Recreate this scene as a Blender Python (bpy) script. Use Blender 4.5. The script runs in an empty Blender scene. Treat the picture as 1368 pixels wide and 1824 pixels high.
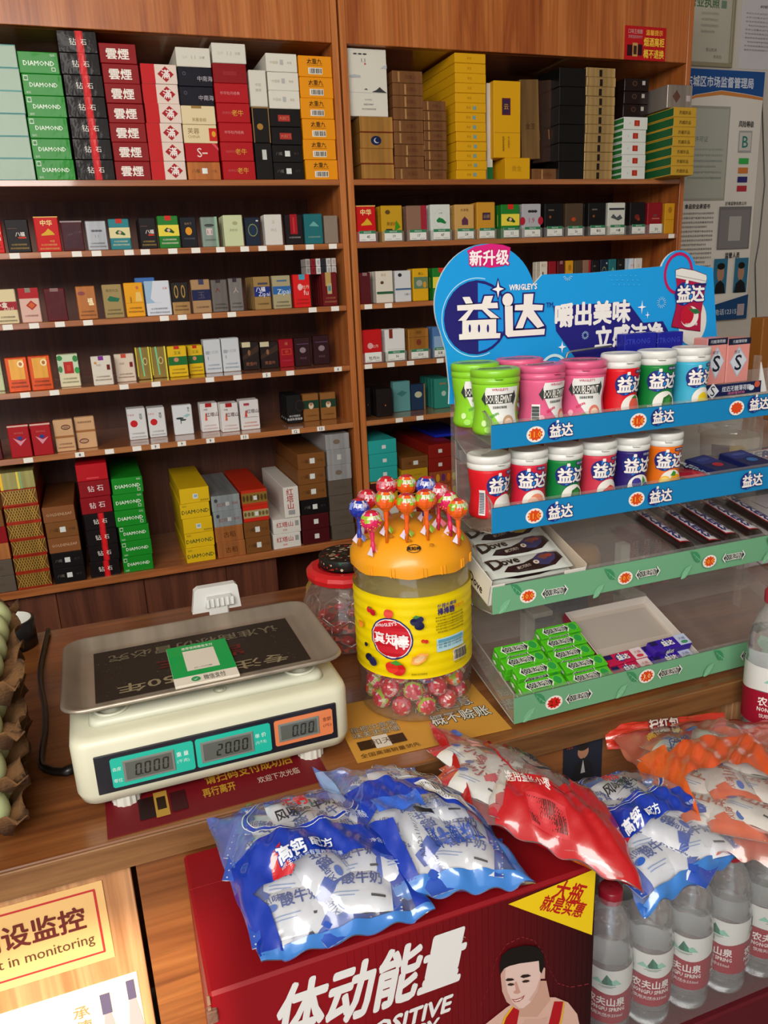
import bpy, math, random
import numpy as np
from mathutils import Vector, Matrix, Euler
random.seed(7)
SC = bpy.context.scene
COL = SC.collection
R = math.radians
# ---------------- camera ----------------
CAMZ = 1.43                      # eye height above the floor
FOC, CX, CY = 1394.0, 684.0, 912.0
def _rot(yaw, pitch, roll):
    cy, sy = math.cos(yaw), math.sin(yaw); cp, sp = math.cos(pitch), math.sin(pitch); cr, sr = math.cos(roll), math.sin(roll)
    F = np.array([sy*cp, cy*cp, -sp]); Rt = np.array([cy, -sy, 0.0]); D = np.cross(F, Rt)
    return np.array([cr*Rt+sr*D, -sr*Rt+cr*D, F]).T
AX = _rot(R(19.58), R(16.28), R(2.70))
cam = bpy.data.cameras.new('camera'); camo = bpy.data.objects.new('camera', cam); COL.objects.link(camo)
mm = Matrix(((AX[0][0], -AX[0][1], -AX[0][2], 0), (AX[1][0], -AX[1][1], -AX[1][2], 0), (AX[2][0], -AX[2][1], -AX[2][2], CAMZ), (0, 0, 0, 1)))
camo.matrix_world = mm
cam.sensor_fit = 'VERTICAL'; cam.sensor_height = 36; cam.lens = FOC/1824*36; cam.clip_start = .02
SC.camera = camo
SC.cycles.transparent_max_bounces = 40
SC.cycles.max_bounces = 12
# ---------------- light ----------------
w = bpy.data.worlds.new('sky'); SC.world = w; w.use_nodes = True
w.node_tree.nodes['Background'].inputs[0].default_value = (.80, .90, 1.0, 1)
w.node_tree.nodes['Background'].inputs[1].default_value = 1.3
def area(name, loc, target, sx, sy, power, col):
    l = bpy.data.lights.new(name, 'AREA'); l.shape = 'RECTANGLE'; l.size = sx; l.size_y = sy; l.energy = power; l.color = col
    o = bpy.data.objects.new(name, l); COL.objects.link(o); o.location = loc
    o.rotation_euler = (Vector(target)-Vector(loc)).to_track_quat('-Z', 'Y').to_euler(); return o
area('shopfront_daylight', (-1.0, -1.15, 2.5), (.30, 1.9, .9), 2.4, 1.0, 84, (1.0, .95, .88))
s = bpy.data.lights.new('sun', 'SUN'); s.energy = 6.0; s.angle = R(1.0); s.color = (1.0, .86, .66)
so = bpy.data.objects.new('sun', s); COL.objects.link(so); so.rotation_euler = Vector((.10, .80, -.62)).to_track_quat('-Z', 'Y').to_euler()
so.location = (0, -3, 4)
SC.view_settings.view_transform = 'Standard'; SC.view_settings.look = 'None'; SC.view_settings.gamma = 1
SC.view_settings.use_curve_mapping = False
SC.view_settings.exposure = 0.12
# ---------------- pixel -> place helpers (survey of the photograph) ----------------
def ray(x, y): return AX @ np.array([(x-CX)/FOC, (y-CY)/FOC, 1.0])
def aY(x, y, Y): r = ray(x, y); p = r*Y/r[1]; return Vector((p[0], p[1], p[2]+CAMZ))
def aZ(x, y, Z): r = ray(x, y); p = r*(Z-CAMZ)/r[2]; return Vector((p[0], p[1], p[2]+CAMZ))
def aX(x, y, X): r = ray(x, y); p = r*X/r[0]; return Vector((p[0], p[1], p[2]+CAMZ))
# ---------------- materials ----------------
def lin(v): return v/12.92 if v <= .04045 else ((v+.055)/1.055)**2.4
_hc = {}
def C(h):
    if not isinstance(h, str): return h
    if h not in _hc: _hc[h] = tuple(lin(int(h[i:i+2], 16)/255) for i in (1, 3, 5))
    return _hc[h]
MAT = {}
def newmat(n):
    m = bpy.data.materials.new(n); m.use_nodes = True; MAT[n] = m
    nt = m.node_tree; return m, nt, nt.nodes['Principled BSDF'], nt.nodes['Material Output']
def L(nt, a, b): nt.links.new(a, b)
def N(nt, t, **k):
    n = nt.nodes.new(t)
    for a, b in k.items(): setattr(n, a, b)
    return n
def colmat(n, rough=.5, metal=0, coat=0, spec=.5, bump=0, bscale=60, sss=0, mottle=0, trans=0):
    m, nt, p, o = newmat(n)
    a = N(nt, 'ShaderNodeAttribute', attribute_name='Col')
    src = a.outputs['Color']
    if mottle:
        tc = N(nt, 'ShaderNodeTexCoord'); ns = N(nt, 'ShaderNodeTexNoise'); ns.inputs['Scale'].default_value = 14; ns.inputs['Detail'].default_value = 6
        L(nt, tc.outputs['Object'], ns.inputs['Vector'])
        hs = N(nt, 'ShaderNodeHueSaturation'); mr = N(nt, 'ShaderNodeMapRange')
        mr.inputs['From Min'].default_value = .3; mr.inputs['From Max'].default_value = .7; mr.inputs['To Min'].default_value = 1-mottle; mr.inputs['To Max'].default_value = 1+mottle
        L(nt, ns.outputs['Fac'], mr.inputs['Value']); L(nt, mr.outputs['Result'], hs.inputs['Value']); L(nt, src, hs.inputs['Color']); src = hs.outputs['Color']
    if metal:       # foil and steel: vertical bands of reflected sheen painted into the base colour
        tc = N(nt, 'ShaderNodeTexCoord'); mp = N(nt, 'ShaderNodeMapping'); mp.inputs['Scale'].default_value = (34, 2, 1.5); L(nt, tc.outputs['Object'], mp.inputs['Vector'])
        nf = N(nt, 'ShaderNodeTexNoise'); nf.inputs['Scale'].default_value = 1.0; nf.inputs['Detail'].default_value = 2; L(nt, mp.outputs['Vector'], nf.inputs['Vector'])
        hf = N(nt, 'ShaderNodeHueSaturation'); mf = N(nt, 'ShaderNodeMapRange'); mf.inputs['From Min'].default_value = .35; mf.inputs['From Max'].default_value = .65; mf.inputs['To Min'].default_value = .8; mf.inputs['To Max'].default_value = 1.7 if n == 'foil' else 1.15
        L(nt, nf.outputs['Fac'], mf.inputs['Value']); L(nt, mf.outputs['Result'], hf.inputs['Value']); L(nt, src, hf.inputs['Color']); src = hf.outputs['Color']
    L(nt, src, p.inputs['Base Color'])
    p.inputs['Roughness'].default_value = rough; p.inputs['Metallic'].default_value = metal
    p.inputs['Coat Weight'].default_value = coat; p.inputs['Coat Roughness'].default_value = .08
    p.inputs['Specular IOR Level'].default_value = spec
    if sss: p.inputs['Subsurface Weight'].default_value = sss; p.inputs['Subsurface Radius'].default_value = (.01, .01, .01)
    if trans: p.inputs['Transmission Weight'].default_value = trans
    if bump:
        tc = N(nt, 'ShaderNodeTexCoord'); ns = N(nt, 'ShaderNodeTexNoise'); ns.inputs['Scale'].default_value = bscale; ns.inputs['Detail'].default_value = 3
        b = N(nt, 'ShaderNodeBump'); b.inputs['Strength'].default_value = bump; b.inputs['Distance'].default_value = .002
        L(nt, tc.outputs['Object'], ns.inputs['Vector']); L(nt, ns.outputs['Fac'], b.inputs['Height'])
        L(nt, b.outputs['Normal'], p.inputs['Normal'])
        if coat: L(nt, b.outputs['Normal'], p.inputs['Coat Normal'])
    return m
colmat('card', .5, spec=.22, bump=.05, bscale=25)             # printed cardboard
colmat('wrapped', .48, coat=.16, spec=.2, bump=.45, bscale=34)  # cellophane-wrapped print
colmat('paper', .75, mottle=.03)
colmat('foil', .36, metal=.45, coat=.2, bump=.15, bscale=14)
colmat('plastic', .35, coat=.15)
colmat('matte', .85, bump=.1, bscale=80, mottle=.06)
colmat('film', .28, coat=1.0, bump=.45, bscale=34)    # bag film
colmat('steel', .38, metal=.55, mottle=.1, bump=.05)
colmat('pulp', .95, bump=.9, bscale=220, mottle=.15)
colmat('ivory', .38, coat=.1, sss=.05, mottle=.04)
colmat('candyfilm', .25, coat=.9, bump=.5, bscale=55)
def wood(n, c1, c2, c3, axis, rough=.35, sc=1.0, coat=.25, dist=1.5):
    m, nt, p, o = newmat(n)
    tc = N(nt, 'ShaderNodeTexCoord'); mp = N(nt, 'ShaderNodeMapping')
    s = [9.0*sc]*3; s[axis] = .75*sc; mp.inputs['Scale'].default_value = s
    L(nt, tc.outputs['Object'], mp.inputs['Vector'])
    ns = N(nt, 'ShaderNodeTexNoise'); ns.inputs['Scale'].default_value = 1.3; ns.inputs['Detail'].default_value = 7; ns.inputs['Roughness'].default_value = .62; ns.inputs['Distortion'].default_value = dist
    L(nt, mp.outputs['Vector'], ns.inputs['Vector'])
    mp2 = N(nt, 'ShaderNodeMapping'); s2 = [160.0]*3; s2[axis] = 3.5; mp2.inputs['Scale'].default_value = s2
    L(nt, tc.outputs['Object'], mp2.inputs['Vector'])
    n2 = N(nt, 'ShaderNodeTexNoise'); n2.inputs['Scale'].default_value = 1; n2.inputs['Detail'].default_value = 4; L(nt, mp2.outputs['Vector'], n2.inputs['Vector'])
    cr = N(nt, 'ShaderNodeValToRGB'); e = cr.color_ramp.elements
    e[0].position = .33; e[0].color = (*C(c1), 1); e[1].position = .68; e[1].color = (*C(c3), 1); k = e.new(.5); k.color = (*C(c2), 1)
    L(nt, ns.outputs['Fac'], cr.inputs['Fac'])
    mx = N(nt, 'ShaderNodeMix', data_type='RGBA', blend_type='MULTIPLY'); mx.inputs[0].default_value = .45
    cr2 = N(nt, 'ShaderNodeValToRGB'); cr2.color_ramp.elements[0].position = .35; cr2.color_ramp.elements[0].color = (.45, .4, .36, 1); cr2.color_ramp.elements[1].position = .6
    L(nt, n2.outputs['Fac'], cr2.inputs['Fac']); L(nt, cr.outputs['Color'], mx.inputs[6]); L(nt, cr2.outputs['Color'], mx.inputs[7])
    L(nt, mx.outputs[2], p.inputs['Base Color']); p.inputs['Roughness'].default_value = rough
    p.inputs['Coat Weight'].default_value = coat; p.inputs['Coat Roughness'].default_value = .06 if coat >= 1 else .15
    b = N(nt, 'ShaderNodeBump'); b.inputs['Strength'].default_value = .12; b.inputs['Distance'].default_value = .001; L(nt, n2.outputs['Fac'], b.inputs['Height']); L(nt, b.outputs['Normal'], p.inputs['Normal'])
    return m
wood('wood_v', '#95491f', '#b86830', '#c97d42', 2, coat=.15)
wood('wood_h', '#94502a', '#b06a3a', '#bd7c49', 0, rough=.28, coat=1.0)
wood('wood_back', '#4c2416', '#62331f', '#724028', 2, rough=.5, coat=0)
wood('wood_counter', '#5e3218', '#8a5229', '#9c6434', 0, rough=.3, coat=.35, sc=.8)
wood('wood_edge', '#5c3a1c', '#805630', '#986c40', 0, rough=.45, coat=.1, dist=2.5)
wood('wood_panel', '#b07848', '#c89060', '#d8a878', 2, rough=.6, coat=.0)
def clear(n, tint=(.95, .95, .95), fac=.12, rough=.05, bump=0, bscale=30, milk=0.0, pw=None):
    m, nt, p, o = newmat(n); nt.nodes.remove(p)
    t = N(nt, 'ShaderNodeBsdfTransparent'); t.inputs[0].default_value = (*tint, 1)
    g = N(nt, 'ShaderNodeBsdfGlossy'); g.inputs['Roughness'].default_value = rough; g.inputs[0].default_value = (1, 1, 1, 1)
    lw = N(nt, 'ShaderNodeLayerWeight'); lw.inputs['Blend'].default_value = .5          # thin sheet: same reflectance from both sides
    pw_ = N(nt, 'ShaderNodeMath', operation='POWER'); pw_.inputs[1].default_value = 4.0; L(nt, lw.outputs['Facing'], pw_.inputs[0])
    ad = N(nt, 'ShaderNodeMath', operation='MULTIPLY_ADD'); ad.inputs[1].default_value = .75; ad.inputs[2].default_value = fac; ad.use_clamp = True
    L(nt, pw_.outputs[0], ad.inputs[0])
    mx = N(nt, 'ShaderNodeMixShader'); L(nt, ad.outputs[0], mx.inputs[0]); L(nt, g.outputs[0], mx.inputs[2])
    if milk:
        d = N(nt, 'ShaderNodeBsdfDiffuse'); d.inputs[0].default_value = (.8, .8, .8, 1); m2 = N(nt, 'ShaderNodeMixShader'); m2.inputs[0].default_value = milk
        L(nt, t.outputs[0], m2.inputs[1]); L(nt, d.outputs[0], m2.inputs[2]); L(nt, m2.outputs[0], mx.inputs[1])
    else: L(nt, t.outputs[0], mx.inputs[1])
    if bump:
        tc = N(nt, 'ShaderNodeTexCoord'); ns = N(nt, 'ShaderNodeTexNoise'); ns.inputs['Scale'].default_value = bscale; ns.inputs['Detail'].default_value = 3
        b = N(nt, 'ShaderNodeBump'); b.inputs['Strength'].default_value = bump; b.inputs['Distance'].default_value = .003
        L(nt, tc.outputs['Object'], ns.inputs['Vector']); L(nt, ns.outputs['Fac'], b.inputs['Height']); L(nt, b.outputs['Normal'], g.inputs['Normal']); L(nt, b.outputs['Normal'], lw.inputs['Normal'])
    L(nt, mx.outputs[0], o.inputs[0]); return m
clear('acrylic', (.975, .97, .955), .06, .06, milk=.07)
clear('pet', (.975, .975, .965), .08, .08, bump=.35, bscale=40, milk=.05)
clear('bagclear', (.99, .99, .99), .06, .16, bump=.7, bscale=22, milk=.09)
clear('petwater', (.97, .98, .98), .10, .10, bump=.5, bscale=60, milk=.16)
m, nt, p, o = newmat('water'); p.inputs['Transmission Weight'].default_value = 1; p.inputs['IOR'].default_value = 1.33; p.inputs['Roughness'].default_value = .0; p.inputs['Base Color'].default_value = (.97, .98, 1, 1)
m, nt, p, o = newmat('plaster')
tc = N(nt, 'ShaderNodeTexCoord'); ns = N(nt, 'ShaderNodeTexNoise'); ns.inputs['Scale'].default_value = 3; ns.inputs['Detail'].default_value = 8; L(nt, tc.outputs['Object'], ns.inputs['Vector'])
cr = N(nt, 'ShaderNodeValToRGB'); cr.color_ramp.elements[0].color = (*C('#a9a298'), 1); cr.color_ramp.elements[1].color = (*C('#d2cbc0'), 1); L(nt, ns.outputs['Fac'], cr.inputs['Fac']); L(nt, cr.outputs['Color'], p.inputs['Base Color']); p.inputs['Roughness'].default_value = .9
# ---------------- mesh builder ----------------
_tx = {}
def glyphs(s, res=1, off=0.0):
    k = (s, res, off)
    if k not in _tx:
        cu = bpy.data.curves.new('t', 'FONT'); cu.body = s; cu.resolution_u = res; cu.offset = off; cu.size = 1; cu.fill_mode = 'FRONT'
        o = bpy.data.objects.new('t', cu); me = o.to_mesh()
        n = len(me.vertices); a = np.zeros(n*3); me.vertices.foreach_get('co', a); a = a.reshape(-1, 3)[:, :2].copy()
        f = [tuple(p.vertices) for p in me.polygons]
        o.to_mesh_clear(); bpy.data.objects.remove(o); bpy.data.curves.remove(cu)
        if n: lo, hi = a.min(0), a.max(0)
        else: lo = hi = np.zeros(2); a = np.zeros((0, 2))
        _tx[k] = (a, f, lo, hi)
    return _tx[k]
def ell(cx, cy, rx, ry, n=20, a0=0.0, a1=360.0):
    full = abs(a1-a0) >= 360
    return [(cx+rx*math.cos(R(a0+(a1-a0)*i/(n if full else n-1))), cy+ry*math.sin(R(a0+(a1-a0)*i/(n if full else n-1)))) for i in range(n)]
class M:
    def __init__(s, mat='card'): s.v = []; s.n = 0; s.f = []; s.c = []; s.m = []; s.mats = []; s.mat = mat; s.sm = []; s.smooth = False
    def mi(s, mat):
        mat = mat or s.mat
        if mat not in s.mats: s.mats.append(mat)
        return s.mats.index(mat)
    def add(s, vs, fs, col, mat=None, smooth=None):
        b = s.n; s.v.extend([tuple(map(float, p)) for p in vs]); s.n += len(vs); k = s.mi(mat); col = C(col); sm = s.smooth if smooth is None else smooth
        for f in fs: s.f.append(tuple(i+b for i in f)); s.c.append(col); s.m.append(k); s.sm.append(sm)
    def addc(s, vs, fs, cols, mats, smooth=True):
        b = s.n; s.v.extend([tuple(map(float, p)) for p in vs]); s.n += len(vs)
        for f, c, m_ in zip(fs, cols, mats): s.f.append(tuple(i+b for i in f)); s.c.append(C(c)); s.m.append(s.mi(m_)); s.sm.append(smooth)
    def box(s, x0, x1, y0, y1, z0, z1, col, mat=None, b=.0012, T=None):
        b = min(b, (x1-x0)*.4, (y1-y0)*.4, (z1-z0)*.4)
        vs = []; ix = {}
        X = (x0, x1); Y = (y0, y1); Z = (z0, z1)
        for i in (0, 1):
            for j in (0, 1):
                for k in (0, 1):
                    sx, sy, sz = (1, -1)[i], (1, -1)[j], (1, -1)[k]
                    for a in range(3):
                        p = [X[i]+sx*b, Y[j]+sy*b, Z[k]+sz*b]; p[a] -= (sx, sy, sz)[a]*b
                        ix[(i, j, k, a)] = len(vs); vs.append(p)
        fs = []
        for a in range(3):
            o = [q for q in range(3) if q != a]
            for e in (0, 1):
                q = []
                for (u, v) in ((0, 0), (1, 0), (1, 1), (0, 1)):
                    t = [0, 0, 0]; t[a] = e; t[o[0]] = u; t[o[1]] = v; q.append(ix[(*t, a)])
                if (e == 0) == (a != 1): q.reverse()
                fs.append(tuple(q))
        for a in range(3):                       # edges along axis a
            o = [q for q in range(3) if q != a]
            for u in (0, 1):
                for v in (0, 1):
                    t0 = [0, 0, 0]; t1 = [0, 0, 0]; t0[o[0]] = t1[o[0]] = u; t0[o[1]] = t1[o[1]] = v; t1[a] = 1
                    q = (ix[(*t0, o[0])], ix[(*t1, o[0])], ix[(*t1, o[1])], ix[(*t0, o[1])]); fs.append(q)
        for i in (0, 1):
            for j in (0, 1):
                for k in (0, 1): fs.append(tuple(ix[(i, j, k, a)] for a in range(3)))
        if T is not None: vs = [T @ Vector(p) for p in vs]
        s.add(vs, fs, col, mat, False)
    def lathe(s, prof, col, mat=None, n=24, T=None, smooth=True, cap=True, cols=None, sx=1, sy=1):
        vs = []; fs = []; cc = []
        for (r, z) in prof:
            for i in range(n): a = 2*math.pi*i/n; vs.append((r*math.cos(a)*sx, r*math.sin(a)*sy, z))
        for j in range(len(prof)-1):
            for i in range(n): a, b = j*n+i, j*n+(i+1) % n; fs.append((a, b, b+n, a+n)); cc.append(cols[j] if cols else col)
        if cap:
            fs.append(tuple(range(n-1, -1, -1))); cc.append(cols[0] if cols else col); fs.append(tuple(range((len(prof)-1)*n, len(prof)*n))); cc.append(cols[-1] if cols else col)
        if T is not None: vs = [T @ Vector(p) for p in vs]
        s.addc(vs, fs, cc, [mat]*len(fs), smooth)
    def tube(s, pts, r, col, mat=None, n=8, smooth=True, cap=True):
        pts = [Vector(p) for p in pts]; vs = []; fs = []; up = None
        for i, p in enumerate(pts):
            d = (pts[min(i+1, len(pts)-1)]-pts[max(i-1, 0)]).normalized()
            if up is None: up = d.orthogonal().normalized()
            up = (up-d*up.dot(d)).normalized(); w_ = d.cross(up); rr = r[i] if isinstance(r, (list, tuple)) else r
            for k in range(n): a = 2*math.pi*k/n; vs.append(p+(up*math.cos(a)+w_*math.sin(a))*rr)
        for i in range(len(pts)-1):
            for k in range(n): a, b = i*n+k, i*n+(k+1) % n; fs.append((a, b, b+n, a+n))
        if cap: fs.append(tuple(range(n-1, -1, -1))); fs.append(tuple(range((len(pts)-1)*n, len(pts)*n)))
        s.add(vs, fs, col, mat, smooth)
    def sphere(s, c, r, col, mat=None, n=12, m_=8, sc=(1, 1, 1)):
        vs = [(c[0], c[1], c[2]-r*sc[2])]; fs = []
        for j in range(1, m_):
            t = math.pi*j/m_-math.pi/2
            for i in range(n): a = 2*math.pi*i/n; vs.append((c[0]+r*math.cos(t)*math.cos(a)*sc[0], c[1]+r*math.cos(t)*math.sin(a)*sc[1], c[2]+r*math.sin(t)*sc[2]))
        vs.append((c[0], c[1], c[2]+r*sc[2])); q = len(vs)-1
        for i in range(n): fs.append((0, 1+(i+1) % n, 1+i)); fs.append((q, q-n+i, q-n+(i+1) % n))
        for j in range(m_-2):
            for i in range(n): a, b = 1+j*n+i, 1+j*n+(i+1) % n; fs.append((a, b, b+n, a+n))
        s.add(vs, fs, col, mat, True)
    def prism(s, pts, y0, y1, col, mat=None, T=None, side=None):     # polygon in xz, extruded along y
        n = len(pts); vs = [(x, y0, z) for x, z in pts]+[(x, y1, z) for x, z in pts]
        if T is not None: vs = [T @ Vector(p) for p in vs]
        s.add(vs, [tuple(range(n))]+[tuple(range(2*n-1, n-1, -1))], col, mat, False)
        s.add(vs, [(i, i+n, (i+1) % n+n, (i+1) % n) for i in range(n)], side or col, mat, False)
    def build(s, name, parent=None, loc=None, rot=None):
        me = bpy.data.meshes.new(name); me.from_pydata(s.v, [], s.f)
        at = me.color_attributes.new('Col', 'FLOAT_COLOR', 'CORNER')
        cnt = np.array([len(f) for f in s.f]); ca = np.ones((len(s.c), 4), dtype=np.float32); ca[:, :3] = np.array(s.c, dtype=np.float32).reshape(-1, 3)
        at.data.foreach_set('color', np.repeat(ca, cnt, axis=0).ravel())
        me.polygons.foreach_set('material_index', s.m); me.polygons.foreach_set('use_smooth', s.sm)
        for k in s.mats: me.materials.append(MAT[k])
        me.update()
        o = bpy.data.objects.new(name, me); COL.objects.link(o)
        if parent is not None: o.parent = parent
        if loc is not None: o.location = loc
        if rot is not None: o.rotation_euler = rot
        return o
def tag(o, label=None, cat=None, group=None, kind=None):
    if label: o['label'] = label
    if cat: o['category'] = cat
    if group: o['group'] = group
    if kind: o['kind'] = kind
    return o
def empty(name, loc=(0, 0, 0), rot=(0, 0, 0), **k):
    o = bpy.data.objects.new(name, None); COL.objects.link(o); o.location = loc; o.rotation_euler = rot; o.empty_display_size = .02; return tag(o, **k)
def dup(o, loc=None, rot=None, parent=None, label=None, group=None, scale=None):
    c = o.copy(); COL.objects.link(c)
    if parent is not None: c.parent = parent
    if loc is not None: c.location = loc
    if rot is not None: c.rotation_euler = rot
    if scale is not None: c.scale = scale
    if label: c['label'] = label
    if group: c['group'] = group
    for ch in list(o.children): dup(ch, parent=c)
    return c
# ---------------- flat print: 2D decals put on any surface through a map (u, v, lift) -> point ----------------
# ('r',u0,v0,u1,v1,c) ('e',cx,cy,rx,ry,c) ('p',[(u,v)..],c) ('t',text,cx,cy,height,c[,bold[,width]]) ('rt',text,cx,cy,height,c,bold,angle) ('o',..)= text with outline
LIFT = .00025
def slices(vs, fs, axis, cuts):
    """split polygons by lines axis=cut so that they can bend"""
    vs = [tuple(p) for p in vs]; fs = [list(f) for f in fs]
    for c in cuts:
        out = []; cache = {}
        for f in fs:
            a = [vs[i][axis]-c for i in f]
            if min(a) >= -1e-9 or max(a) <= 1e-9: out.append(f); continue
            A_, B_ = [], []
            for k in range(len(f)):
                i, j = f[k], f[(k+1) % len(f)]; ai, aj = a[k], a[(k+1) % len(f)]
                if ai >= 0: A_.append(i)
                if ai <= 0: B_.append(i)
                if ai*aj < 0:
                    key = (min(i, j), max(i, j))
                    if key not in cache:
                        t = ai/(ai-aj); cache[key] = len(vs); vs.append(tuple(vs[i][q]+(vs[j][q]-vs[i][q])*t for q in range(2)))
                    A_.append(cache[key]); B_.append(cache[key])
            if len(A_) > 2: out.append(A_)
            if len(B_) > 2: out.append(B_)
        fs = out
    return vs, fs
def decals(m, items, fn, W, H, mat=None, step=None, base=1, vstep=None):
    """items in unit coordinates of a W x H face; fn(x, z, lift) gives the 3D point (x, z in metres from lower left)"""
    lay = base
    for it in items:
        k = it[0]; off = lay*LIFT; lay += .5
        parts = []
        if k == 'r': parts.append(([(it[1]*W, it[2]*H), (it[3]*W, it[2]*H), (it[3]*W, it[4]*H), (it[1]*W, it[4]*H)], [(0, 1, 2, 3)], it[5]))
        elif k == 'e':
            p = ell(it[1]*W, it[2]*H, it[3]*W, it[4]*H, 24); parts.append((p, [tuple(range(24))], it[5]))
        elif k == 'p': p = [(u*W, v*H) for u, v in it[1]]; parts.append((p, [tuple(range(len(p)))], it[2]))
        elif k == 'star':
            n = it[6] if len(it) > 6 else 14; p = [(it[1]*W+it[3]*H*(1 if i % 2 else .78)*math.cos(math.pi*i/n)*it[4], it[2]*H+it[3]*H*(1 if i % 2 else .78)*math.sin(math.pi*i/n)) for i in range(2*n)]
            parts.append((p, [tuple(range(2*n))], it[5]))
        elif k in ('t', 'rt', 'o', 'v'):
            s_ = it[1]; h = it[4]*H; bold = it[6] if len(it) > 6 else 0; ang = 0; width = None
            if k == 'rt': ang = it[7]; width = it[8]*W if len(it) > 8 else None
            elif len(it) > 7 and it[7]: width = it[7]*W
            ltxt = [s_] if k != 'v' else list(s_)
            for q, ss in enumerate(ltxt):
                a, f, lo, hi = glyphs(ss, 2 if h > .012 else 1, 0.0)
                if not len(a): continue
                cjk = any(ord(x) > 255 for x in ss); sc = h/.86 if cjk else h/.70
                ctr = (lo+hi)/2; mid = .38 if cjk else .35; wid = (hi[0]-lo[0])*sc; sx = sc*(width/wid if width else 1)
                x0_ = (a[:, 0]-ctr[0])*sx; z0_ = (a[:, 1]-mid)*sc
                if k == 'v': z0_ = z0_ - q*h*1.12
                ca, sa = math.cos(R(ang)), math.sin(R(ang))
                def put(rad, n_, co, x0_=x0_, z0_=z0_, f=f, sc=sc):
                    for t_ in range(n_):
                        dx, dz = (rad*sx*math.cos(2*math.pi*t_/n_), rad*sc*math.sin(2*math.pi*t_/n_)) if rad else (0, 0)
                        parts.append(([(it[2]*W+(xx+dx)*ca-(zz+dz)*sa, it[3]*H+(xx+dx)*sa+(zz+dz)*ca) for xx, zz in zip(x0_, z0_)], f, co))
                big = h > .009
                if k == 'o': put(bold+it[9]*1.3, 12, it[8])
                if bold: put(bold*1.15, 8 if h > .02 else 4, it[5])
                else: put(0, 1, it[5])
        for (P_, f, co) in parts:
            if not P_: continue
            if step:
                lo = min(p[0] for p in P_); hi = max(p[0] for p in P_)
                P_, f = slices(P_, f, 0, [c*step for c in range(int(math.floor(lo/step))+1, int(math.ceil(hi/step)))])
            if vstep:
                lo = min(p[1] for p in P_); hi = max(p[1] for p in P_)
                P_, f = slices(P_, f, 1, [c*vstep for c in range(int(math.floor(lo/vstep))+1, int(math.ceil(hi/vstep)))])
            m.add([fn(x, z, off) for x, z in P_], f, co, mat)
            off += LIFT*.06
def front(x0, z0, y): return lambda x, z, l: (x0+x, y-l, z0+z)
def topf(x0, y0, z): return lambda x, v, l: (x0+x, y0+v, z+l)
def leftf(x, y1, z0): return lambda u, z, l: (x-l, y1-u, z0+z)
ORD = ['', 'lowest', 'second', 'third', 'fourth', 'fifth', 'sixth', 'seventh', 'eighth', 'ninth', 'tenth', 'eleventh', 'twelfth', 'thirteenth', 'fourteenth']
# ---------------- room ----------------
def struct(name, m, **k): o = m.build(name); o['kind'] = 'structure'; return o
m = M('plaster'); m.box(-2.6, 3.2, 2.36, 2.46, 0, 2.9, '#aaaaaa', b=0); struct('wall_back', m)
m = M('plaster'); m.box(-2.7, -2.6, -2.0, 2.46, 0, 2.9, '#aaaaaa', b=0); struct('wall_left', m)
m = M('plaster'); m.box(3.2, 3.3, -2.0, 2.46, 0, 2.9, '#aaaaaa', b=0); struct('wall_right', m)
m = M('plaster'); m.box(-.30, 3.3, -2.1, -2.0, 0, 2.9, '#aaaaaa', b=0); struct('wall_sun_block', m)  # unseen front wall, added to keep sun and sky light off the right
m = M('plaster'); m.box(-2.7, 3.3, -2.0, 2.46, 2.9, 3.0, '#aaaaaa', b=0); struct('ceiling', m)
m = M('matte'); m.box(-2.7, 3.3, -2.0, 2.46, -.05, 0, '#75706a', b=0); struct('floor', m)
# ---------------- cabinets ----------------
FY, BY = 2.0, 2.33
LEFTX = -.75
SH = [.5533, .2385, .0885, -.0640, -.2183, -.3715, -.7040]        # lower edges of the boards, from the eye height
TK = [.016, .0135, .0135, .0135, .0135, .0145, .020]
SZ = [CAMZ+a for a in SH]; ST = [CAMZ+a+t for a, t in zip(SH, TK)]
def cabinet(x0, x1, label, lower):
    t = .016
    root = empty('tobacco_cabinet', ((x0+x1)/2, FY, 0), label=label, cat='cabinet')
    def part(n, m): return m.build(n, root, -Vector(root.location))
    for xx in (x0, x1-t):
        m = M('wood_v'); m.box(xx, xx+t, FY, BY, 0, CAMZ+.80, '#ffffff', b=.001); part('side_panel', m)
    m = M('wood_back'); m.box(x0+t, x1-t, BY-.012, BY, .02, CAMZ+.80, '#ffffff', b=.0); part('back_panel', m)
    m = M('wood_v'); m.box(x0+t+.0005, x1-t-.0005, FY+.001, FY+.018, SZ[0], CAMZ+.80, '#ffffff', b=.001); part('header_panel', m)
    shs = []
    for i, (a, tk) in enumerate(zip(SZ, TK)):
        m = M('wood_h'); y0 = FY+.020 if i == 0 else FY+.0005
        m.box(x0+t+.0003, x1-t-.0003, y0, BY-.0125, a, a+tk, '#ffffff', b=.001); shs.append(part('shelf', m))
    for (a, b, yy) in lower:
        m = M('wood_back'); m.box(a, b, yy, yy+.016, .05, SZ[6]-.001, '#ffffff', b=.001); part('lower_panel', m)
    return root, shs
xs = [-.72, -.42, -.17, .045, .26, .40]
cabL, shL = cabinet(LEFTX, .652, 'brown wooden tobacco shelving cabinet on the left, full of cigarette cartons and packs', [(a+.0006, b-.0006, FY+.03) for a, b in zip(xs, xs[1:])])
cabR, shR = cabinet(.657, 1.6895, 'brown wooden tobacco shelving cabinet on the right, partly behind the blue gum rack', [(.675, 1.17, FY+.03), (1.1715, 1.672, FY+.03)])
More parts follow.
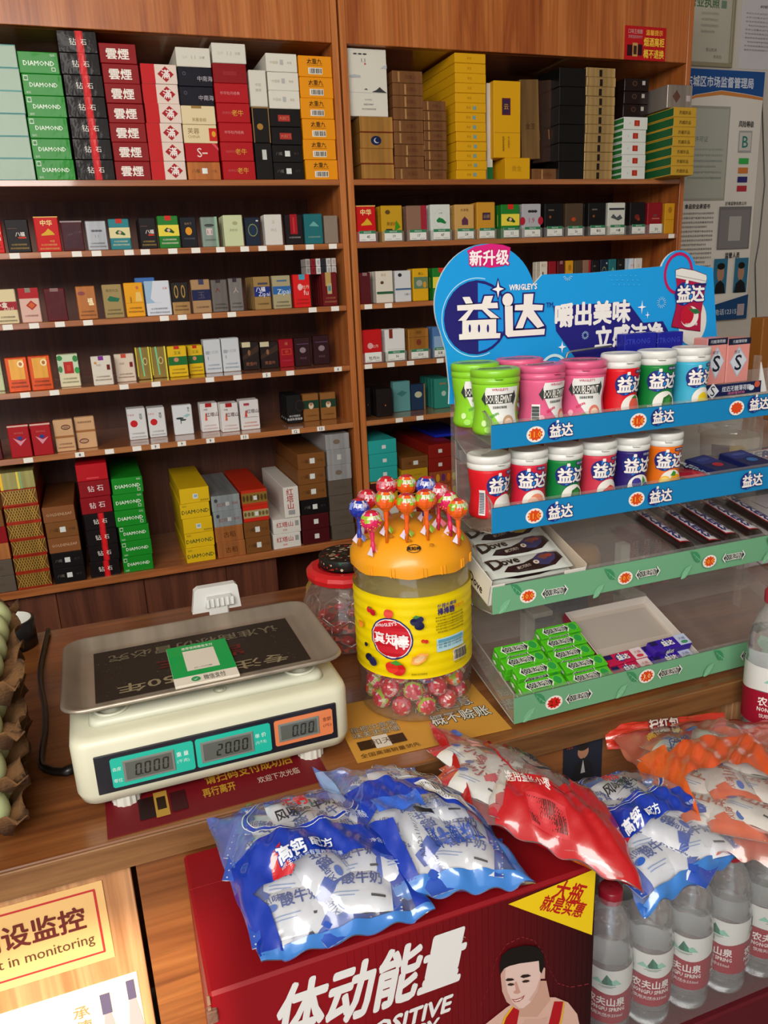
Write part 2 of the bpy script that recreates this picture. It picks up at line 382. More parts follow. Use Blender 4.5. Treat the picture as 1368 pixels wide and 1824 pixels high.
# price stickers on the shelf edges
def tags(shelf, cab, i, pxs, rep=None):
    for q, (px, py) in enumerate(pxs):
        p = aY(px, py, FY); m = M('paper'); w_ = .0105; h_ = .0060
        z = SZ[i]+TK[i]/2
        m.box(-w_, w_, -.0006, 0, -h_, h_, '#f0ece2', b=.0002)
        if rep and q in rep: decals(m, [('t', rep[q], .5, .5, .62, '#222222', .02)], front(-w_, -h_, -.0007), w_*2, h_*2)
        o = m.build('price_sticker', shelf); o.location = (p.x, FY+.0002, z)
def row(xs_, y0, y1, xa=0, xb=620): return [(x, y0+(y1-y0)*(x-xa)/(xb-xa)) for x in xs_]
tags(shL[2], cabL, 2, row([26, 82, 137, 172, 230, 259, 308, 349, 393, 436, 468, 515, 552, 593], 456, 440))
tags(shL[3], cabL, 3, row([14, 61, 107, 157, 293, 325, 369, 413, 557, 597], 585, 550), {})
tags(shL[4], cabL, 4, row([45, 97, 221, 278, 374, 423, 475, 517, 602], 707, 656), {6: '5', 8: '6'})
tags(shL[5], cabL, 5, row([50, 142, 195, 244, 277, 324, 375, 436, 527, 572], 822, 764), {1: '8', 4: '9', 5: '9', 6: '9', 7: '11', 8: '12', 9: '13'})
tags(shR[3], cabR, 3, row([656, 692], 548, 545)); tags(shR[4], cabR, 4, row([656, 696, 731, 784], 654, 645)); tags(shR[5], cabR, 5, row([711, 748], 750, 745)); tags(shR[2], cabR, 2, [(1196, 418)])
LN = ['', 'top', 'second', 'third', 'fourth', 'fifth', 'bottom']
# ---------------- cigarette cartons ----------------
Wt = '#e9e6dd'; Gd = '#caa24a'; Rd = '#b3121c'
QRs = lambda u, v, s=.16: [('r', u-s/2, v-s*.95, u+s/2, v+s*.95, '#d9dcd8')]
DIA = [('t', 'DIAMOND', .5, .48, .22, '#e8f2e4', .01), ('r', .80, .12, .90, .30, '#cfe0c8'), ('r', .815, .15, .885, .27, '#1f7a2c'), ('t', '钻石', .87, .86, .11, '#d8ead4')]
KS = {
 'teal': ('pale sea-green', '#9fb5a2', [('r', 0, 0, 1, .035, '#3f8d88'), ('r', 0, .965, 1, 1, '#3f8d88')], 'wrapped'),
 'green': ('green', '#168a22', DIA, 'wrapped'),
 'greenb': ('green', '#168a22', [('t', 'DIAMOND', .52, .5, .2, '#e8f2e4', .01), ('r', .04, .68, .15, .92, '#cfe0c8'), ('r', .055, .72, .135, .88, '#1f7a2c'), ('t', '钻石', .12, .14, .1, '#d8ead4')], 'wrapped'),
 'black': ('black red-striped', '#150e10', [('r', .46, 0, .66, 1, '#b01018'), ('r', .50, 0, .62, 1, '#d81c22'), ('t', '钻', .38, .5, .3, Wt), ('t', '石', .66, .5, .26, Wt)], 'wrapped'),
 'yun': ('dark red', '#8c1016', [('t', '雲煙', .48, .48, .5, '#efe6dc', .02, .62)], 'card'),
 'dia': ('red and cream', '#e3cfc2', [('r', 0, 0, .38, 1, '#c4161c'), ('p', [(.45, .5), (.68, .9), (.91, .5), (.68, .1)], '#a8161c'), ('t', '滿', .68, .5, .42, '#f0e6e0', .02)], 'card'),
 'copper': ('orange-brown', '#a6602c', [('t', '八福', .25, .5, .2, '#3a2416')]+QRs(.52, .5)+[('t', '小盒', .8, .5, .16, '#7c4a24')], 'foil'),
 'redS': ('red', '#b4101a', [('t', 'S', .42, .5, .5, '#e8d8d0'), ('r', .5, .42, .66, .5, '#e8c8c0'), ('p', [(.8, 1), (.9, 1), (1, .75), (1, .6)], '#d8545c')], 'card'),
 'cream': ('cream', '#e2cfa4', [('t', '芙蓉', .3, .65, .3, '#8a6a3c'), ('t', 'CHINA', .3, .35, .16, '#a88850'), ('r', .76, .12, 1, .82, '#cc2018'), ('e', .9, .5, .06, .16, '#e0a020')], 'card'),
 'cream2': ('cream', '#e2cfa4', [('r', .3, .85, .6, 1, '#9a7840'), ('t', '芙蓉香烟', .5, .25, .18, '#a08050')], 'card'),
 'navy': ('navy', '#12101e', [('t', '中南海', .78, .42, .26, '#b8b0b8'), ('e', .18, .66, .05, .1, '#5a5668'), ('e', .18, .66, .035, .07, '#1d1a2c')], 'wrapped'),
 'white': ('white', '#d8d4c6', [('t', '1.1', .5, .5, .2, '#a8a294'), ('t', '山水', .25, .5, .14, '#b8b2a4'), ('t', '如意', .75, .5, .14, '#b8b2a4')], 'card'),
 'whiteq': ('white', '#dcd8ca', [('t', '中国烟', .25, .5, .15, '#b0a894'), ('r', .44, .38, .55, .66, '#b4b4b0'), ('t', '草香', .75, .5, .13, '#c0b8a4')], 'card'),
 'red': ('red', '#b00e18', [('t', '老牛', .62, .5, .3, '#d8a838'), ('t', '经典牡丹', .32, .5, .13, '#c85858')], 'card'),
 'redb': ('red', '#b00e18', [('t', '中华牡丹经典', .45, .5, .16, '#d89090')], 'card'),
 'redd': ('deep red', '#8c0e16', [('r', .3, .4, .7, .6, '#98202a')], 'wrapped'),
 'blackw': ('black', '#110e0e', QRs(.5, .5, .17)+[('t', '八福', .22, .5, .18, '#7a706a'), ('t', '天下', .8, .5, .15, '#4a4040')], 'wrapped'),
 'blackr': ('black red-labelled', '#110d0e', [('r', .27, .3, .66, .66, '#a83028'), ('t', '大前门', .46, .48, .18, '#d08068')], 'wrapped'),
 'orange': ('orange', '#e8930c', [('t', '太重九', .48, .74, .24, '#2a1a08', .01), ('r', .25, .55, .72, .57, '#8a5a10'), ('r', .28, .13, .70, .44, '#e8e0d0')]+[('r', .33+.045*i, .17, .33+.045*i+(.028 if i % 3 else .018), .40, '#333333') for i in range(8)], 'card'),
 'gold': ('brass-gold', '#a87838', [('r', 0, 0, 1, .07, '#7a2818')], 'foil'),
 'goldc': ('brass-gold', '#a87838', [('e', .48, .5, .16, .3, '#15244e'), ('e', .5, .5, .09, .17, '#c8d0dc'), ('e', .53, .53, .08, .15, '#15244e')], 'foil'),
 'bronze': ('bronze', '#7c5230', [('r', .18, .08, .24, .92, '#b88c58'), ('t', '红塔山', .6, .5, .3, '#6a3020')], 'foil'),
 'bronze2': ('bronze', '#7c5230', [('r', .38, .08, .44, .92, '#b88c58'), ('t', '红塔山', .62, .5, .3, '#6a3020')], 'foil'),
 'amber': ('golden yellow', '#d9a010', [('t', '黄金', .42, .5, .25, '#a87810'), ('r', .56, .3, .67, .7, '#7a9a92')], 'card'),
 'amberp': ('golden yellow', '#d9a010', [('t', '黄金', .46, .5, .25, '#a87810')], 'card'),
 'blk': ('plain black', '#0e0c0c', [], 'wrapped'),
 'goldn': ('pale gold notched', '#a88a58', [('r', .44, .05, .54, .78, '#1c140c')], 'foil'),
 'dbrown': ('dark brown', '#1c0e0e', [('e', .42, .6, .1, .2, '#5a4030'), ('e', .42, .6, .07, .14, '#281514'), ('r', .72, .5, .84, .82, '#c0b8b0')], 'wrapped'),
 'wgreen': ('white red-sealed', '#dfe0da', [('r', .44, .28, .66, .74, '#b02a1c'), ('t', '玉', .55, .5, .26, '#e07050'), ('t', '溪', .25, .5, .14, '#a8a8a0')], 'card'),
 'gold24': ('gold', '#c49a34', [('t', '苏烟珍品', .5, .45, .36, '#3a2c10', .01)], 'card'),
 'silver': ('silver', '#a8a8a8', QRs(.5, .5, .18), 'foil'), 'silverb': ('silver', '#a8a8a8', [('e', .45, .5, .14, .16, '#8a7868')], 'foil'),
 'silverk': ('silver-blue', '#9aa4a6', [('e', .15, .7, .06, .12, '#4a5456'), ('t', '红河', .32, .42, .22, '#a03028')]+QRs(.55, .45, .13)+[('t', '香烟', .8, .45, .16, '#a86058')], 'foil'),
 'grey': ('grey-brown', '#5c5146', [('t', '红河香烟', .5, .5, .2, '#51463c')], 'wrapped'),
 'lattice': ('red and gold latticed', '#a83018', [('r', 0, .14, 1, .94, '#6c4a20')]+[('p', [(u, .14), (u+.02, .14), (u+.22, .94), (u+.20, .94)], '#c8a048') for u in [x*.078 for x in range(0, 11)]]+[('p', [(u+.2, .14), (u+.22, .14), (u+.02, .94), (u, .94)], '#c8a048') for u in [x*.078 for x in range(0, 11)]], 'foil'),
 'holo': ('holographic gold', '#9c9458', [('r', .02, 0, .09, 1, '#e8b028'), ('r', .50, 0, .56, 1, '#e8d048'), ('r', .57, 0, .63, 1, '#90b078')], 'foil'),
 'brown': ('brown', '#7a4c22', QRs(.52, .5, .18)+[('t', '八福', .24, .5, .22, '#3a2410'), ('t', '大福', .8, .5, .18, '#5a3818')], 'card'),
 'brownp': ('brown', '#84502a', [('t', 'GOLDENLEAF', .5, .5, .17, '#c8a888')], 'card'),
 'redz': ('dark red', '#8c0f1a', [('t', '钻', .38, .5, .34, '#f0e8e8'), ('t', '石', .68, .52, .34, '#f0e8e8')], 'wrapped'),
 'redg': ('bright red', '#b8101c', [('r', .3, .12, .7, .2, '#d84850')], 'wrapped'),
 'yellow': ('yellow', '#e0b814', [('t', 'DIAMOND', .5, .45, .26, '#2a4a22', .01), ('t', '钻石', .14, .85, .13, '#7a6418')], 'card'),
 'yellowq': ('yellow', '#e0b814', QRs(.52, .45, .17)+[('r', .535-.06, .38, .58, .55, '#88b0c0'), ('t', '香烟健康', .82, .16, .12, '#8a701c')], 'card'),
 'coppr': ('copper', '#b4703c', [('t', '古稻', .5, .48, .34, '#5a3010')], 'foil'),
 'redpat': ('red-orange patterned', '#c03018', [('r', .0, .18, 1, .82, '#8c6a2c')]+[('e', .08+.14*i, .5, .05, .2, '#50401c') for i in range(7)]+QRs(.52, .5, .14), 'card'),
 'redpat2': ('red-orange patterned', '#c82814', [('r', .0, .26, 1, .74, '#a89868')]+[('e', .08+.14*i, .5, .05, .14, '#6a5a30') for i in range(7)]+QRs(.52, .5, .14), 'card'),
 'wred': ('white red-lettered', '#dcd8cf', [('t', '红塔山', .42, .62, .32, '#b02028', .01, .6), ('r', .80, .45, .93, .8, '#9a9a98'), ('t', '经典', .42, .25, .13, '#c04048')], 'card'),
 'maroon': ('maroon', '#4a0f14', QRs(.52, .5, .17), 'wrapped'),
 'turq': ('turquoise', '#2aa6a0', QRs(.55, .48, .14), 'card'),
 'marg': ('maroon and gold', '#4a1418', [('r', 0, 0, 1, .12, '#c08838'), ('r', 0, .88, 1, 1, '#c08838'), ('t', '天之', .62, .5, .3, '#d8a858')], 'card'),
 'ylw': ('amber', '#dc9a14', [], 'card'), 'wht': ('plain white', '#d8d4cc', [('t', '中华', .5, .5, .2, '#b09080')], 'card'),
 'pattern': ('orange patterned', '#a05028', [('e', .1+.2*i, .5, .07, .3, ('#b02c4c', '#d8a030', '#6a3070', '#d86a20', '#c8a040')[i]) for i in range(5)], 'card'),
 'redq': ('red-brown', '#8c1c14', QRs(.42, .5, .14), 'wrapped'), 'gyl': ('mustard', '#c09618', [('t', 'FIRST AMBER', .5, .5, .16, '#8a6c14')], 'card'),
}
_proto = {}
def clampx(cab, a, b):
    lo, hi = (LEFTX+.018, .6335) if cab == 'left' else (.6755, 1.6705)
    return max(a, lo), min(b, hi)
CD = .275
def carton(kind, w_, h_, d_=CD, side=None):
    key = (kind, round(w_, 3), round(h_, 3), round(d_, 2))
    if key in _proto: return dup(_proto[key])
    nm, col, dec, mat = KS[kind]
    m = M(mat); m.box(-w_/2, w_/2, 0, d_, 0, h_, col, b=.0011)
    decals(m, dec, front(-w_/2, 0, 0), w_, h_)
    sd = {'wgreen': [('r', .0, .1, 1, .9, '#2f7a38'), ('r', 0, .4, 1, .55, '#d8e0d0')], 'gold24': [('r', .0, .12, 1, .9, '#1d5a30'), ('r', .30, .3, .5, .7, '#4a6a30')], 'amber': [], 'dia': [('r', 0, 0, 1, 1, '#c4161c')]}.get(kind)
    if sd: decals(m, sd, leftf(-w_/2, d_, 0), d_, h_)
    o = m.build('cigarette_carton'); _proto[key] = o; return o
def stack(cab, shelf, name, pxl, pxr, pyb, kinds, pytop=None, Y=None, h=None, jit=.0015, Zb=None, d=None, lab=None):
    """cartons piled flat, end towards the room; kinds from bottom to top"""
    Y = Y or FY+.006; z = Zb if Zb is not None else ST[shelf]+.0003
    a = aY(pxl, pyb, Y); b = aY(pxr, pyb, Y); a.x, b.x = clampx(cab, a.x, b.x); w_ = b.x-a.x; cx = (a.x+b.x)/2
    if h is None: h = (aY(pxr, pytop, Y).z-z)/len(kinds)
    d = d or min(CD, BY-.015-Y)
    grp = 'cartons in the %s on the %s shelf, %s cabinet' % (name, LN[shelf], cab)
    for i, k in enumerate(kinds):
        o = carton(k, w_, h-.0004, d); kn = KS[k][0]
        o.location = (cx+random.uniform(-jit, jit), Y+random.uniform(0, jit*1.5), z+i*h); o.rotation_euler = (0, 0, random.uniform(-.004, .004))
        pos = 'topmost carton' if i == len(kinds)-1 and i > 0 else ('lowest carton' if i == 0 and len(kinds) > 1 else (ORD[i+1]+' carton up') if len(kinds) > 1 else 'carton')
        tag(o, '%s %s in the %s, %s %s shelf' % (kn if len(kn.split()) < 4 else 'latticed', pos, name, cab, LN[shelf]), 'carton', grp)
def upright(cab, shelf, kind, pxl, pxr, pyb, pyt, Y, Zb, label, dec=None, tilt=0, d=None, col=None, roty=0, vert=True):
    a = aY(pxl, pyb, Y); b = aY(pxr, pyb, Y); a.x, b.x = clampx(cab, a.x, b.x); w_ = b.x-a.x; h_ = aY(pxr, pyt, Y).z-Zb
    nm, c_, dc, mat = KS[kind]; m = M(mat); d = d or min(CD, BY-.015-Y)
    m.box(-w_/2, w_/2, 0, d, 0, h_, col or c_, b=.0011)
    decals(m, dec if dec is not None else dc, front(-w_/2, 0, 0), w_, h_)
    o = m.build('cigarette_carton', loc=((a.x+b.x)/2, Y, Zb), rot=(tilt, roty, 0)); tag(o, label, 'carton', 'upright cartons on the %s shelf, %s cabinet' % (LN[shelf], cab)); return o
T1 = ST[1]+.0003
stack('left', 1, 'pale sea-green stack', -14, 65, 321, ['teal']*6, 81)
stack('left', 1, 'green stack', 67, 135.5, 321, ['greenb']*5+['green'], 95)
stack('left', 1, 'black red-striped stack', 138.5, 205.5, 321, ['black']*7, 58)
stack('left', 1, 'dark red stack', 207.5, 270, 321, ['yun']*7, 80)
stack('left', 1, 'red and cream stack', 273, 334.5, 321, ['dia']*6, 116)
stack('left', 1, 'cream and navy mixed stack', 336.5, 395, 320, ['copper', 'redS', 'cream', 'cream2', 'navy', 'navy', 'white'], 87)
stack('left', 1, 'white-topped red stack', 398.5, 456, 320, ['red', 'red', 'redb', 'red', 'redb', 'redd', 'white'], 79)
zb = T1
for k, dec, yt, lb in [('blackw', [('r', .42, .55, .68, .82, '#c8c8c4')], 255, 'black upright carton with white sticker beside the red stack, left top shelf'),
                   ('blackw', [('r', 0, 0, .06, 1, '#8a6a3c'), ('r', .94, 0, 1, 1, '#8a6a3c'), ('r', 0, .96, 1, 1, '#8a6a3c'), ('e', .42, .45, .18, .09, '#a87830')], 191, 'black gold-edged upright carton under a white one, left top shelf'),
                   ('white', [('t', '中国', .5, .6, .08, '#a8a294'), ('t', '烟草', .5, .45, .08, '#a8a294')], 126, 'white upright carton on the black gold-edged one, top shelf, left cabinet')]:
    o = upright('left', 1, k, 458.5, 488, 320, yt, FY+.006, zb, lb, dec); zb = aY(488, yt, FY+.006).z+.0004
stack('left', 1, 'black and white mixed stack', 490, 543, 320, ['blackw', 'blackw', 'blackr', 'blackr', 'whiteq', 'whiteq', 'whiteq'], 97)
stack('left', 1, 'orange stack', 545, 603, 319, ['orange']*6, 101)
# right cabinet, top shelf
stack('right', 1, 'brass-gold stack', 645, 703, 318, ['gold', 'gold', 'goldc', 'gold'], 208)
z_ = aY(703, 208, FY+.006).z+.002
MIST = [('t', '1.1', .42, .83, .055, '#3a3a3a', .01), ('e', .22, .92, .05, .012, '#444444'), ('e', .34, .92, .05, .012, '#444444'), ('e', .46, .92, .05, .012, '#444444'), ('r', .44, .765, .48, .79, '#c05040'),
        ('p', [(.05, .60), (.18, .62), (.33, .605), (.33, .575), (.05, .57)], '#b0b4b8'), ('p', [(.84, .72), (.92, .76), (1, .78), (1, .72)], '#b8bcc0'), ('p', [(.6, .365), (.72, .40), (.80, .445), (.88, .40), (.98, .36)], '#3c3c3e'), ('p', [(.40, .40), (.46, .42), (.5, .395)], '#4a4a4c'),
        ('r', 0, .355, 1, .358, '#c8c8c8'), ('t', '本公司提示', .5, .25, .022, '#888888'), ('t', '吸烟有害健康', .5, .18, .025, '#888888'), ('t', '请勿在禁烟场所吸烟', .5, .11, .024, '#888888')]
upright('right', 1, 'white', 622, 692, 209, 89, FY+.020, z_, 'tall white carton with misty mountain print, top shelf, right cabinet', MIST, d=.05)
stack('right', 1, 'tall bronze stack', 705, 757, 318, ['bronze', 'bronze2', 'bronze2', 'bronze', 'bronze', 'bronze2', 'bronze2', 'bronze2', 'bronze'], 127, Y=FY+.008)
stack('right', 1, 'copper stack', 757.5, 797, 319, ['bronze']*8, 180, Y=FY+.010)
stack('right', 1, 'golden yellow stack', 814, 867, 321, ['amber']*8+['amberp']*5, 96, Y=FY+.002)
m_ = [('t', '壹', .5, .62, .07, '#3a1c3c')]
z0 = ST[1]+.0003
stack('right', 1, 'golden single-carton pile', 900, 944, 322, ['amberp'], 281, Y=FY+.002)
zt = aY(900, 281, FY+.002).z+.001
YEL = [('r', .30, .56, .62, .78, '#5c2030'), ('r', .34, .58, .58, .76, '#3a2444'), ('t', '云', .46, .67, .07, '#b89030', .01), ('r', 0, .33, 1, .335, '#a87810'), ('v', '吸烟有害健康', .35, .27, .03, '#7a5a18'), ('v', '本公司提示', .55, .27, .028, '#7a5a18')]
upright('right', 1, 'amberp', 880, 927, 281, 145, FY+.01, zt, 'tall yellow carton with small purple label, top shelf, right cabinet', YEL, d=.05)
upright('right', 1, 'white', 868, 878, 321, 148, FY+.03, z0, 'white and green upright carton behind the tall yellow one, top shelf, right cabinet', [('r', 0, 0, 1, .14, '#1c6a34')], d=.05)
upright('right', 1, 'gold', 930, 962, 300, 142, FY+.03, zt, 'leaning brown-gold upright carton beside the tall yellow one, top shelf, right cabinet', [('t', '金圣', .5, .42, .07, '#3a2414')], d=.045, col='#806038', roty=-.04)
upright('right', 1, 'bronze', 950, 992, 300, 144, FY+.05, zt-.004, 'leaning dark bronze upright carton, top shelf, right cabinet', [('r', .3, .28, .34, .4, '#a86838'), ('r', .7, .28, .74, .4, '#a86838')], d=.045, col='#3c261a', roty=-.09)
stack('right', 1, 'low bronze pile', 948, 992, 322, ['bronze2'], 300, Y=FY+.02)
stack('right', 1, 'plain black stack', 995, 1040, 320, ['blk']*6, 121)
stack('right', 1, 'pale gold notched stack', 1041, 1091, 320, ['goldn']*12, 121)
stack('right', 1, 'white and dark brown stack', 1107, 1149, 318, ['wgreen']*5+['dbrown']*3, 140)
stack('right', 1, 'gold stack at the right end', 1195, 1235, 313, ['gold24']*7, 191, Y=FY-.072)
zt = aY(1235, 191, FY-.072).z+.0012
upright('right', 1, 'silver', 1188, 1232, 191, 152, FY-.05, zt, 'silver carton with a small brown diamond on top of the gold stack', [('p', [(.2, .5), (.36, .78), (.52, .5), (.36, .22)], '#6a4438'), ('r', .75, .3, .92, .55, '#c0b0b8')], col='#8a8078')
# bottom shelf
stack('left', 6, 'mixed leftmost stack', -38, 30, 1052, ['grey', 'grey', 'coppr', 'redd', 'brown'], 905, Y=FY+.004)
stack('left', 6, 'red and gold latticed stack', 33, 95, 1046, ['lattice']*6+['holo'], 833, Y=FY+.004)
stack('left', 6, 'brown and black stack', 99, 156, 1038, ['blackw', 'blackw', 'brownp', 'brown', 'brownp'], 895, Y=FY+.004, jit=.003)
stack('left', 6, 'red and black stack', 164, 218, 1030, ['black']*4+['redz', 'redz', 'redg'], 820, jit=.003)
stack('left', 6, 'green stack', 221, 275, 1017, ['greenb', 'greenb', 'greenb', 'green', 'green', 'green'], 845, jit=.003)
stack('left', 6, 'yellow stack', 333, 385, 997, ['yellow', 'yellow', 'yellowq', 'yellow', 'yellowq'], 864, jit=.003)
stack('left', 6, 'silver and copper stack', 388, 438, 990, ['coppr', 'coppr', 'silverk', 'silverk'], 877)
stack('left', 6, 'patterned red and brown stack', 440, 485, 983, ['brown', 'brown', 'redpat2', 'redpat'], 868)
stack('left', 6, 'white red-lettered stack', 489, 538, 974, ['wred', 'wred'], 920)
zt = aY(538, 920, FY+.006).z+.001
upright('left', 6, 'wred', 508, 535, 921, 865, FY+.006, zt, 'white red-lettered carton standing on edge, bottom shelf, left cabinet', [('v', '红塔山', .42, .84, .2, '#b02028', .01), ('r', .25, .1, .68, .25, '#9a9a98')])
stack('left', 6, 'brown and maroon stack', 541, 589, 967, ['maroon', 'maroon', 'blackw', 'brown', 'brown', 'brown'], 803)
stack('left', 6, 'silver and grey stack', 592, 633, 958, ['grey', 'grey', 'grey', 'grey', 'silverb', 'silver', 'silverb'], 769)
stack('right', 6, 'turquoise-topped stack', 663, 713, 955, ['redq', 'wht', 'ylw', 'marg', 'turq', 'turq', 'turq'], 780, Y=FY+.004)
stack('right', 6, 'brown and mustard stack', 720, 766, 950, ['blk', 'redq', 'marg', 'maroon', 'gyl', 'brown'], 810)
stack('right', 6, 'red-brown and patterned stack', 768, 815, 940, ['pattern', 'pattern', 'pattern', 'pattern', 'redq', 'redq'], 787)
stack('right', 6, 'black and silver stack', 822, 862, 930, ['blk', 'blk', 'blk', 'blk', 'silver'], 797)
zt = aY(815, 787, FY+.006).z+.001
upright('right', 6, 'navy', 775, 834, 787, 768, FY+.09, zt, 'glossy blue gift carton lying on the red-brown stack, right bottom shelf', [], col='#1428b0', d=.2)
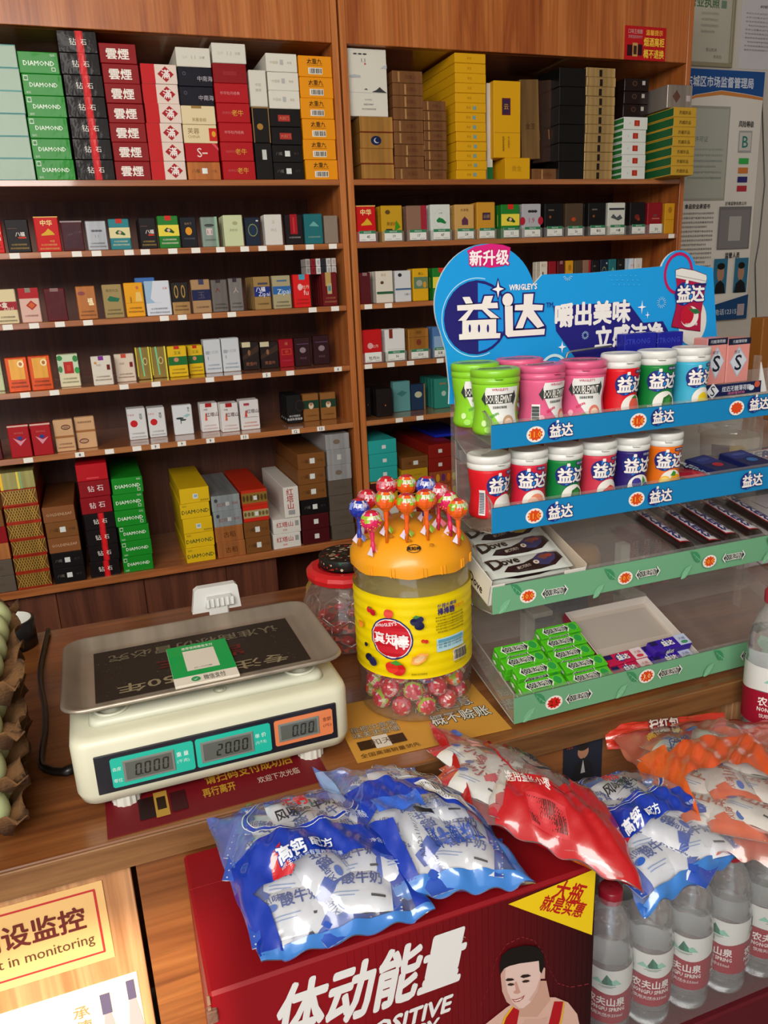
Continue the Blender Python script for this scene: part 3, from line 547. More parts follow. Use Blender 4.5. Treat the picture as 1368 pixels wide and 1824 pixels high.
# ---------------- cigarette packs ----------------
def WN(c, n=2, y0=.24): return [('t', '本公司提示吸烟有害健康', .5, y0, .052, c, 0, .66)] + ([('t', '请勿在禁烟场所吸烟戒烟', .5, y0-.11, .052, c, 0, .8)] if n > 1 else [])
BAND = lambda c: [('r', .34, .86, .66, 1, c)]
LEAF = lambda c: [('p', [(.28, .56), (.42, .64), (.62, .60), (.78, .50), (.72, .46), (.5, .5), (.34, .5)], c)]
PK = {
 'xs': ('#171214', [('t', '八福', .6, .55, .12, '#e0d8d0', .02), ('r', .5, .42, .85, .47, '#c03018'), ('r', .1, .72, .5, .73, '#8a5a4a')]+WN('#b8964a'), 'card'),
 'zh': ('#c80f14', [('t', '中华', .5, .82, .15, '#f0d890', .02), ('p', [(.24, .50), (.4, .56), (.55, .66), (.72, .56), (.8, .48), (.24, .46)], '#d8a828'), ('r', 0, .97, 1, 1, '#e0b060'), ('t', '中国', .65, .3, .06, '#e0b060')]+WN('#e0b060', 2, .2), 'card'),
 'mrn': ('#4a1018', [('r', .1, .1, .9, .9, '#43202a'), ('r', 0, .95, 1, 1, '#9a8a8a')], 'wrapped'),
 'slv': ('#8a8c90', [('e', .35, .66, .1, .04, '#44464c'), ('e', .52, .66, .1, .04, '#44464c'), ('e', .69, .66, .1, .04, '#44464c'), ('t', '1.1', .5, .48, .1, '#5a5a60')]+WN('#4a4c50'), 'foil'),
 'yux': ('#2a8088', [('r', 0, .38, 1, .72, '#e0d4a0'), *LEAF('#2a5a2a'), ('e', .5, .56, .08, .045, '#d8b0a0'), ('r', .36, .86, .66, 1, '#c42a1c')]+WN('#e0e0c0', 2, .27), 'card'),
 'yuxg': ('#237a2a', [('r', 0, .38, 1, .72, '#e8d448'), *LEAF('#1c5020'), ('e', .5, .56, .08, .045, '#e0b0a0'), ('r', .36, .86, .66, 1, '#d02a1c')]+WN('#e8e8d0', 2, .27), 'card'),
 'disc': ('#14161e', [('e', .5, .54, .2, .13, '#e0961c'), ('t', '和天下', .5, .78, .07, '#a08060')]+WN('#6a6a70', 1, .3), 'card'),
 'ggrn': ('#7a8a80', [('r', .3, .4, .68, .62, '#c8b8b4'), ('t', '1.1', .5, .5, .13, '#5a3a34'), ('e', .5, .72, .3, .05, '#3c4440'), ('r', .85, 0, 1, 1, '#8ab090')]+WN('#4a4c50', 1), 'foil'),
 'pgrn': ('#c8d0a4', [('e', .6, .74, .14, .06, '#a8a87c'), ('t', '黄鹤楼', .5, .52, .08, '#a8a080')], 'card'),
 'ring': ('#1a2436', [('e', .5, .55, .32, .22, '#8a9058'), ('e', .5, .55, .28, .19, '#1a3048'), ('r', .75, .85, .9, .9, '#c8ccd0')], 'card'),
 'wht': ('#d8d4cc', [('t', '玉', .5, .76, .1, '#b8a488'), ('t', '祥云', .5, .5, .09, '#b8a898')], 'card'),
 'blkr': ('#1a1014', [('r', .28, .35, .68, 1, '#a0101c'), ('r', .44, .4, .52, .9, '#c83038')]+WN('#b0a8a8', 1), 'wrapped'),
 'teal': ('#1f6a70', [('p', [(.25, .60), (.5, .75), (.62, .70), (.8, .58)], '#6aa8a4')]+WN('#9ab8a8', 1), 'wrapped'),
 'clr': ('#8a7a6c', [], 'wrapped'),
 'crm': ('#dccba0', [('r', 0, .40, 1, .64, '#a0182a'), ('t', '小盒', .3, .55, .14, '#e8e0d0', .02), ('t', 'Zipai', .6, .46, .1, '#e8d0b8')]+WN('#5a4a38', 2, .2), 'card'),
 'pink': ('#dcb4a4', [('r', 0, .70, 1, 1, '#b0141c'), ('p', [(.3, .5), (.58, .64), (.86, .5), (.58, .36)], '#b02818'), ('p', [(.4, .5), (.58, .59), (.76, .5), (.58, .41)], '#cc6030'), ('r', .35, .87, .62, 1, '#8a8070')]+WN('#8a5a50', 1, .2), 'card'),
 'dred': ('#5c1018', [('r', .3, .85, .7, 1, '#8a6a68'), ('r', .06, .1, .94, .9, '#54141c')], 'wrapped'),
 'cop': ('#a0602c', [('e', .28, .78, .2, .06, '#7c3a3c'), ('t', '福', .68, .56, .14, '#e8d8b0', .02), ('r', .6, .42, .86, .48, '#e0c898')]+WN('#5c3414'), 'foil'),
 'tan': ('#a08a58', [('p', [(.2, .55), (.35, .66), (.85, .58), (.75, .48), (.3, .5)], '#1c6a4c'), ('t', '南京九五', .5, .82, .08, '#5c5030')]+WN('#4a4028'), 'card'),
 'yel': ('#e8a010', [('e', .7, .85, .08, .05, '#c86a3c'), ('p', [(.55, .45), (.6, .72), (.85, .72), (.9, .45)], '#e8c068'), ('e', .3, .5, .05, .1, '#a87818'), ('r', 0, .41, 1, .415, '#8a6010')]+WN('#7a5010', 2, .26), 'card'),
 'wblu': ('#d4d8e0', [('p', [(0, 1), (.35, 1), (.2, .5), (.35, .38), (.7, .38), (0, .36)], '#9ab8d0'), ('t', '玉溪', .8, .78, .06, '#c04040')]+WN('#6a6e78', 2, .2), 'card'),
 'bgld': ('#14100e', [('r', 0, 0, 1, .38, '#a07a48'), ('e', .28, .7, .12, .2, '#a8823c'), ('e', .68, .7, .12, .2, '#a8823c'), ('e', .28, .7, .07, .14, '#14100e'), ('e', .68, .7, .07, .14, '#14100e')]+WN('#4a3418', 2, .25), 'foil'),
 'tnav': ('#a8845c', [('r', 0, .38, 1, .70, '#1a2048'), ('t', '玉', .5, .54, .2, '#5a5060'), ('r', .4, .85, .68, 1, '#3a3c58')]+WN('#5a3c24', 1, .18), 'card'),
 'sgry': ('#6e6862', [('t', '人', .4, .68, .14, '#7c2a24'), ('r', .3, .9, .6, 1, '#3a3038')]+WN('#3c3834', 2), 'foil'),
 'sgr2': ('#807c78', [('t', '人', .5, .64, .16, '#c8b0a8'), ('r', .3, .88, .6, 1, '#3a3038')]+WN('#3c3834', 2), 'foil'),
 'gnav': ('#9c7c48', [('r', 0, .40, 1, .70, '#1b2a78'), ('t', '八福', .4, .62, .13, '#e8e8f0', .02), ('t', 'Zipai', .6, .48, .13, '#e0e4f0'), ('r', .25, .76, .85, .82, '#4a4454')]+WN('#4c3818', 1, .18), 'card'),
 'gblu': ('#a89c78', [('r', 0, .44, 1, .68, '#2d62a0'), ('t', 'Zipai', .6, .52, .15, '#d8e4f0'), ('r', .25, .82, .8, .87, '#4a6a90')]+WN('#4c4838', 2, .2), 'card'),
 'redf': ('#d81c1c', [('r', .34, .84, .7, 1, '#4a9ab0'), ('e', .38, .62, .14, .1, '#e8b8b8'), ('t', '牡丹', .72, .62, .1, '#f0d0c0'), ('t', 'fu', .72, .46, .16, '#f0d0c8')]+WN('#a01818', 2), 'card'),
 'mred': ('#6a1218', [('r', .22, .6, .6, 1, '#b89858'), ('r', .32, .36, .62, .68, '#b8a878'), ('r', .38, .45, .56, .6, '#4a8a90')]+WN('#b07848', 2), 'card'),
 'orgg': ('#c84810', [('r', .18, .36, .84, .94, '#d89838'), ('e', .7, .80, .15, .1, '#e8d0a0'), ('e', .7, .80, .08, .055, '#a86828')]+WN('#5c2010', 2, .26), 'foil'),
 'wgr': ('#dcd4b0', [('r', 0, .42, 1, 1, '#c8d8b8'), ('e', .12, .9, .14, .08, '#3c8a48'), ('e', .88, .86, .13, .1, '#3c8a48'), ('e', .9, .5, .12, .1, '#3c9a48'), ('e', .1, .56, .1, .1, '#4c8a50'), ('r', .28, .42, .74, .78, '#b82a24'), ('r', .42, .5, .6, .68, '#c84830')]+WN('#6a7a50', 2, .26), 'card'),
 'wprp': ('#dcd4c4', [('r', .36, .86, .62, 1, '#7c2a90'), ('r', .74, .52, .9, .70, '#6c1c1c'), ('t', '利群', .35, .7, .07, '#b89890'), ('e', .2, .78, .07, .04, '#c89050')]+WN('#8a6a50', 2, .3), 'card'),
 'wred': ('#dcccb8', [('r', .34, .86, .6, 1, '#c84a34'), ('r', .74, .52, .9, .70, '#7c1c1c'), ('t', '利群', .35, .66, .07, '#a88878')]+WN('#8a5a50', 2, .28), 'card'),
 'holo': ('#8c7438', [('r', 0, .1, .08, 1, '#d8c838'), ('p', [(.30, 1), (.42, 1), (.5, .1), (.42, .1)], '#70c890'), ('r', .9, .0, 1, 1, '#d8d040'), ('e', .62, .56, .16, .12, '#c8b878'), ('e', .62, .56, .1, .08, '#7c6430')], 'foil'),
 'yelg': ('#e0b814', [('r', 0, .38, 1, .66, '#1c6a2c'), ('e', .42, .56, .13, .07, '#c88868'), ('r', .34, .90, .62, 1, '#c42818'), ('t', '玉溪', .5, .78, .1, '#6a7a1c')]+WN('#8a6a18', 2), 'card'),
 'wbl': ('#cdd2d6', [('t', '七匹狼', .55, .62, .08, '#98a0a8'), ('r', .08, .56, .3, .66, '#a0a8b0'), ('e', .2, .45, .03, .06, '#98a0a8')]+WN('#8aa0b0', 2), 'card'),
 'blkt': ('#241a18', [('r', .0, .82, .5, 1, '#cfc4a0'), ('p', [(.0, .5), (1, .9), (1, .66), (.0, .36)], '#3c2a20'), ('e', .4, .62, .08, .1, '#8a6040'), ('t', '黄金叶', .5, .22, .12, '#9a5c40')], 'wrapped'),
 'rdor': ('#981020', [('r', .15, .44, .85, .66, '#c04028'), ('r', .2, .47, .8, .63, '#981020'), ('t', '中', .5, .55, .12, '#d86030'), ('t', '福', .5, .84, .1, '#c87848')]+WN('#c04060', 1), 'wrapped'),
 'bron': ('#2e1318', [('e', .5, .56, .2, .1, '#8a7880'), ('r', .12, .76, .9, .79, '#5c3c5c'), ('t', '黄鹤楼', .5, .28, .07, '#6a4858')], 'wrapped'),
 'reds': ('#a8101c', [('r', 0, .95, 1, 1, '#d8b0a0'), ('p', [(.2, .62), (.55, .5), (.85, .58), (.5, .36)], '#d890a0'), ('e', .52, .60, .12, .06, '#2c3c88'), ('t', 'HONG', .5, .76, .06, '#d07060')], 'card'),
 'bei': ('#d0a478', [('r', 0, .43, 1, .50, '#a06838'), ('e', .62, .76, .24, .08, '#5c2c24'), ('e', .62, .76, .2, .05, '#b89070'), ('t', '宝岛', .62, .76, .06, '#5c2c24')]+WN('#7a5038', 2), 'card'),
 'bei2': ('#d0a478', [('r', 0, .52, 1, .59, '#a06838'), ('e', .35, .24, .24, .08, '#5c2c24'), ('e', .35, .24, .2, .05, '#b89070'), ('t', '吸烟有害健康', .5, .84, .06, '#7a5038')], 'card'),
 'wflo': ('#d8dada', [('e', .32, .52, .2, .11, '#c41c20'), ('t', '中南海', .2, .8, .06, '#c87878'), ('v', '宽窄', .72, .78, .09, '#2a2a2a')]+WN('#989898', 2, .2), 'card'),
 'wtre': ('#d8dcde', [('e', .34, .56, .2, .035, '#2c3c3c'), ('e', .5, .50, .16, .03, '#2c3c3c'), ('r', .36, .38, .40, .54, '#2c3c3c'), ('p', [(.5, .62), (.75, .70), (.92, .66), (.7, .58)], '#98c0c0'), ('v', '黄山', .82, .88, .07, '#6a6a6a')], 'card'),
 'wtow': ('#dad8d6', [('r', .3, .86, .66, 1, '#a81c20'), ('p', [(.22, .40), (.27, .66), (.33, .66), (.36, .40)], '#d86850'), ('t', '红塔山', .65, .60, .13, '#5c2c2c', .01), ('t', '中国', .3, .78, .06, '#4a4a4a')]+WN('#c8a8a0', 2, .22), 'card'),
 'wtw2': ('#dad8d6', [('r', .2, .82, .5, .9, '#a8384c'), ('p', [(.22, .44), (.27, .66), (.33, .66), (.36, .44)], '#c84038'), ('t', '红塔山', .65, .62, .12, '#4c2c2c', .01), ('r', .15, .42, .9, .43, '#5c3c3c')]+WN('#d07860', 2, .24), 'card'),
 'bwrn': ('#141414', [('e', .9, .6, .3, .2, '#3c2c20'), ('e', .9, .6, .27, .18, '#141414'), ('t', '本公司提示', .5, .26, .07, '#d8d8d8'), ('t', '吸烟有害健康', .5, .15, .08, '#d8d8d8')], 'card'),
 'bggr': ('#8a5c2c', [('r', 0, .46, 1, .76, '#1c3c28'), ('e', .5, .56, .16, .12, '#d8c8b0'), ('e', .5, .62, .1, .06, '#a87858')]+WN('#5c3814', 1, .2), 'card'),
 'rndA': ('#c4961c', [('t', '黄鹤楼', .5, .5, .1, '#5c3c14'), ('r', .2, .28, .5, .36, '#2c2418'), ('p', [(.6, .3), (.9, .4), (.7, .6)], '#3c8a1c'), ('e', .3, .82, .12, .06, '#5c4418')], 'card'),
 'rndB': ('#8a6854', [('r', .7, 0, 1, 1, '#9c2434')], 'card'), 'rndC': ('#d4d8d0', [('e', .5, .6, .34, .26, '#c4ccc4'), ('e', .5, .6, .32, .245, '#d4d8d0'), ('t', '小苏', .5, .76, .05, '#2c2c2c'), *LEAF('#1c7a3c')], 'card'),
 'rndD': ('#c89c58', [('t', '大丰收', .5, .84, .08, '#5c3c1c'), ('p', [(.35, .42), (.35, .56), (.5, .66), (.68, .56), (.68, .42)], '#5c3048')], 'card'),
 'rndE': ('#c8902c', [('r', .3, .52, .74, .72, '#4c2434'), ('r', .34, .55, .70, .69, '#3a2a54'), ('t', '云烟', .52, .62, .09, '#b09040')], 'card'),
 'rndF': ('#b0b0b4', [('e', .4, .78, .1, .04, '#2c2c30'), ('e', .55, .78, .1, .04, '#2c2c30'), ('e', .7, .78, .1, .04, '#2c2c30'), ('e', 0.02, .5, .14, .12, '#b01c34'), ('e', .98, .5, .14, .12, '#b01c34'), ('t', '1.9', .5, .52, .14, '#b04468')], 'card'),
 'rndG': ('#141314', [('r', .2, .78, .5, .82, '#6a6058'), ('e', .3, .6, .06, .04, '#8a4a20')], 'card'), 'rndH': ('#4c3c2c', [('e', .45, .52, .12, .06, '#b84420')], 'card'),
 'rndI': ('#cfcfc4', [('r', .05, .78, .95, .84, '#2a2c38'), ('p', [(.15, .55), (.3, .66), (.5, .55), (.7, .64), (.85, .52), (.6, .45), (.4, .5)], '#4c5454')], 'card'),
 'rndJ': ('#171214', [('e', .45, .55, .16, .08, '#702018'), ('e', .55, .48, .1, .05, '#8a3018')], 'card'),
 'rndK': ('#8c1420', [('r', .3, .48, .8, .52, '#b06850'), ('e', .5, .6, .14, .04, '#704040')], 'card'), 'rndL': ('#d0941c', [('e', .5, .78, .2, .1, '#a8701c'), ('r', 0, .46, 1, .47, '#8a5c10')], 'card'),
 'wtan': ('#d8d0c0', [('e', .35, .64, .1, .05, '#5c3c28'), ('t', '真龙', .45, .88, .08, '#b0905c'), ('r', .02, .28, 1, .36, '#2c5c3c')], 'card'), 'wink': ('#cfd0d0', [('e', .3, .86, .12, .06, '#2c2c34'), ('r', 0, .38, 1, .44, '#4c6a8c'), ('t', '大重九', .72, .24, .06, '#5c6470')], 'card'),
 'yfor': ('#d8a414', [('r', .04, .38, .96, .74, '#5c7c5c'), ('e', .4, .55, .2, .1, '#a0a090'), ('e', .75, .5, .12, .1, '#c8902c'), ('t', '黄山', .5, .84, .08, '#6a5010')], 'card'),
 'redh': ('#c01418', [('e', .4, .52, .14, .09, '#d8a0a0'), ('t', '牡丹', .65, .5, .09, '#e8c0b0')], 'card'), 'wshl': ('#dcdad6', [('r', .2, .72, .38, 1, '#7c2c1c'), ('r', .1, .38, .95, .385, '#3c3c3c')], 'card'),
 'gshl': ('#a8702c', [('r', 0, .72, 1, .73, '#5c3814'), ('e', .5, .56, .12, .1, '#8a3c2c'), ('e', .5, .88, .14, .06, '#8a5c20')], 'foil'), 'blus': ('#4c74a8', [('r', .1, .3, .9, .7, '#8aa8c8')], 'card'),
 'dkbx': ('#1c1414', [('e', .55, .4, .04, .03, '#a86840')], 'wrapped'), 'tlbx': ('#5c9494', [('t', '西湖', .5, .6, .1, '#2c5454'), ('p', [(.2, .6), (.5, .7), (.8, .62), (.5, .5)], '#3c7474')], 'card'), 'nvbx': ('#1c3450', [('e', .5, .6, .26, .12, '#b8b898'), ('r', .9, 0, 1, 1, '#8a6c3c')], 'card'),
 'tlgr': ('#2c8474', [('e', .55, .5, .14, .09, '#a8c8b8'), ('r', .3, .8, .7, .86, '#8a7c54')], 'card'), 'bktb': ('#3c6cb0', [], 'card'),
}
_pp = {}
def pack(kind, w_, h_, d_=.021):
    key = (kind, round(w_/.002), round(h_/.002))
    if key in _pp: return dup(_pp[key])
    col, dec, mat = PK[kind]; m = M(mat); m.box(-w_/2, w_/2, 0, d_, 0, h_, col, b=.0016)
    # the seam of the flip lid on the sides and a foil-coloured sealing line
    dk = tuple(.55*c for c in C(col))
    if kind[0:3] != 'clr': decals(m, [('r', 0, .735, 1, .742, dk)], leftf(-w_/2, d_, 0), d_, h_)
    decals(m, dec, front(-w_/2, 0, 0), w_, h_)
    o = m.build('cigarette_pack'); _pp[key] = o; return o
def packs(cab, shelf, rows, zoff=0):
    z = ST[shelf]+.0003+zoff; prev = None
    for rw in rows:
        kind, xl, xr, yt, yb, desc = rw[:6]; behind = rw[6] if len(rw) > 6 else 0
        if shelf >= 4 or z < CAMZ-.10: Y = max(FY+.004, aZ((xl+xr)/2, yb, z).y)
        else: Y = FY+.006+(.004 if prev else 0)
        if Y > FY+.09: Y = FY+.09
        a = aY(xl, yb, Y); b = aY(xr, yb, Y); a.x, b.x = clampx(cab, a.x, b.x)
        if prev is not None and a.x < prev+.0006 and prev-a.x < .02: a.x = prev+.0006
        w_ = b.x-a.x; h_ = aY((xl+xr)/2, yt, Y).z-aY((xl+xr)/2, yb, Y).z
        prev = b.x
        g = 'cigarette packs on the %s shelf, %s cabinet' % (LN[shelf], cab)
        for q in range(behind+1):
            o = pack(kind, w_, h_); o.location = ((a.x+b.x)/2, Y+q*.0222, z); o.rotation_euler = (0, 0, random.uniform(-.012, .012) if q == 0 else 0)
            tag(o, ('%s pack%s, %s %s shelf' % (desc, '' if not behind else ' at the front of its row', cab, LN[shelf])) if q == 0 else ('%s pack %s behind its front one, %s %s shelf' % (desc, ['', 'first', 'second', 'third', 'fourth', 'fifth'][q], cab, LN[shelf])), 'cigarette pack', g)
packs('left', 2, [
 ('redf', -22, 9, 388, 447, 'red half-cut'), ('xs', 15.6, 57, 387, 447, 'black with gold warning lines'), ('zh', 68, 111, 384, 447, 'bright red with gold gate'), ('mrn', 114, 152, 392, 446, 'plain maroon shiny'), ('slv', 157.6, 194.5, 393, 446, 'silver with three dark domes'),
 ('yux', 199, 235.5, 390, 445, 'teal with yellow leaf band'), ('xs', 252, 282.5, 388, 444, 'black narrow stacked', 3), ('yuxg', 286, 322.5, 386, 444, 'green with yellow leaf band'), ('disc', 325, 354, 388, 443, 'black with orange disc'), ('ggrn', 362, 391, 389, 443, 'grey-green foil'),
 ('pgrn', 402, 436, 386, 442, 'pale yellow-green', 2), ('ring', 440, 466, 390, 441, 'navy with thin ring'), ('wht', 474.5, 505.5, 386, 441, 'white with small gold emblem', 1), ('blkr', 511, 542, 386, 440, 'black with red centre stripe'), ('teal', 545, 577, 386, 440, 'deep teal'), ('clr', 580, 604, 388, 438, 'dull grey-brown cellophaned')])
packs('left', 3, [
 ('crm', -3, 36, 516, 578, 'cream with red band'), ('pink', 41, 76.5, 514, 576, 'pink with red top and diamond'), ('dred', 86, 123, 514, 573, 'dark red cellophaned'), ('cop', 142, 176.5, 511, 571, 'copper foil'), ('tan', 189, 223.5, 509, 569, 'tan with green leaf'),
 ('yel', 227.6, 261, 507, 568, 'yellow with small pagoda'), ('wblu', 264, 308, 504, 566, 'white and light-blue wide'), ('bgld', 310, 340.5, 505, 563, 'black and gold with two rings'), ('tnav', 346, 379, 502, 562, 'tan with navy band'), ('sgry', 381, 409, 502, 560, 'dark silver'),
 ('sgr2', 412, 436, 499, 558, 'lighter silver'), ('gnav', 456, 485, 498, 557, 'gold with navy band', 4), ('gblu', 489, 521, 496, 555, 'gold with blue band'), ('redf', 526, 555.5, 494, 553, 'bright red with peony'), ('mred', 577, 603, 491, 551, 'dark red with gold panel', 4)])
# small packs lying on top of the dark red row, and the blue pack behind the white one
zt = ST[3]+.0803
for lv in range(2):
    for q in range(6):
        a = aY(551+q*9.2, 500, FY+.01)
        m = M('card'); m.box(-.0058, .0058, 0, .05, 0, .0185, ('#a8a4a0', '#8c1c24', '#d8d4d0', '#2c2c34', '#cfcac4', '#c8c0bc')[q], b=.0008)
        decals(m, [('r', .2, .2, .8, .8, ('#888480', '#6c1018', '#b0acac', '#1c1c24', '#a8a4a4', '#b0a4a0')[q])], front(-.0058, 0, 0), .0116, .0185)
        o = m.build('cigarette_pack', loc=(min(a.x, .6275), FY+.012, zt+lv*.0192))
        tag(o, '%s end-on pack in the %s layer above the dark red row, left third shelf' % (('grey', 'crimson', 'off-white', 'black', 'cream', 'pinkish white')[q], ('lower', 'upper')[lv]), 'cigarette pack', 'small packs lying on the dark red row')
o = pack('bktb', .046, .089); o.location = (aY(265, 560, FY+.04).x, FY+.036, ST[3]+.0003); tag(o, 'light blue pack rising behind the white and light-blue one, left third shelf', 'cigarette pack')
packs('left', 4, [
 ('pgrn', -14, 10, 636, 697, 'pale green half-cut'), ('orgg', 17, 56.5, 636, 698, 'left orange and gold'), ('orgg', 58, 97, 633, 695, 'right orange and gold'), ('wgr', 109, 145.5, 631, 689, 'cream green-leaved red-squared', 1), ('wprp', 168, 204, 634, 686, 'white with purple tab'), ('wred', 209, 244, 630, 680, 'white with red tab'),
 ('holo', 247, 272, 618, 676, 'left holographic gold'), ('holo', 273, 300.5, 617, 673, 'right holographic gold'), ('yelg', 303.5, 337, 616, 671, 'left yellow with green band'), ('yelg', 338.6, 365, 614, 666, 'right yellow with green band', 1), ('wbl', 367.5, 397.5, 603, 663, 'left white blue-grey printed', 1), ('wbl', 399, 430, 601, 661, 'right white blue-grey printed', 1),
 ('blkt', 434.5, 464, 608, 658, 'left black with cream tab', 1), ('blkt', 466.5, 498, 608, 656, 'right black with cream tab'), ('rdor', 500, 525, 603, 653, 'red with orange frame'), ('bron', 527.5, 555, 601, 652, 'left dark plum'), ('bron', 560.5, 588.5, 597, 649, 'right dark plum')])
packs('left', 5, [
 ('dred', -14, 6, 762, 820, 'dark red half-cut'), ('reds', 22, 60, 760, 818, 'left red with blue badge'), ('reds', 62, 98, 757, 814, 'right red with blue badge'), ('bei', 102, 137, 747, 804, 'beige with oval at the top'), ('bei2', 139.5, 175, 742, 798, 'beige with oval at the bottom'),
 ('wflo', 232, 265, 727, 783, 'left white with red flower', 1), ('wflo', 267.5, 298.5, 724, 777, 'right white with red flower', 1), ('wtre', 312, 346.5, 721, 774, 'white with dark pine tree'), ('wtow', 360.5, 392, 717, 768, 'left white red-tabbed tower', 1), ('wtow', 396.5, 428, 717, 769, 'right white red-tabbed tower', 1), ('wtw2', 431, 464.5, 712, 765, 'white untabbed red tower', 1),
 ('bwrn', 513, 539, 703, 754, 'black with white warning text', 3), ('bggr', 542, 570, 701, 750, 'left bronze with green band'), ('bggr', 573, 600, 698, 746, 'right bronze with green band')])
for q in range(2):
    o = pack('dred', .05, .03); o.location = (aY(48, 760, FY+.08).x, FY+.065, ST[5]+.0003+q*.031); tag(o, 'dark red pack lying behind the two red ones, %s, left fifth shelf' % ('underneath' if q == 0 else 'on top'), 'cigarette pack')
# right cabinet: packs in clear holders with price cards
def holder(shelf, xl, xr, yb, Y, txt, colr, hh=.026, desc=''):
    z = ST[shelf]+.0003; a = aY(xl, yb, Y); b = aY(xr, yb, Y); w_ = b.x-a.x+.004
    root = empty('pack_holder', ((a.x+b.x)/2, Y, z), label='clear holder with price card for the %s pack, right %s shelf' % (desc, LN[shelf]), cat='display holder', group='clear pack holders on the %s shelf' % LN[shelf])
    m = M('acrylic')
    m.box(-w_/2, w_/2, -.0045, -.0030, 0, hh, '#ffffff', b=.0003); m.box(-w_/2, -w_/2+.001, -.0030, .04, 0, hh, '#ffffff', b=.0002); m.box(w_/2-.001, w_/2, -.0030, .04, 0, hh, '#ffffff', b=.0002)
    m.build('clear_tray', root)
    m = M('paper'); cw = w_*.78; m.box(-cw/2, cw/2, -.0056, -.0050, .003, .003+hh*.98, '#e4e4dc', b=.0001)
    decals(m, ([('r', 0, .72, 1, 1, '#2a7a50'), ('t', '零售标价签', .5, .85, .14, '#d8e8dc')] if colr else [])+[('t', txt, .55, .42, .34 if not colr else .26, '#2c2c2c', .01), ('r', .08, .12, .4, .16, '#a0a0a0'), ('r', .6, .12, .9, .16, '#a0a0a0')], front(-cw/2, .003, -.0058), cw, hh*.98)
    m.build('price_card', root)
def rpacks(shelf, rows):
    z = ST[shelf]+.0003; prev = None
    for kind, xl, xr, yt, yb, desc, txt, colr in rows:
        Y = FY+.012; a = aY(xl, yb, Y); b = aY(xr, yb, Y); a.x, b.x = clampx('right', a.x, b.x); w_ = b.x-a.x; h_ = aY((xl+xr)/2, yt, Y).z-z
        for q in range(2):
            if q and kind in ('redh', 'zh', 'rndL'): continue
            o = pack(kind, w_, h_); o.location = ((a.x+b.x)/2, Y+q*.0222, z)
            tag(o, '%s pack %s, right %s shelf' % (desc, 'in the front of its clear holder' if not q else 'standing second in its clear holder', LN[shelf]), 'cigarette pack', 'cigarette packs in clear holders on the %s shelf' % LN[shelf])
        if txt is not None: holder(shelf, xl, xr, yb, Y, txt, colr, desc=desc)
rpacks(2, [('zh', 636.6, 671, 366, 428, 'red with gold gate', '45', 1), ('rndA', 681, 718, 366, 427, 'yellow with green sprig', '19', 1), ('rndB', 726, 761, 366, 427, 'brown and crimson', '17', 1), ('rndC', 768, 803, 364, 426, 'white with green leaf', '47', 1), ('rndD', 811, 845, 364, 425, 'tan with plum house', '24', 1), ('rndE', 850, 882, 360, 425, 'golden with purple plate', '23', 1),
 ('yuxg', 893, 925, 364, 424, 'green with yellow band', '22', 1), ('rndF', 930, 963, 363, 423, 'silver with crimson side discs', '18', 1), ('rndG', 970, 1002, 362, 422, 'black with small brown mark', '19', 1), ('rndH', 1007, 1038, 362, 421, 'dark bronze with orange dot', '26', 1), ('rndG', 1047, 1078, 361, 421, 'plain black', '软云', 1), ('rndI', 1082, 1112, 361, 420, 'off-white ink-painted', '大重', 1), ('rndJ', 1121, 1148, 360, 419, 'black with dark red blossoms', '30', 1), ('rndK', 1152, 1178, 361, 419, 'crimson with brown line', '30', 0), ('rndL', 1183, 1203, 362, 417, 'small amber', None, 0)])
packs('right', 3, [('dred', 641, 662, 484, 540, 'dark red'), ('wtan', 671.5, 701.5, 482, 539, 'cream with brown leaf', 2), ('wink', 705.5, 733.5, 482, 538, 'white with blue line'), ('yfor', 737, 764, 479, 537, 'yellow with forest picture', 1), ('yuxg', 772, 800, 479, 536, 'green and yellow', 2)]
  +[(('wtan', 'rndK', 'dred', 'rndL', 'rndH', 'rndB', 'rndG', 'ring', 'teal', 'rndG', 'wblu', 'wht')[i], 962+i*15.2, 975+i*15.2, 464-i*.5, 522-i*.8, ('thin cream', 'thin crimson', 'thin dark red', 'thin amber', 'thin bronze', 'thin brown', 'first thin black', 'thin navy', 'thin teal', 'second thin black', 'thin white and blue', 'thin white')[i], 1) for i in range(12)])
rpacks(4, [('redh', 647, 682, 587, 648, 'red with peony', '牡丹30', 0), ('wshl', 688, 723, 586, 647, 'white with brown tab', '36', 1), ('gshl', 729, 765, 585, 645, 'gold foil', '红35', 1), ('blus', 772, 792, 582, 643, 'blue', '玉溪', 1)])
packs('right', 5, [('dkbx', 650, 662, 690, 742, 'narrow black'), ('dkbx', 672, 700, 692, 742, 'dark glossy wide', 3), ('tlbx', 702, 732, 679, 733, 'grey-teal'), ('nvbx', 733.5, 758, 680, 726, 'navy with cream disc'), ('tlgr', 775, 804, 674, 727, 'green-teal', 4)])
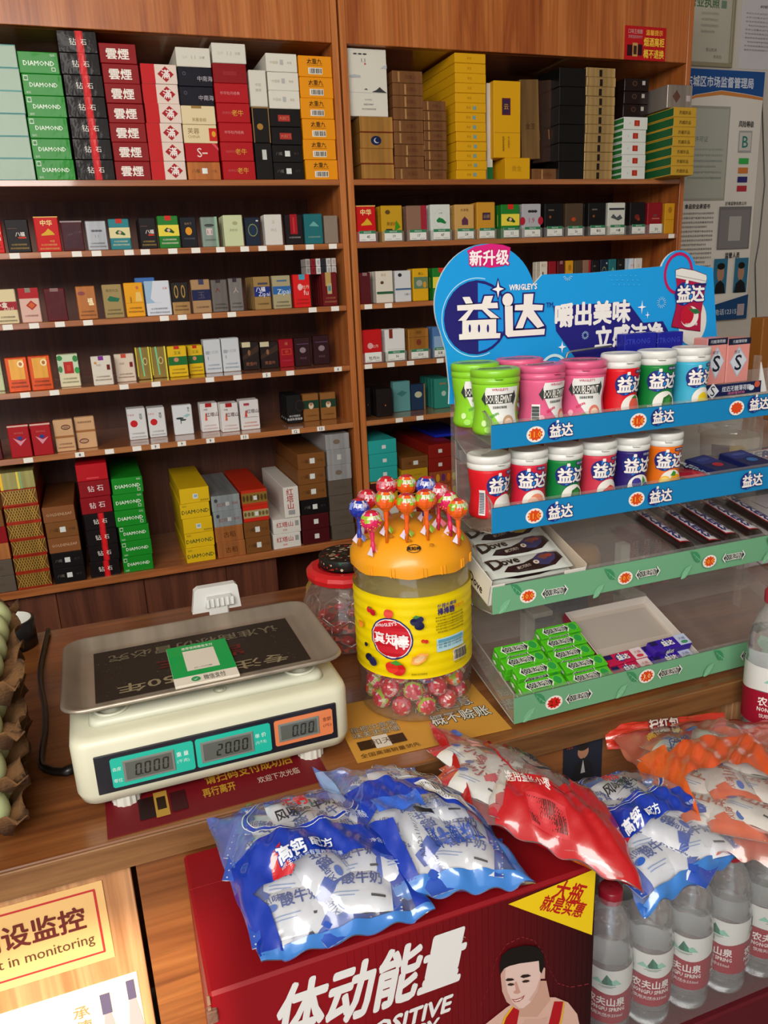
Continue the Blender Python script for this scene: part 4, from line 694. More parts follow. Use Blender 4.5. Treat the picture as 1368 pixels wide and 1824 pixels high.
# sign on the header of the right cabinet
a = aY(1113, 47, FY); b = aY(1212, 112, FY); w_ = .135; h_ = .082
m = M('card'); m.box(0, w_, -.0012, 0, 0, h_, '#b8141c', b=.0003)
decals(m, [('t', '温馨提示', .71, .83, .15, '#e8a838', .02), ('t', '烟酒离柜', .71, .55, .24, '#f0c840', .02, .5), ('t', '概不退换', .71, .20, .24, '#f0c840', .02, .5), ('t', '口味王槟榔', .25, .84, .13, '#c8a8a0', 0, .34), ('t', '致敬国韵新时代', .25, .68, .09, '#b89090', 0, .34), ('r', .06, .12, .18, .44, '#2a1016'), ('r', .19, .10, .31, .50, '#c09858'), ('r', .21, .16, .29, .42, '#3a2418'), ('r', .32, .14, .42, .46, '#2a1020')], front(0, 0, -.0012), w_, h_)
o = m.build('notice_sign', loc=(a.x+.001, FY+.0008, aY(1117, 106, FY).z), rot=(0, 0, 0)); tag(o, 'small red notice with yellow lettering stuck on the cabinet header', 'sign')
# ---------------- extra decal helpers ----------------
def band(m, pts, fn, W, H, c, mat=None, lift=1, nv=6):
    if nv == 14:
        q = []
        for a, b in zip(pts, pts[1:]):
            k = max(1, int(abs(b[0]-a[0])*64)); q += [tuple(a[i]+(b[i]-a[i])*t/k for i in range(3)) for t in range(k)]
        pts = q+[pts[-1]]
    """strip between two curves: pts = [(u, v0, v1)] in unit coordinates"""
    vs = []; fs = []
    for (u, a, b) in pts:
        for k in range(nv+1): vs.append(fn(u*W, (a+(b-a)*k/nv)*H, LIFT*lift))
    for i in range(len(pts)-1):
        for k in range(nv): q = i*(nv+1)+k; fs.append((q, q+nv+1, q+nv+2, q+1))
    m.add(vs, fs, c, mat, True)
def ring(m, cx, cy, rx, ry, th, fn, c, mat=None, lift=1, n=40, a0=0, a1=360):
    vs = []; fs = []; k = 0
    for i in range(n+1):
        a = R(a0+(a1-a0)*i/n)
        for q in (0, .5, 1): vs.append(fn(cx+(rx-th*q)*math.cos(a), cy+(ry-th*q)*math.sin(a), LIFT*lift))
    for i in range(n): b = i*3; fs += [(b, b+1, b+4, b+3), (b+1, b+2, b+5, b+4)]
    m.add(vs, fs, c, mat, True)
CT = .85                                 # counter top
# ---------------- counter ----------------
root = empty('shop_counter', (.6, .795, 0), label='long brown wood-grain shop counter carrying the scale, jars and gum rack', cat='counter')
off = -Vector(root.location)
m = M('wood_counter'); m.box(-1.3, 1.75, .797, 1.45, CT-.034, CT, '#ffffff', b=.0015); m.build('counter_top', root, off)
m = M('wood_edge'); m.box(-1.3, 1.75, .7925, .7965, CT-.035, CT-.0008, '#ffffff', b=.001); m.build('edge_strip', root, off)
for a, b in [(-1.28, -.62), (-.615, -.040), (-.034, .46), (.466, .80)]:
    m = M('wood_panel' if b < .1 else 'wood_counter'); m.box(a, b, .804, .820, .02, CT-.0355, '#ffffff', b=.001); m.build('front_panel', root, off)
for a in (.822, 1.3, 1.72): m = M('wood_panel'); m.box(a, a+.02, .803, .83, .02, CT-.0355, '#ffffff', b=.001); m.build('post', root, off)
m = M('wood_counter'); m.box(-1.28, 1.74, 1.42, 1.436, .02, CT-.0345, '#ffffff', b=.001); m.build('back_panel', root, off)
m = M('wood_counter'); m.box(.80, 1.72, .84, 1.40, .50, .516, '#ffffff', b=.001); m.build('inner_shelf', root, off)
# ---------------- posters on the counter front ----------------
def sheet(name, x0, x1, z0, z1, y, col, dec, label, cat, mat='paper', th=.0009):
    m = M(mat); m.box(0, x1-x0, -th, 0, 0, z1-z0, col, b=.0002); decals(m, dec, front(0, 0, -th), x1-x0, z1-z0)
    o = m.build(name, loc=(x0, y, z0)); return tag(o, label, cat)
W_, H_ = .20, .107
br = [('r', .04, .90, .955, .925, '#c03030'), ('r', .04, .10, .955, .125, '#c03030'), ('r', .945, .11, .957, .915, '#c03030'), ('r', .04, .11, .052, .915, '#c03030')]
sheet('monitoring_notice', -.272, -.0715, .694, .801, .8035, '#e8bc78', br+[('t', '内设监控', .60, .62, .27, '#6a2018', .018, .56), ('t', 'Built in monitoring', .60, .33, .13, '#5c3a20', 0, .62)], 'cream notice in a thin red frame warning of built-in monitoring, on the counter front', 'sign')
sheet('liquor_poster', -.235, -.0515, .50, .664, .8035, '#efe2c0', [('t', '老', .45, .62, .17, '#b8a070', .01), ('t', '承', .64, .80, .10, '#b08858', .01), ('t', '德', .64, .67, .10, '#b08858', .01), ('t', '酒', .45, .42, .17, '#b8a070'),
  ('p', [(.74, .0), (.74, .45), (.77, .72), (.81, .72), (.84, .45), (.84, .0)], '#c8a0a0'), ('r', .76, .72, .82, .90, '#5c5470'), ('p', [(.90, .0), (.90, .50), (.93, .78), (.97, .78), (1, .5), (1, .0)], '#c8a0a0'), ('r', .925, .78, .975, .95, '#5c5470')], 'bright cream liquor poster with two pale bottles low on the counter front', 'poster')
sheet('portrait_poster', aY(1003, 1340, .8035).x, aY(1072, 1340, .8035).x, aY(1040, 1392, .8035).z, aY(1040, 1303, .8035).z, .8035, '#151a2c', [('e', .5, .62, .14, .14, '#a8755a'), ('e', .5, .72, .15, .08, '#14100e'), ('p', [(.2, 0), (.28, .38), (.5, .5), (.72, .38), (.8, 0)], '#121218'), ('p', [(.44, .2), (.5, .46), (.56, .2)], '#b8b8b8'), ('t', '酒', .15, .8, .12, '#a03c2c')], 'small dark poster of a person in a suit under the right of the counter', 'poster')
# the red flyer under the scale and the orange flyer under the jar
def flat(name, px, col, dec, label, cat, z=CT+.0004, th=.0007, order=None):
    P = [aZ(x, y, z) for x, y in px]      # bl, br, tr, tl
    c = P[0]; ux = (P[1]-P[0]); w_ = ux.length; ang = math.atan2(ux.y, ux.x); h_ = ((P[3]-P[0]).length+(P[2]-P[1]).length)/2
    m = M('card'); r_ = .004
    m.box(0, w_, 0, h_, 0, th, col, b=.0002); decals(m, dec, topf(0, 0, th), w_, h_)
    return tag(m.build(name, loc=(c.x, c.y, z), rot=(0, 0, ang)), label, cat)
flat('payment_flyer', [(192, 1496), (590, 1388), (548, 1292), (168, 1375)], '#6c1019', [('t', '请扫码支付成功后', .66, .46, .14, '#b08828', .02, .42), ('t', '再行离开', .50, .27, .12, '#b08828', .02, .15), ('t', '欢迎下次光临', .78, .25, .09, '#c8b8a8', .0, .20),
  ('r', .14, .12, .21, .42, '#241010'), ('r', .21, .10, .27, .46, '#b08838'), ('r', .22, .2, .26, .38, '#2a1a10'), ('r', .28, .12, .35, .40, '#3a1014'), ('t', '湘潭铺子', .22, .58, .1, '#5c2c18')], 'dark red payment flyer with gold lettering lying under the scale', 'flyer')
flat('credit_flyer', [(637, 1360), (912, 1298), (842, 1206), (598, 1262)], '#c8923c', [('o', '小本生意', .70, .62, .17, '#dcdcd0', .01, .40, '#2a2018', .035), ('o', '概不赊账', .76, .38, .17, '#dcdcd0', .01, .40, '#2a2018', .035), ('o', '槟榔中高端', .20, .50, .09, '#c8b89c', 0, .30, '#3a2c20', .03), ('o', '味美更耐嚼', .20, .40, .09, '#c8b89c', 0, .30, '#3a2c20', .03), ('r', .05, .16, .15, .30, '#3a2414'), ('r', .15, .14, .25, .34, '#d8d0c0'), ('r', .25, .16, .35, .30, '#3a2414'), ('t', '和天', .2, .24, .09, '#6a5040'), ('t', '全国高端销量领先', .22, .07, .06, '#4a3018')], 'orange-gold flyer with black-outlined lettering lying under the lollipop jar', 'flyer', th=.0006)
# ---------------- weighing scale ----------------
def rrect(w_, d_, r_, n=5):
    pts = []
    for cx, cy, a0 in ((w_/2-r_, d_/2-r_, 0), (-w_/2+r_, d_/2-r_, 90), (-w_/2+r_, -d_/2+r_, 180), (w_/2-r_, -d_/2+r_, 270)):
        for i in range(n+1): a = R(a0+90*i/n); pts.append((cx+r_*math.cos(a), cy+r_*math.sin(a)))
    return pts
def loft(m, rings, col, mat=None, cap=True, smooth=True, closed=True, cols=None):
    n = len(rings[0]); vs = [p for r_ in rings for p in r_]; fs = []; cc = []
    for j in range(len(rings)-1):
        for i in range(n): a, b = j*n+i, j*n+(i+1) % n; fs.append((a, b, b+n, a+n)); cc.append(cols[j] if cols else col)
    if cap: fs += [tuple(range(n-1, -1, -1)), tuple(range((len(rings)-1)*n, len(rings)*n))]; cc += [cols[0] if cols else col, cols[-1] if cols else col]
    m.addc(vs, fs, cc, [mat]*len(fs), smooth)
SX, SY = .0790, .9860
sc = empty('weighing_scale', (SX, SY, CT), (0, 0, R(.3)), label='ivory electronic weighing scale with a worn steel pan and three digital windows', cat='scale'); sc.scale = (.985, 1, 1.03)
m = M('ivory')
loft(m, [[(x, y, z) for x, y in rrect(w_, d_, r_)] for w_, d_, r_, z in [(.305, .24, .02, .0095), (.330, .262, .022, .014), (.338, .268, .022, .026), (.338, .266, .02, .084), (.334, .262, .02, .091), (.322, .248, .02, .0945)]], '#d8d6bc', smooth=True)
loft(m, [[(x, y+.004, z) for x, y in rrect(w_, d_, r_)] for w_, d_, r_, z in [(.292, .222, .014, .0946), (.286, .216, .014, .1010), (.280, .21, .014, .1025)]], '#cfd0bc')
m.build('housing', sc)
m = M('ivory'); ring(m, 0, 0, .0085, .0085, .0016, lambda x, y, l: (.012+x, -.092+y, .1028+l), '#b0b29c', lift=1); m.lathe([(.0045, 0), (.0045, .0008), (.003, .0012)], '#c0c2ac', T=Matrix.Translation((.012, -.092, .1027))); m.build('bubble_level', sc)
m = M('plastic'); yf = -.1345
m.box(-.1445, .149, yf-.0012, yf+.003, .0265, .0745, '#1c1d26', b=.0008); m.build('display_panel', sc)
SEGS = {'0': 'abcdef', '2': 'abged'}
def seg7(m, ch, x, z, w_, h_, fn, c, th):
    for s_ in SEGS[ch]:
        r_ = {'a': (th, h_-th, w_-th, h_), 'd': (th, 0, w_-th, th), 'g': (th, h_/2-th/2, w_-th, h_/2+th/2), 'f': (0, h_/2+th*.3, th, h_-th*.4), 'b': (w_-th, h_/2+th*.3, w_, h_-th*.4), 'e': (0, th*.4, th, h_/2-th*.3), 'c': (w_-th, th*.4, w_, h_/2-th*.3)}[s_]
        sl = .12
        m.add([fn(x+p+q*sl, z+q, LIFT*3) for p, q in ((r_[0], r_[1]), (r_[2], r_[1]), (r_[2], r_[3]), (r_[0], r_[3]))], [(0, 1, 2, 3)], c)
for x0, x1, dz, col, num, lab, lab2, lbx in [(-.1275, -.032, 0, '#22b8a0', '0.000', '重 量', '(千克)', .86), (-.0295, .0625, .0, '#22b8a0', '20.00', '单 价', '(元/千克)', .86), (.0675, .143, .003, '#e08050', '0.00', '金额', '(元)', .90)]:
    m = M('plastic'); h_ = .0370 if dz == 0 else .034; z0 = .032+dz; w_ = x1-x0
    m.prism([(x0+.002, z0), (x1-.002, z0), (x1, z0+.002), (x1, z0+h_-.002), (x1-.002, z0+h_), (x0+.002, z0+h_), (x0, z0+h_-.002), (x0, z0+.002)], yf-.0022, yf-.0012, col)
    lx0, lx1 = (x0+w_*.14, x0+w_*.76) if x0 < -.1 else (x0+w_*.06, x0+w_*.76)
    m.box(lx0, lx1, yf-.0034, yf-.0022, z0+.005, z0+h_-.005, '#7a7e78', b=.0005); m.box(lx0+.003, lx1-.003, yf-.0036, yf-.0034, z0+.0075, z0+h_-.0075, '#5c5f58', b=.0001)
    fn = front(0, 0, yf-.0036); dw, dh = .0082, .0150; n = len(num.replace('.', '')); x = lx1-.005-n*.0104; zz = z0+h_/2-dh/2
    for ch in num:
        if ch == '.': m.add([fn(x-.0028+a, zz+b, LIFT*3) for a, b in ((0, 0), (.0014, 0), (.0014, .0014), (0, .0014))], [(0, 1, 2, 3)], '#23241e'); continue
        seg7(m, ch, x, zz, dw*.86, dh, fn, '#23241e', .0016); x += .0104
    decals(m, [('t', lab, lbx, .64, .15, '#e8f4ec' if x0 < .06 else '#5c2018', 0, .15), ('t', lab2, lbx, .40, .11, '#d0ece4' if x0 < .06 else '#5c2018', 0, .15)]+([('t', '去皮', .07, .64, .12, '#e0f4ec'), ('t', '零位', .07, .25, .12, '#e0f4ec')] if x0 < -.1 else []), front(x0, z0, yf-.0022), w_, h_)
    m.build('readout', sc)
for sx in (-1, 1):
    for sy in (-1, 1):
        m = M('plastic'); n = 28; pr = [(.017, 0), (.017, .014), (.014, .0158)]
        vs = []; fs = []
        for r_, z in pr:
            for i in range(n): a = 2*math.pi*i/n; rr = r_-(.0012 if i % 2 else 0); vs.append((rr*math.cos(a), rr*math.sin(a), z))
        for j in range(2):
            for i in range(n): a, b = j*n+i, j*n+(i+1) % n; fs.append((a, b, b+n, a+n))
        fs += [tuple(range(n-1, -1, -1)), tuple(range(2*n, 3*n))]; m.add(vs, fs, '#d8d8cc', None, False); m.build('foot', sc, (sx*.116, sy*.100-.014, .0002))
        m = M('ivory'); m.lathe([(.021, .1026), (.021, .1050), (.0185, .1055), (.017, .1034), (.009, .1032), (.0085, .109), (.0075, .1100)], '#d4d4c0', n=24); m.build('pan_support', sc, (sx*.118, sy*.084+.004, 0))
m = M('steel')
rg = [(.305, .190, .020, .1105), (.312, .196, .022, .1100), (.335, .222, .026, .1205), (.343, .230, .026, .1215), (.346, .233, .028, .1195), (.3475, .2345, .028, .1205), (.3450, .232, .028, .1235), (.341, .228, .026, .1232), (.333, .220, .025, .1222), (.308, .194, .02, .1122), (.285, .172, .012, .1114)]
loft(m, [[(x, y, r_[3]) for x, y in rrect(*r_[:3])] for r_ in rg], '#a89c8c')
pan = m.build('pan', sc, (0, -.008, 0)); pan.scale = (1, .90, 1)
m = M('card'); m.box(-.135, .135, -.078, .078, .1118, .1122, '#2c241e', b=.0001)
for i in range(90):   # worn flecks of the printed film
    x, y = random.uniform(-.13, .13), random.uniform(-.073, .073); s_ = random.uniform(.0004, .0016)
    m.add([(x+s_*math.cos(R(q)), y+s_*.7*math.sin(R(q)), .1123) for q in (10, 80, 130, 200, 280, 330)], [tuple(range(6))], random.choice(['#5c5244', '#4a4036', '#6a5f4e']))
decals(m, [('rt', '专注衡器50年', .5, .15, .16, '#8a7c60', .01, 180, .80), ('rt', '认准商标仿冒必究', .5, .80, .14, '#6c624e', .01, 180, .86), ('rt', '凯丰', .5, .48, .22, '#5c1c1a', .01, 180, .42)], topf(-.135, -.078, .1123), .27, .156)
fo = m.build('printed_film', sc, (0, -.008, 0)); fo.scale = (1, .92, 1)
m = M('plastic'); # rear customer display arm
m.box(.055, .085, .128, .134, .03, .14, '#d8d8d4', b=.002)
P = [(.010, 0), (.085, 0), (.082, .034), (.078, .038), (.022, .038), (.016, .034)]
m.prism(P, .132, .146, '#dadad6', T=Matrix.Translation((.02, 0, .128))); m.prism([(.03, .008), (.072, .008), (.070, .024), (.034, .024)], .126, .132, '#c4c4c0', T=Matrix.Translation((.02, 0, .128)))
for i in range(6): m.box(.052+i*.0075, .056+i*.0075, .1235, .126, .1365, .1490, '#e4e4e0', b=.0005)
m.build('rear_display', sc, (-.02, .012, -.018))
m = M('plastic'); pts = [aZ(150, 1372, CT+.004), aZ(118, 1374, CT+.004), aZ(85, 1370, CT+.004), aZ(73, 1355, CT+.004), aZ(80, 1300, CT+.004), aZ(80, 1260, CT+.004), aZ(73, 1220, CT+.004), aZ(72, 1190, CT+.004), aZ(80, 1150, CT+.004), aZ(86, 1122, CT+.006)]
def spline(pts, k=5):
    out = []; P = [Vector(p) for p in pts]
    for i in range(len(P)-1):
        a, b, c, d = P[max(i-1, 0)], P[i], P[i+1], P[min(i+2, len(P)-1)]
        for j in range(k): t = j/k; out.append(.5*((2*b)+(c-a)*t+(2*a-5*b+4*c-d)*t*t+(-a+3*b-3*c+d)*t*t*t))
    return out+[P[-1]]
sp = spline([p+Vector((0, .02 if i == 0 else 0, 0)) for i, p in enumerate(pts)]); n = len(sp)
m.tube(sp, [.0042 if i > n*.25 else .0075 if i < n*.13 else .0055 for i in range(n)], '#17120f'); o = m.build('power_cord'); tag(o, 'black power cord running across the counter left of the scale', 'cord')
# green pay card lying in the pan
z = CT+.1123*1.03+.0006; P = [aZ(x, y, z) for x, y in [(313, 1229), (428, 1205), (399, 1143), (291, 1162)]]
ux = P[1]-P[0]; ang = math.atan2(ux.y, ux.x); w_ = ux.length; h_ = (P[3]-P[0]).length
m = M('wrapped'); m.box(0, w_, 0, h_, 0, .0035, '#e8e0d0', b=.0006)
decals(m, [('r', .0, .19, 1, 1, '#12a04c'), ('r', .24, .31, .76, .83, '#e0d8c8'), ('t', '推荐使用微信支付', .5, .90, .07, '#d8e8d0', .02, .52), ('t', '扫一扫付款', .5, .36, .035, '#7a7468'), ('t', '微信支付', .62, .09, .11, '#4a4a46', 0, .34), ('e', .33, .09, .07, .055, '#2f9a5c'), ('p', [(.29, .09), (.32, .06), (.38, .115), (.32, .08)], '#d8e8d8')], topf(0, 0, .0035), w_, h_)
tag(m.build('payment_card', loc=P[0], rot=(0, 0, ang)), 'green and white payment card lying in the scale pan', 'card')
# ---------------- lollipops ----------------
LC = {'orange': ('#e85c10', '#8ab020', 'orange'), 'blue': ('#1c30a0', '#6c80c8', 'blue'), 'pink': ('#d81c5c', '#a0b828', 'pink'), 'red': ('#c81830', '#c86878', 'red')}
_lol = {}
def lollipop(kind, stick):
    if (kind, round(stick, 3)) in _lol: return dup(_lol[(kind, round(stick, 3))])
    c1, c2, nm = LC[kind]; root = empty('lollipop')
    m = M('candyfilm'); r_ = .0138; n = 20; vs = []; fs = []; cc = []
    ringz = [-.0150, -.0115, -.0085, -.0045, 0, .0045, .0085, .0115, .0132, .0138]
    for j, z in enumerate(ringz):
        rr = math.sqrt(max(r_*r_-min(z*z, r_*r_), 0)) if j > 1 else (.0042 if j == 0 else .0072)
        rr = max(rr, .0012)
        for i in range(n): a = 2*math.pi*i/n; q = rr*(1+.05*math.sin(i*2.6+j*.9)); vs.append((q*math.cos(a), q*math.sin(a), z))
    for j in range(len(ringz)-1):
        for i in range(n):
            a, b = j*n+i, j*n+(i+1) % n; fs.append((a, b, b+n, a+n))
            cc.append(c2 if (j == 5 or (j == 4 and i % 5 < 2)) else ('#d8c8b8' if j == 6 and i % 4 == 0 else ('#b8182c' if j >= 7 else c1)))
    fs.append(tuple(range((len(ringz)-1)*n, len(ringz)*n))); cc.append('#e06878'); m.addc(vs, fs, cc, [None]*len(fs), False)
    if kind == 'pink':
        for q in range(26):
            a = q*2.4; z = -.009+(q % 6)*.0022; rr = math.sqrt(r_*r_-z*z)*1.03; m.sphere((rr*math.cos(a), rr*math.sin(a), z), .0008, '#f0c020', n=5, m_=3)
    fn = lambda x, z, l: ((r_+.0005)*math.cos(x/r_-math.pi/2)*math.cos(z/r_), (r_+.0005)*math.sin(x/r_-math.pi/2)*math.cos(z/r_), (r_+.0005)*math.sin(z/r_))
    decals(m, [('t', '真知棒', 0, .006, .006, '#f4e8e8')], fn, 1, 1, step=.002)
    m.build('wrapped_head', root)
    m = M('candyfilm'); m.lathe([(.0030, -.040), (.0036, -.034), (.0024, -.028), (.0032, -.022), (.0036, -.0150)], c1, n=9, cap=False, smooth=False)
    m.add([(.003, 0, -.034), (.011, .002, -.042), (.006, -.002, -.046), (.0015, 0, -.040)], [(0, 1, 2, 3)], c2 if kind != 'pink' else '#e8a8b8'); m.add([(-.003, 0, -.034), (-.009, .003, -.044), (-.004, -.002, -.048), (-.001, 0, -.040)], [(0, 1, 2, 3)], '#d8c8d8'); m.build('wrapper_tail', root)
    m = M('plastic'); m.lathe([(.0019, -stick), (.0019, -.0150)], {'orange': '#e06a18', 'blue': '#e07a20', 'pink': '#c81850', 'red': '#c81850'}[kind], n=8, smooth=True); m.build('stick', root)
    _lol[(kind, round(stick, 3))] = root; return root
JX, JY, JR = .374, .950, .082
zd = CT+.2250                            # lower rim of the dome
def domez(x, y):
    q = min(1, math.hypot(x-JX, y-JY)/JR); return zd+.0085+.0385*math.sqrt(max(0, 1-(q*.93)**2.3))
LL = [('blue', 640, 905, 640, 968, 'front left'), ('red', 654, 889, 652, 945, 'far left, behind the blue one'), ('pink', 661, 927, 666, 1000, 'foremost with yellow dots'), ('red', 688, 866, 690, 938, 'back left'), ('orange', 687, 890, 689, 962, 'left middle'), ('orange', 724, 863, 726, 935, 'back centre'),
      ('orange', 724, 896, 725, 962, 'middle centre'), ('blue', 759, 866, 755, 938, 'back right of centre'), ('orange', 758, 889, 762, 957, 'middle right of centre'), ('red', 782, 878, 781, 942, 'back right'), ('pink', 798, 891, 803, 950, 'right with yellow dots'), ('orange', 815, 905, 818, 972, 'rightmost')]
for kd, hx, hy, bx, by, ds in LL:
    # stick foot on the dome: march along the viewing ray until it meets the dome
    best = None
    for k in range(120):
        Y = JY-JR+.002+k*.0013; p = aY(bx, by, Y)
        if math.hypot(p.x-JX, p.y-JY) < JR*.98 and p.z <= domez(p.x, p.y): best = p; break
    if best is None: p = aY(bx, by, JY+.03); best = Vector((p.x, p.y, domez(p.x, p.y)))
    best.z = domez(best.x, best.y)
    hp = aY(hx, hy, best.y+.0); d = (hp-best); ln = d.length; d.normalize()
    o = lollipop(kd, ln+.004); o.location = hp; q = Vector((0, 0, 1)).rotation_difference(d); o.rotation_euler = (q @ Euler((0, 0, random.uniform(-.5, .7))).to_quaternion()).to_euler()
    tag(o, '%s-wrapped lollipop stuck in the yellow dome lid, %s' % (LC[kd][2], ds), 'lollipop', 'lollipops in the dome lid')
# ---------------- big lollipop jar ----------------
jr = empty('lollipop_jar', (JX, JY, CT+.0014), label='large clear ribbed lollipop jar with yellow label and orange dome lid', cat='jar')
m = M('pet'); prof = [(.0, .001), (.070, .001), (.078, .004), (.080, .012)]
for i in range(4): prof += [(.0785, .018+i*.0125), (.0815, .024+i*.0125)]
prof += [(.0815, .070)]
for i in range(8): prof += [(.0800, .078+i*.0135), (.0812, .0835+i*.0135)]
prof += [(.0812, .186), (.078, .196), (.0805, .204), (.0765, .214), (.0745, .225), (.0745, .2330)]
m.lathe(prof, '#ffffff', n=40, cap=False); m.build('clear_body', jr)
rib = lambda z: .0822+.0006*math.sin((z-.078)/.0135*2*math.pi)
fn = lambda x, z, l: ((rib(z)+l)*math.cos(x/.082+R(-112)), (rib(z)+l)*math.sin(x/.082+R(-112)), z)
m = M('wrapped'); c = 2*math.pi*.082
band(m, [(-.5+i/48, .0705, .187) for i in range(49)], lambda x, z, l: fn(x*c, z, l), 1, 1, '#e8cc00', nv=30, lift=0)
lx = lambda px: (aY(px, 1150, .87).x-JX)
JD = [('e', -.018, .128, .0300, .0300, '#2a2468'), ('e', -.018, .128, .0280, .0280, '#e8e0d8'), ('e', -.018, .128, .0268, .0268, '#c01828'), ('t', '真知', -.026, .128, .015, '#f0e8e8', .02), ('t', '棒', -.004, .125, .019, '#f0e8e8', .03), ('rt', "WRIGLEY'S", -.024, .148, .0045, '#f0e0e0', .02, 14),
      ('t', '什锦水果味', .060, .172, .0065, '#3a3488', .01, .030), ('t', '棒棒糖', .058, .164, .009, '#28206c', .02, .026), ('t', '净含量700克', .080, .166, .004, '#d85818', 0, .02)]
JD += [('t', '配料麦芽糖浆白砂糖食用香料柠檬酸', .065, .156-i*.0040, .0026, '#4a4410', 0, .046-(.004 if i % 3 == 2 else 0)) for i in range(6)]
JD += [('r', .042, .108, .086, .1265, '#a8c8d0'), ('r', .044, .1205, .084, .125, '#5c98b0')]+[('t', '能量蛋白脂肪', .064, .118-i*.004, .0028, '#3c7890', 0, .038) for i in range(2)]
JD += [('r', .066, .088, .090, .106, '#e8dcc8')]+[('r', .068+i*.0018, .090, .0690+i*.0018+(.0004 if i % 3 else 0), .104, '#2c2c24') for i in range(12)]+[('t', '6923450611', .078, .087, .003, '#2c2c24')]
JD += [('t', '食用方法开袋即食', .018, .0805, .0028, '#3a3410', 0, .02)]
for x, z, r_, cc in [(-.046, .1665, .0042, '#c81828'), (-.040, .1635, .0042, '#b01020'), (-.018, .166, .0062, '#d84838'), (.014, .156, .0052, '#1c1c44'), (.021, .159, .0046, '#2c2c58'), (.020, .150, .0060, '#18183c'), (.024, .128, .0026, '#d03818'), (.028, .127, .0026, '#c02818'), (-.050, .096, .0058, '#14142c'), (-.044, .092, .0068, '#242450'), (-.054, .114, .003, '#1c1c2c'), (.012, .102, .0010, '#d86830'), (-.008, .088, .0092, '#c81c18'), (-.016, .090, .0084, '#d83020'), (-.062, .142, .005, '#e88820')]: JD.append(('e', x, z, r_, r_, cc))
JD += [('p', [(.008, .097), (.010, .106), (.020, .112), (.030, .110), (.026, .100), (.016, .095)], '#e8a048'), ('p', [(.012, .099), (.013, .104), (.021, .109), (.026, .107), (.023, .101), (.017, .098)], '#e8c090'), ('p', [(-.018, .097), (-.010, .101), (-.002, .096), (-.010, .094)], '#3a8a28'), ('p', [(-.045, .173), (-.041, .170), (-.044, .168)], '#3c8a28'), ('p', [(.012, .163), (.016, .166), (.022, .164), (.016, .161)], '#3c7a38')]
decals(m, JD, lambda x, z, l: (fn(x-.012, z, l+.0005)), 1, 1, step=.005, vstep=.004, base=3); m.build('yellow_label', jr)
m = M('plastic'); n = 48
pr = [(.0835, .2160), (.0840, .2225), (.0835, .2300), (.0790, .2390), (.0700, .2510), (.0560, .2610), (.0400, .2680), (.0220, .2715), (.004, .2725)]
vs = []; fs = []
for j, (r_, z) in enumerate(pr):
    for i in range(n):
        a = 2*math.pi*i/n; k = (.5+.5*math.cos(8*a)); rr = r_-(.0012*k if 1 < j < 6 else 0); zz = z+(.006*k if j == 1 else 0)-(.0035*(1-k) if j == 0 else 0); vs.append((rr*math.cos(a), rr*math.sin(a), zz))
for j in range(len(pr)-1):
    for i in range(n): a, b = j*n+i, j*n+(i+1) % n; fs.append((a, b, b+n, a+n))
fs.append(tuple(range((len(pr)-1)*n, len(pr)*n))); m.add(vs, fs, '#e89a14', None, True)
for a in (-150, -128, -100, -82, -58, -40):
    for d in (-1.6, 1.6): q = R(a+d); T = Matrix.Translation((.0845*math.cos(q), .0845*math.sin(q), .2150)) @ Matrix.Rotation(q, 4, 'Z'); m.box(-.001, .0010, -.0010, .0010, 0, .012, '#eaa020', T=T, b=.0003)
for (a, r_) in [(-135, .060), (-112, .066), (-60, .065), (-30, .058), (-165, .07), (-90, .075)]:
    x, y = r_*math.cos(R(a)), r_*math.sin(R(a)); z = domez(JX+x, JY+y)-CT-.0014
    m.lathe([(.0030, 0), (.0028, .0008), (.0020, .0009)], '#c88010', T=Matrix.Translation((x, y, z+.001)), n=10)
q = R(-108); fnd = lambda u, v, l: (lambda r_, a: (r_*math.cos(a), r_*math.sin(a), .2518+(.0700-r_)*.9+.0010+l))(.0725-v*.75, q+u/.068)
m2 = []; ring(m, 0, 0, .0085, .0062, .0008, fnd, '#1c1810', lift=3); decals(m, [('t', '真知棒', 0, 0, .0052, '#1c1810', .03)], fnd, 1, 1, base=3)
m.build('dome_lid', jr)
for i in range(45):
    kd = random.choice(['red', 'pink', 'pink', 'orange', 'red', 'blue'] if i < 42 else ['blue', 'red'])
    ly = i // 15; k = i % 15; outer = k < 11; a = (k*2*math.pi/11 if outer else k*2*math.pi/4)+ly*.29; rr = .0605 if outer else .026
    x, y = JX+rr*math.cos(a), JY+rr*math.sin(a); z = CT+.0185+ly*.0245+random.uniform(0, .004)
    o = lollipop(kd, .052); o.location = (x, y, z)
    # sticks point inward so that they stay in the jar
    d = Vector((math.cos(a)*.9, math.sin(a)*.9, random.uniform(.10, .7) if ly else random.uniform(-.05, .15))).normalized(); qq = Vector((0, 0, 1)).rotation_difference(d); o.rotation_euler = qq.to_euler()
    tag(o, '%s-wrapped lollipop lying loose inside the big clear jar' % LC[kd][2], 'lollipop', '%s lollipops lying inside the clear jar' % LC[kd][2])
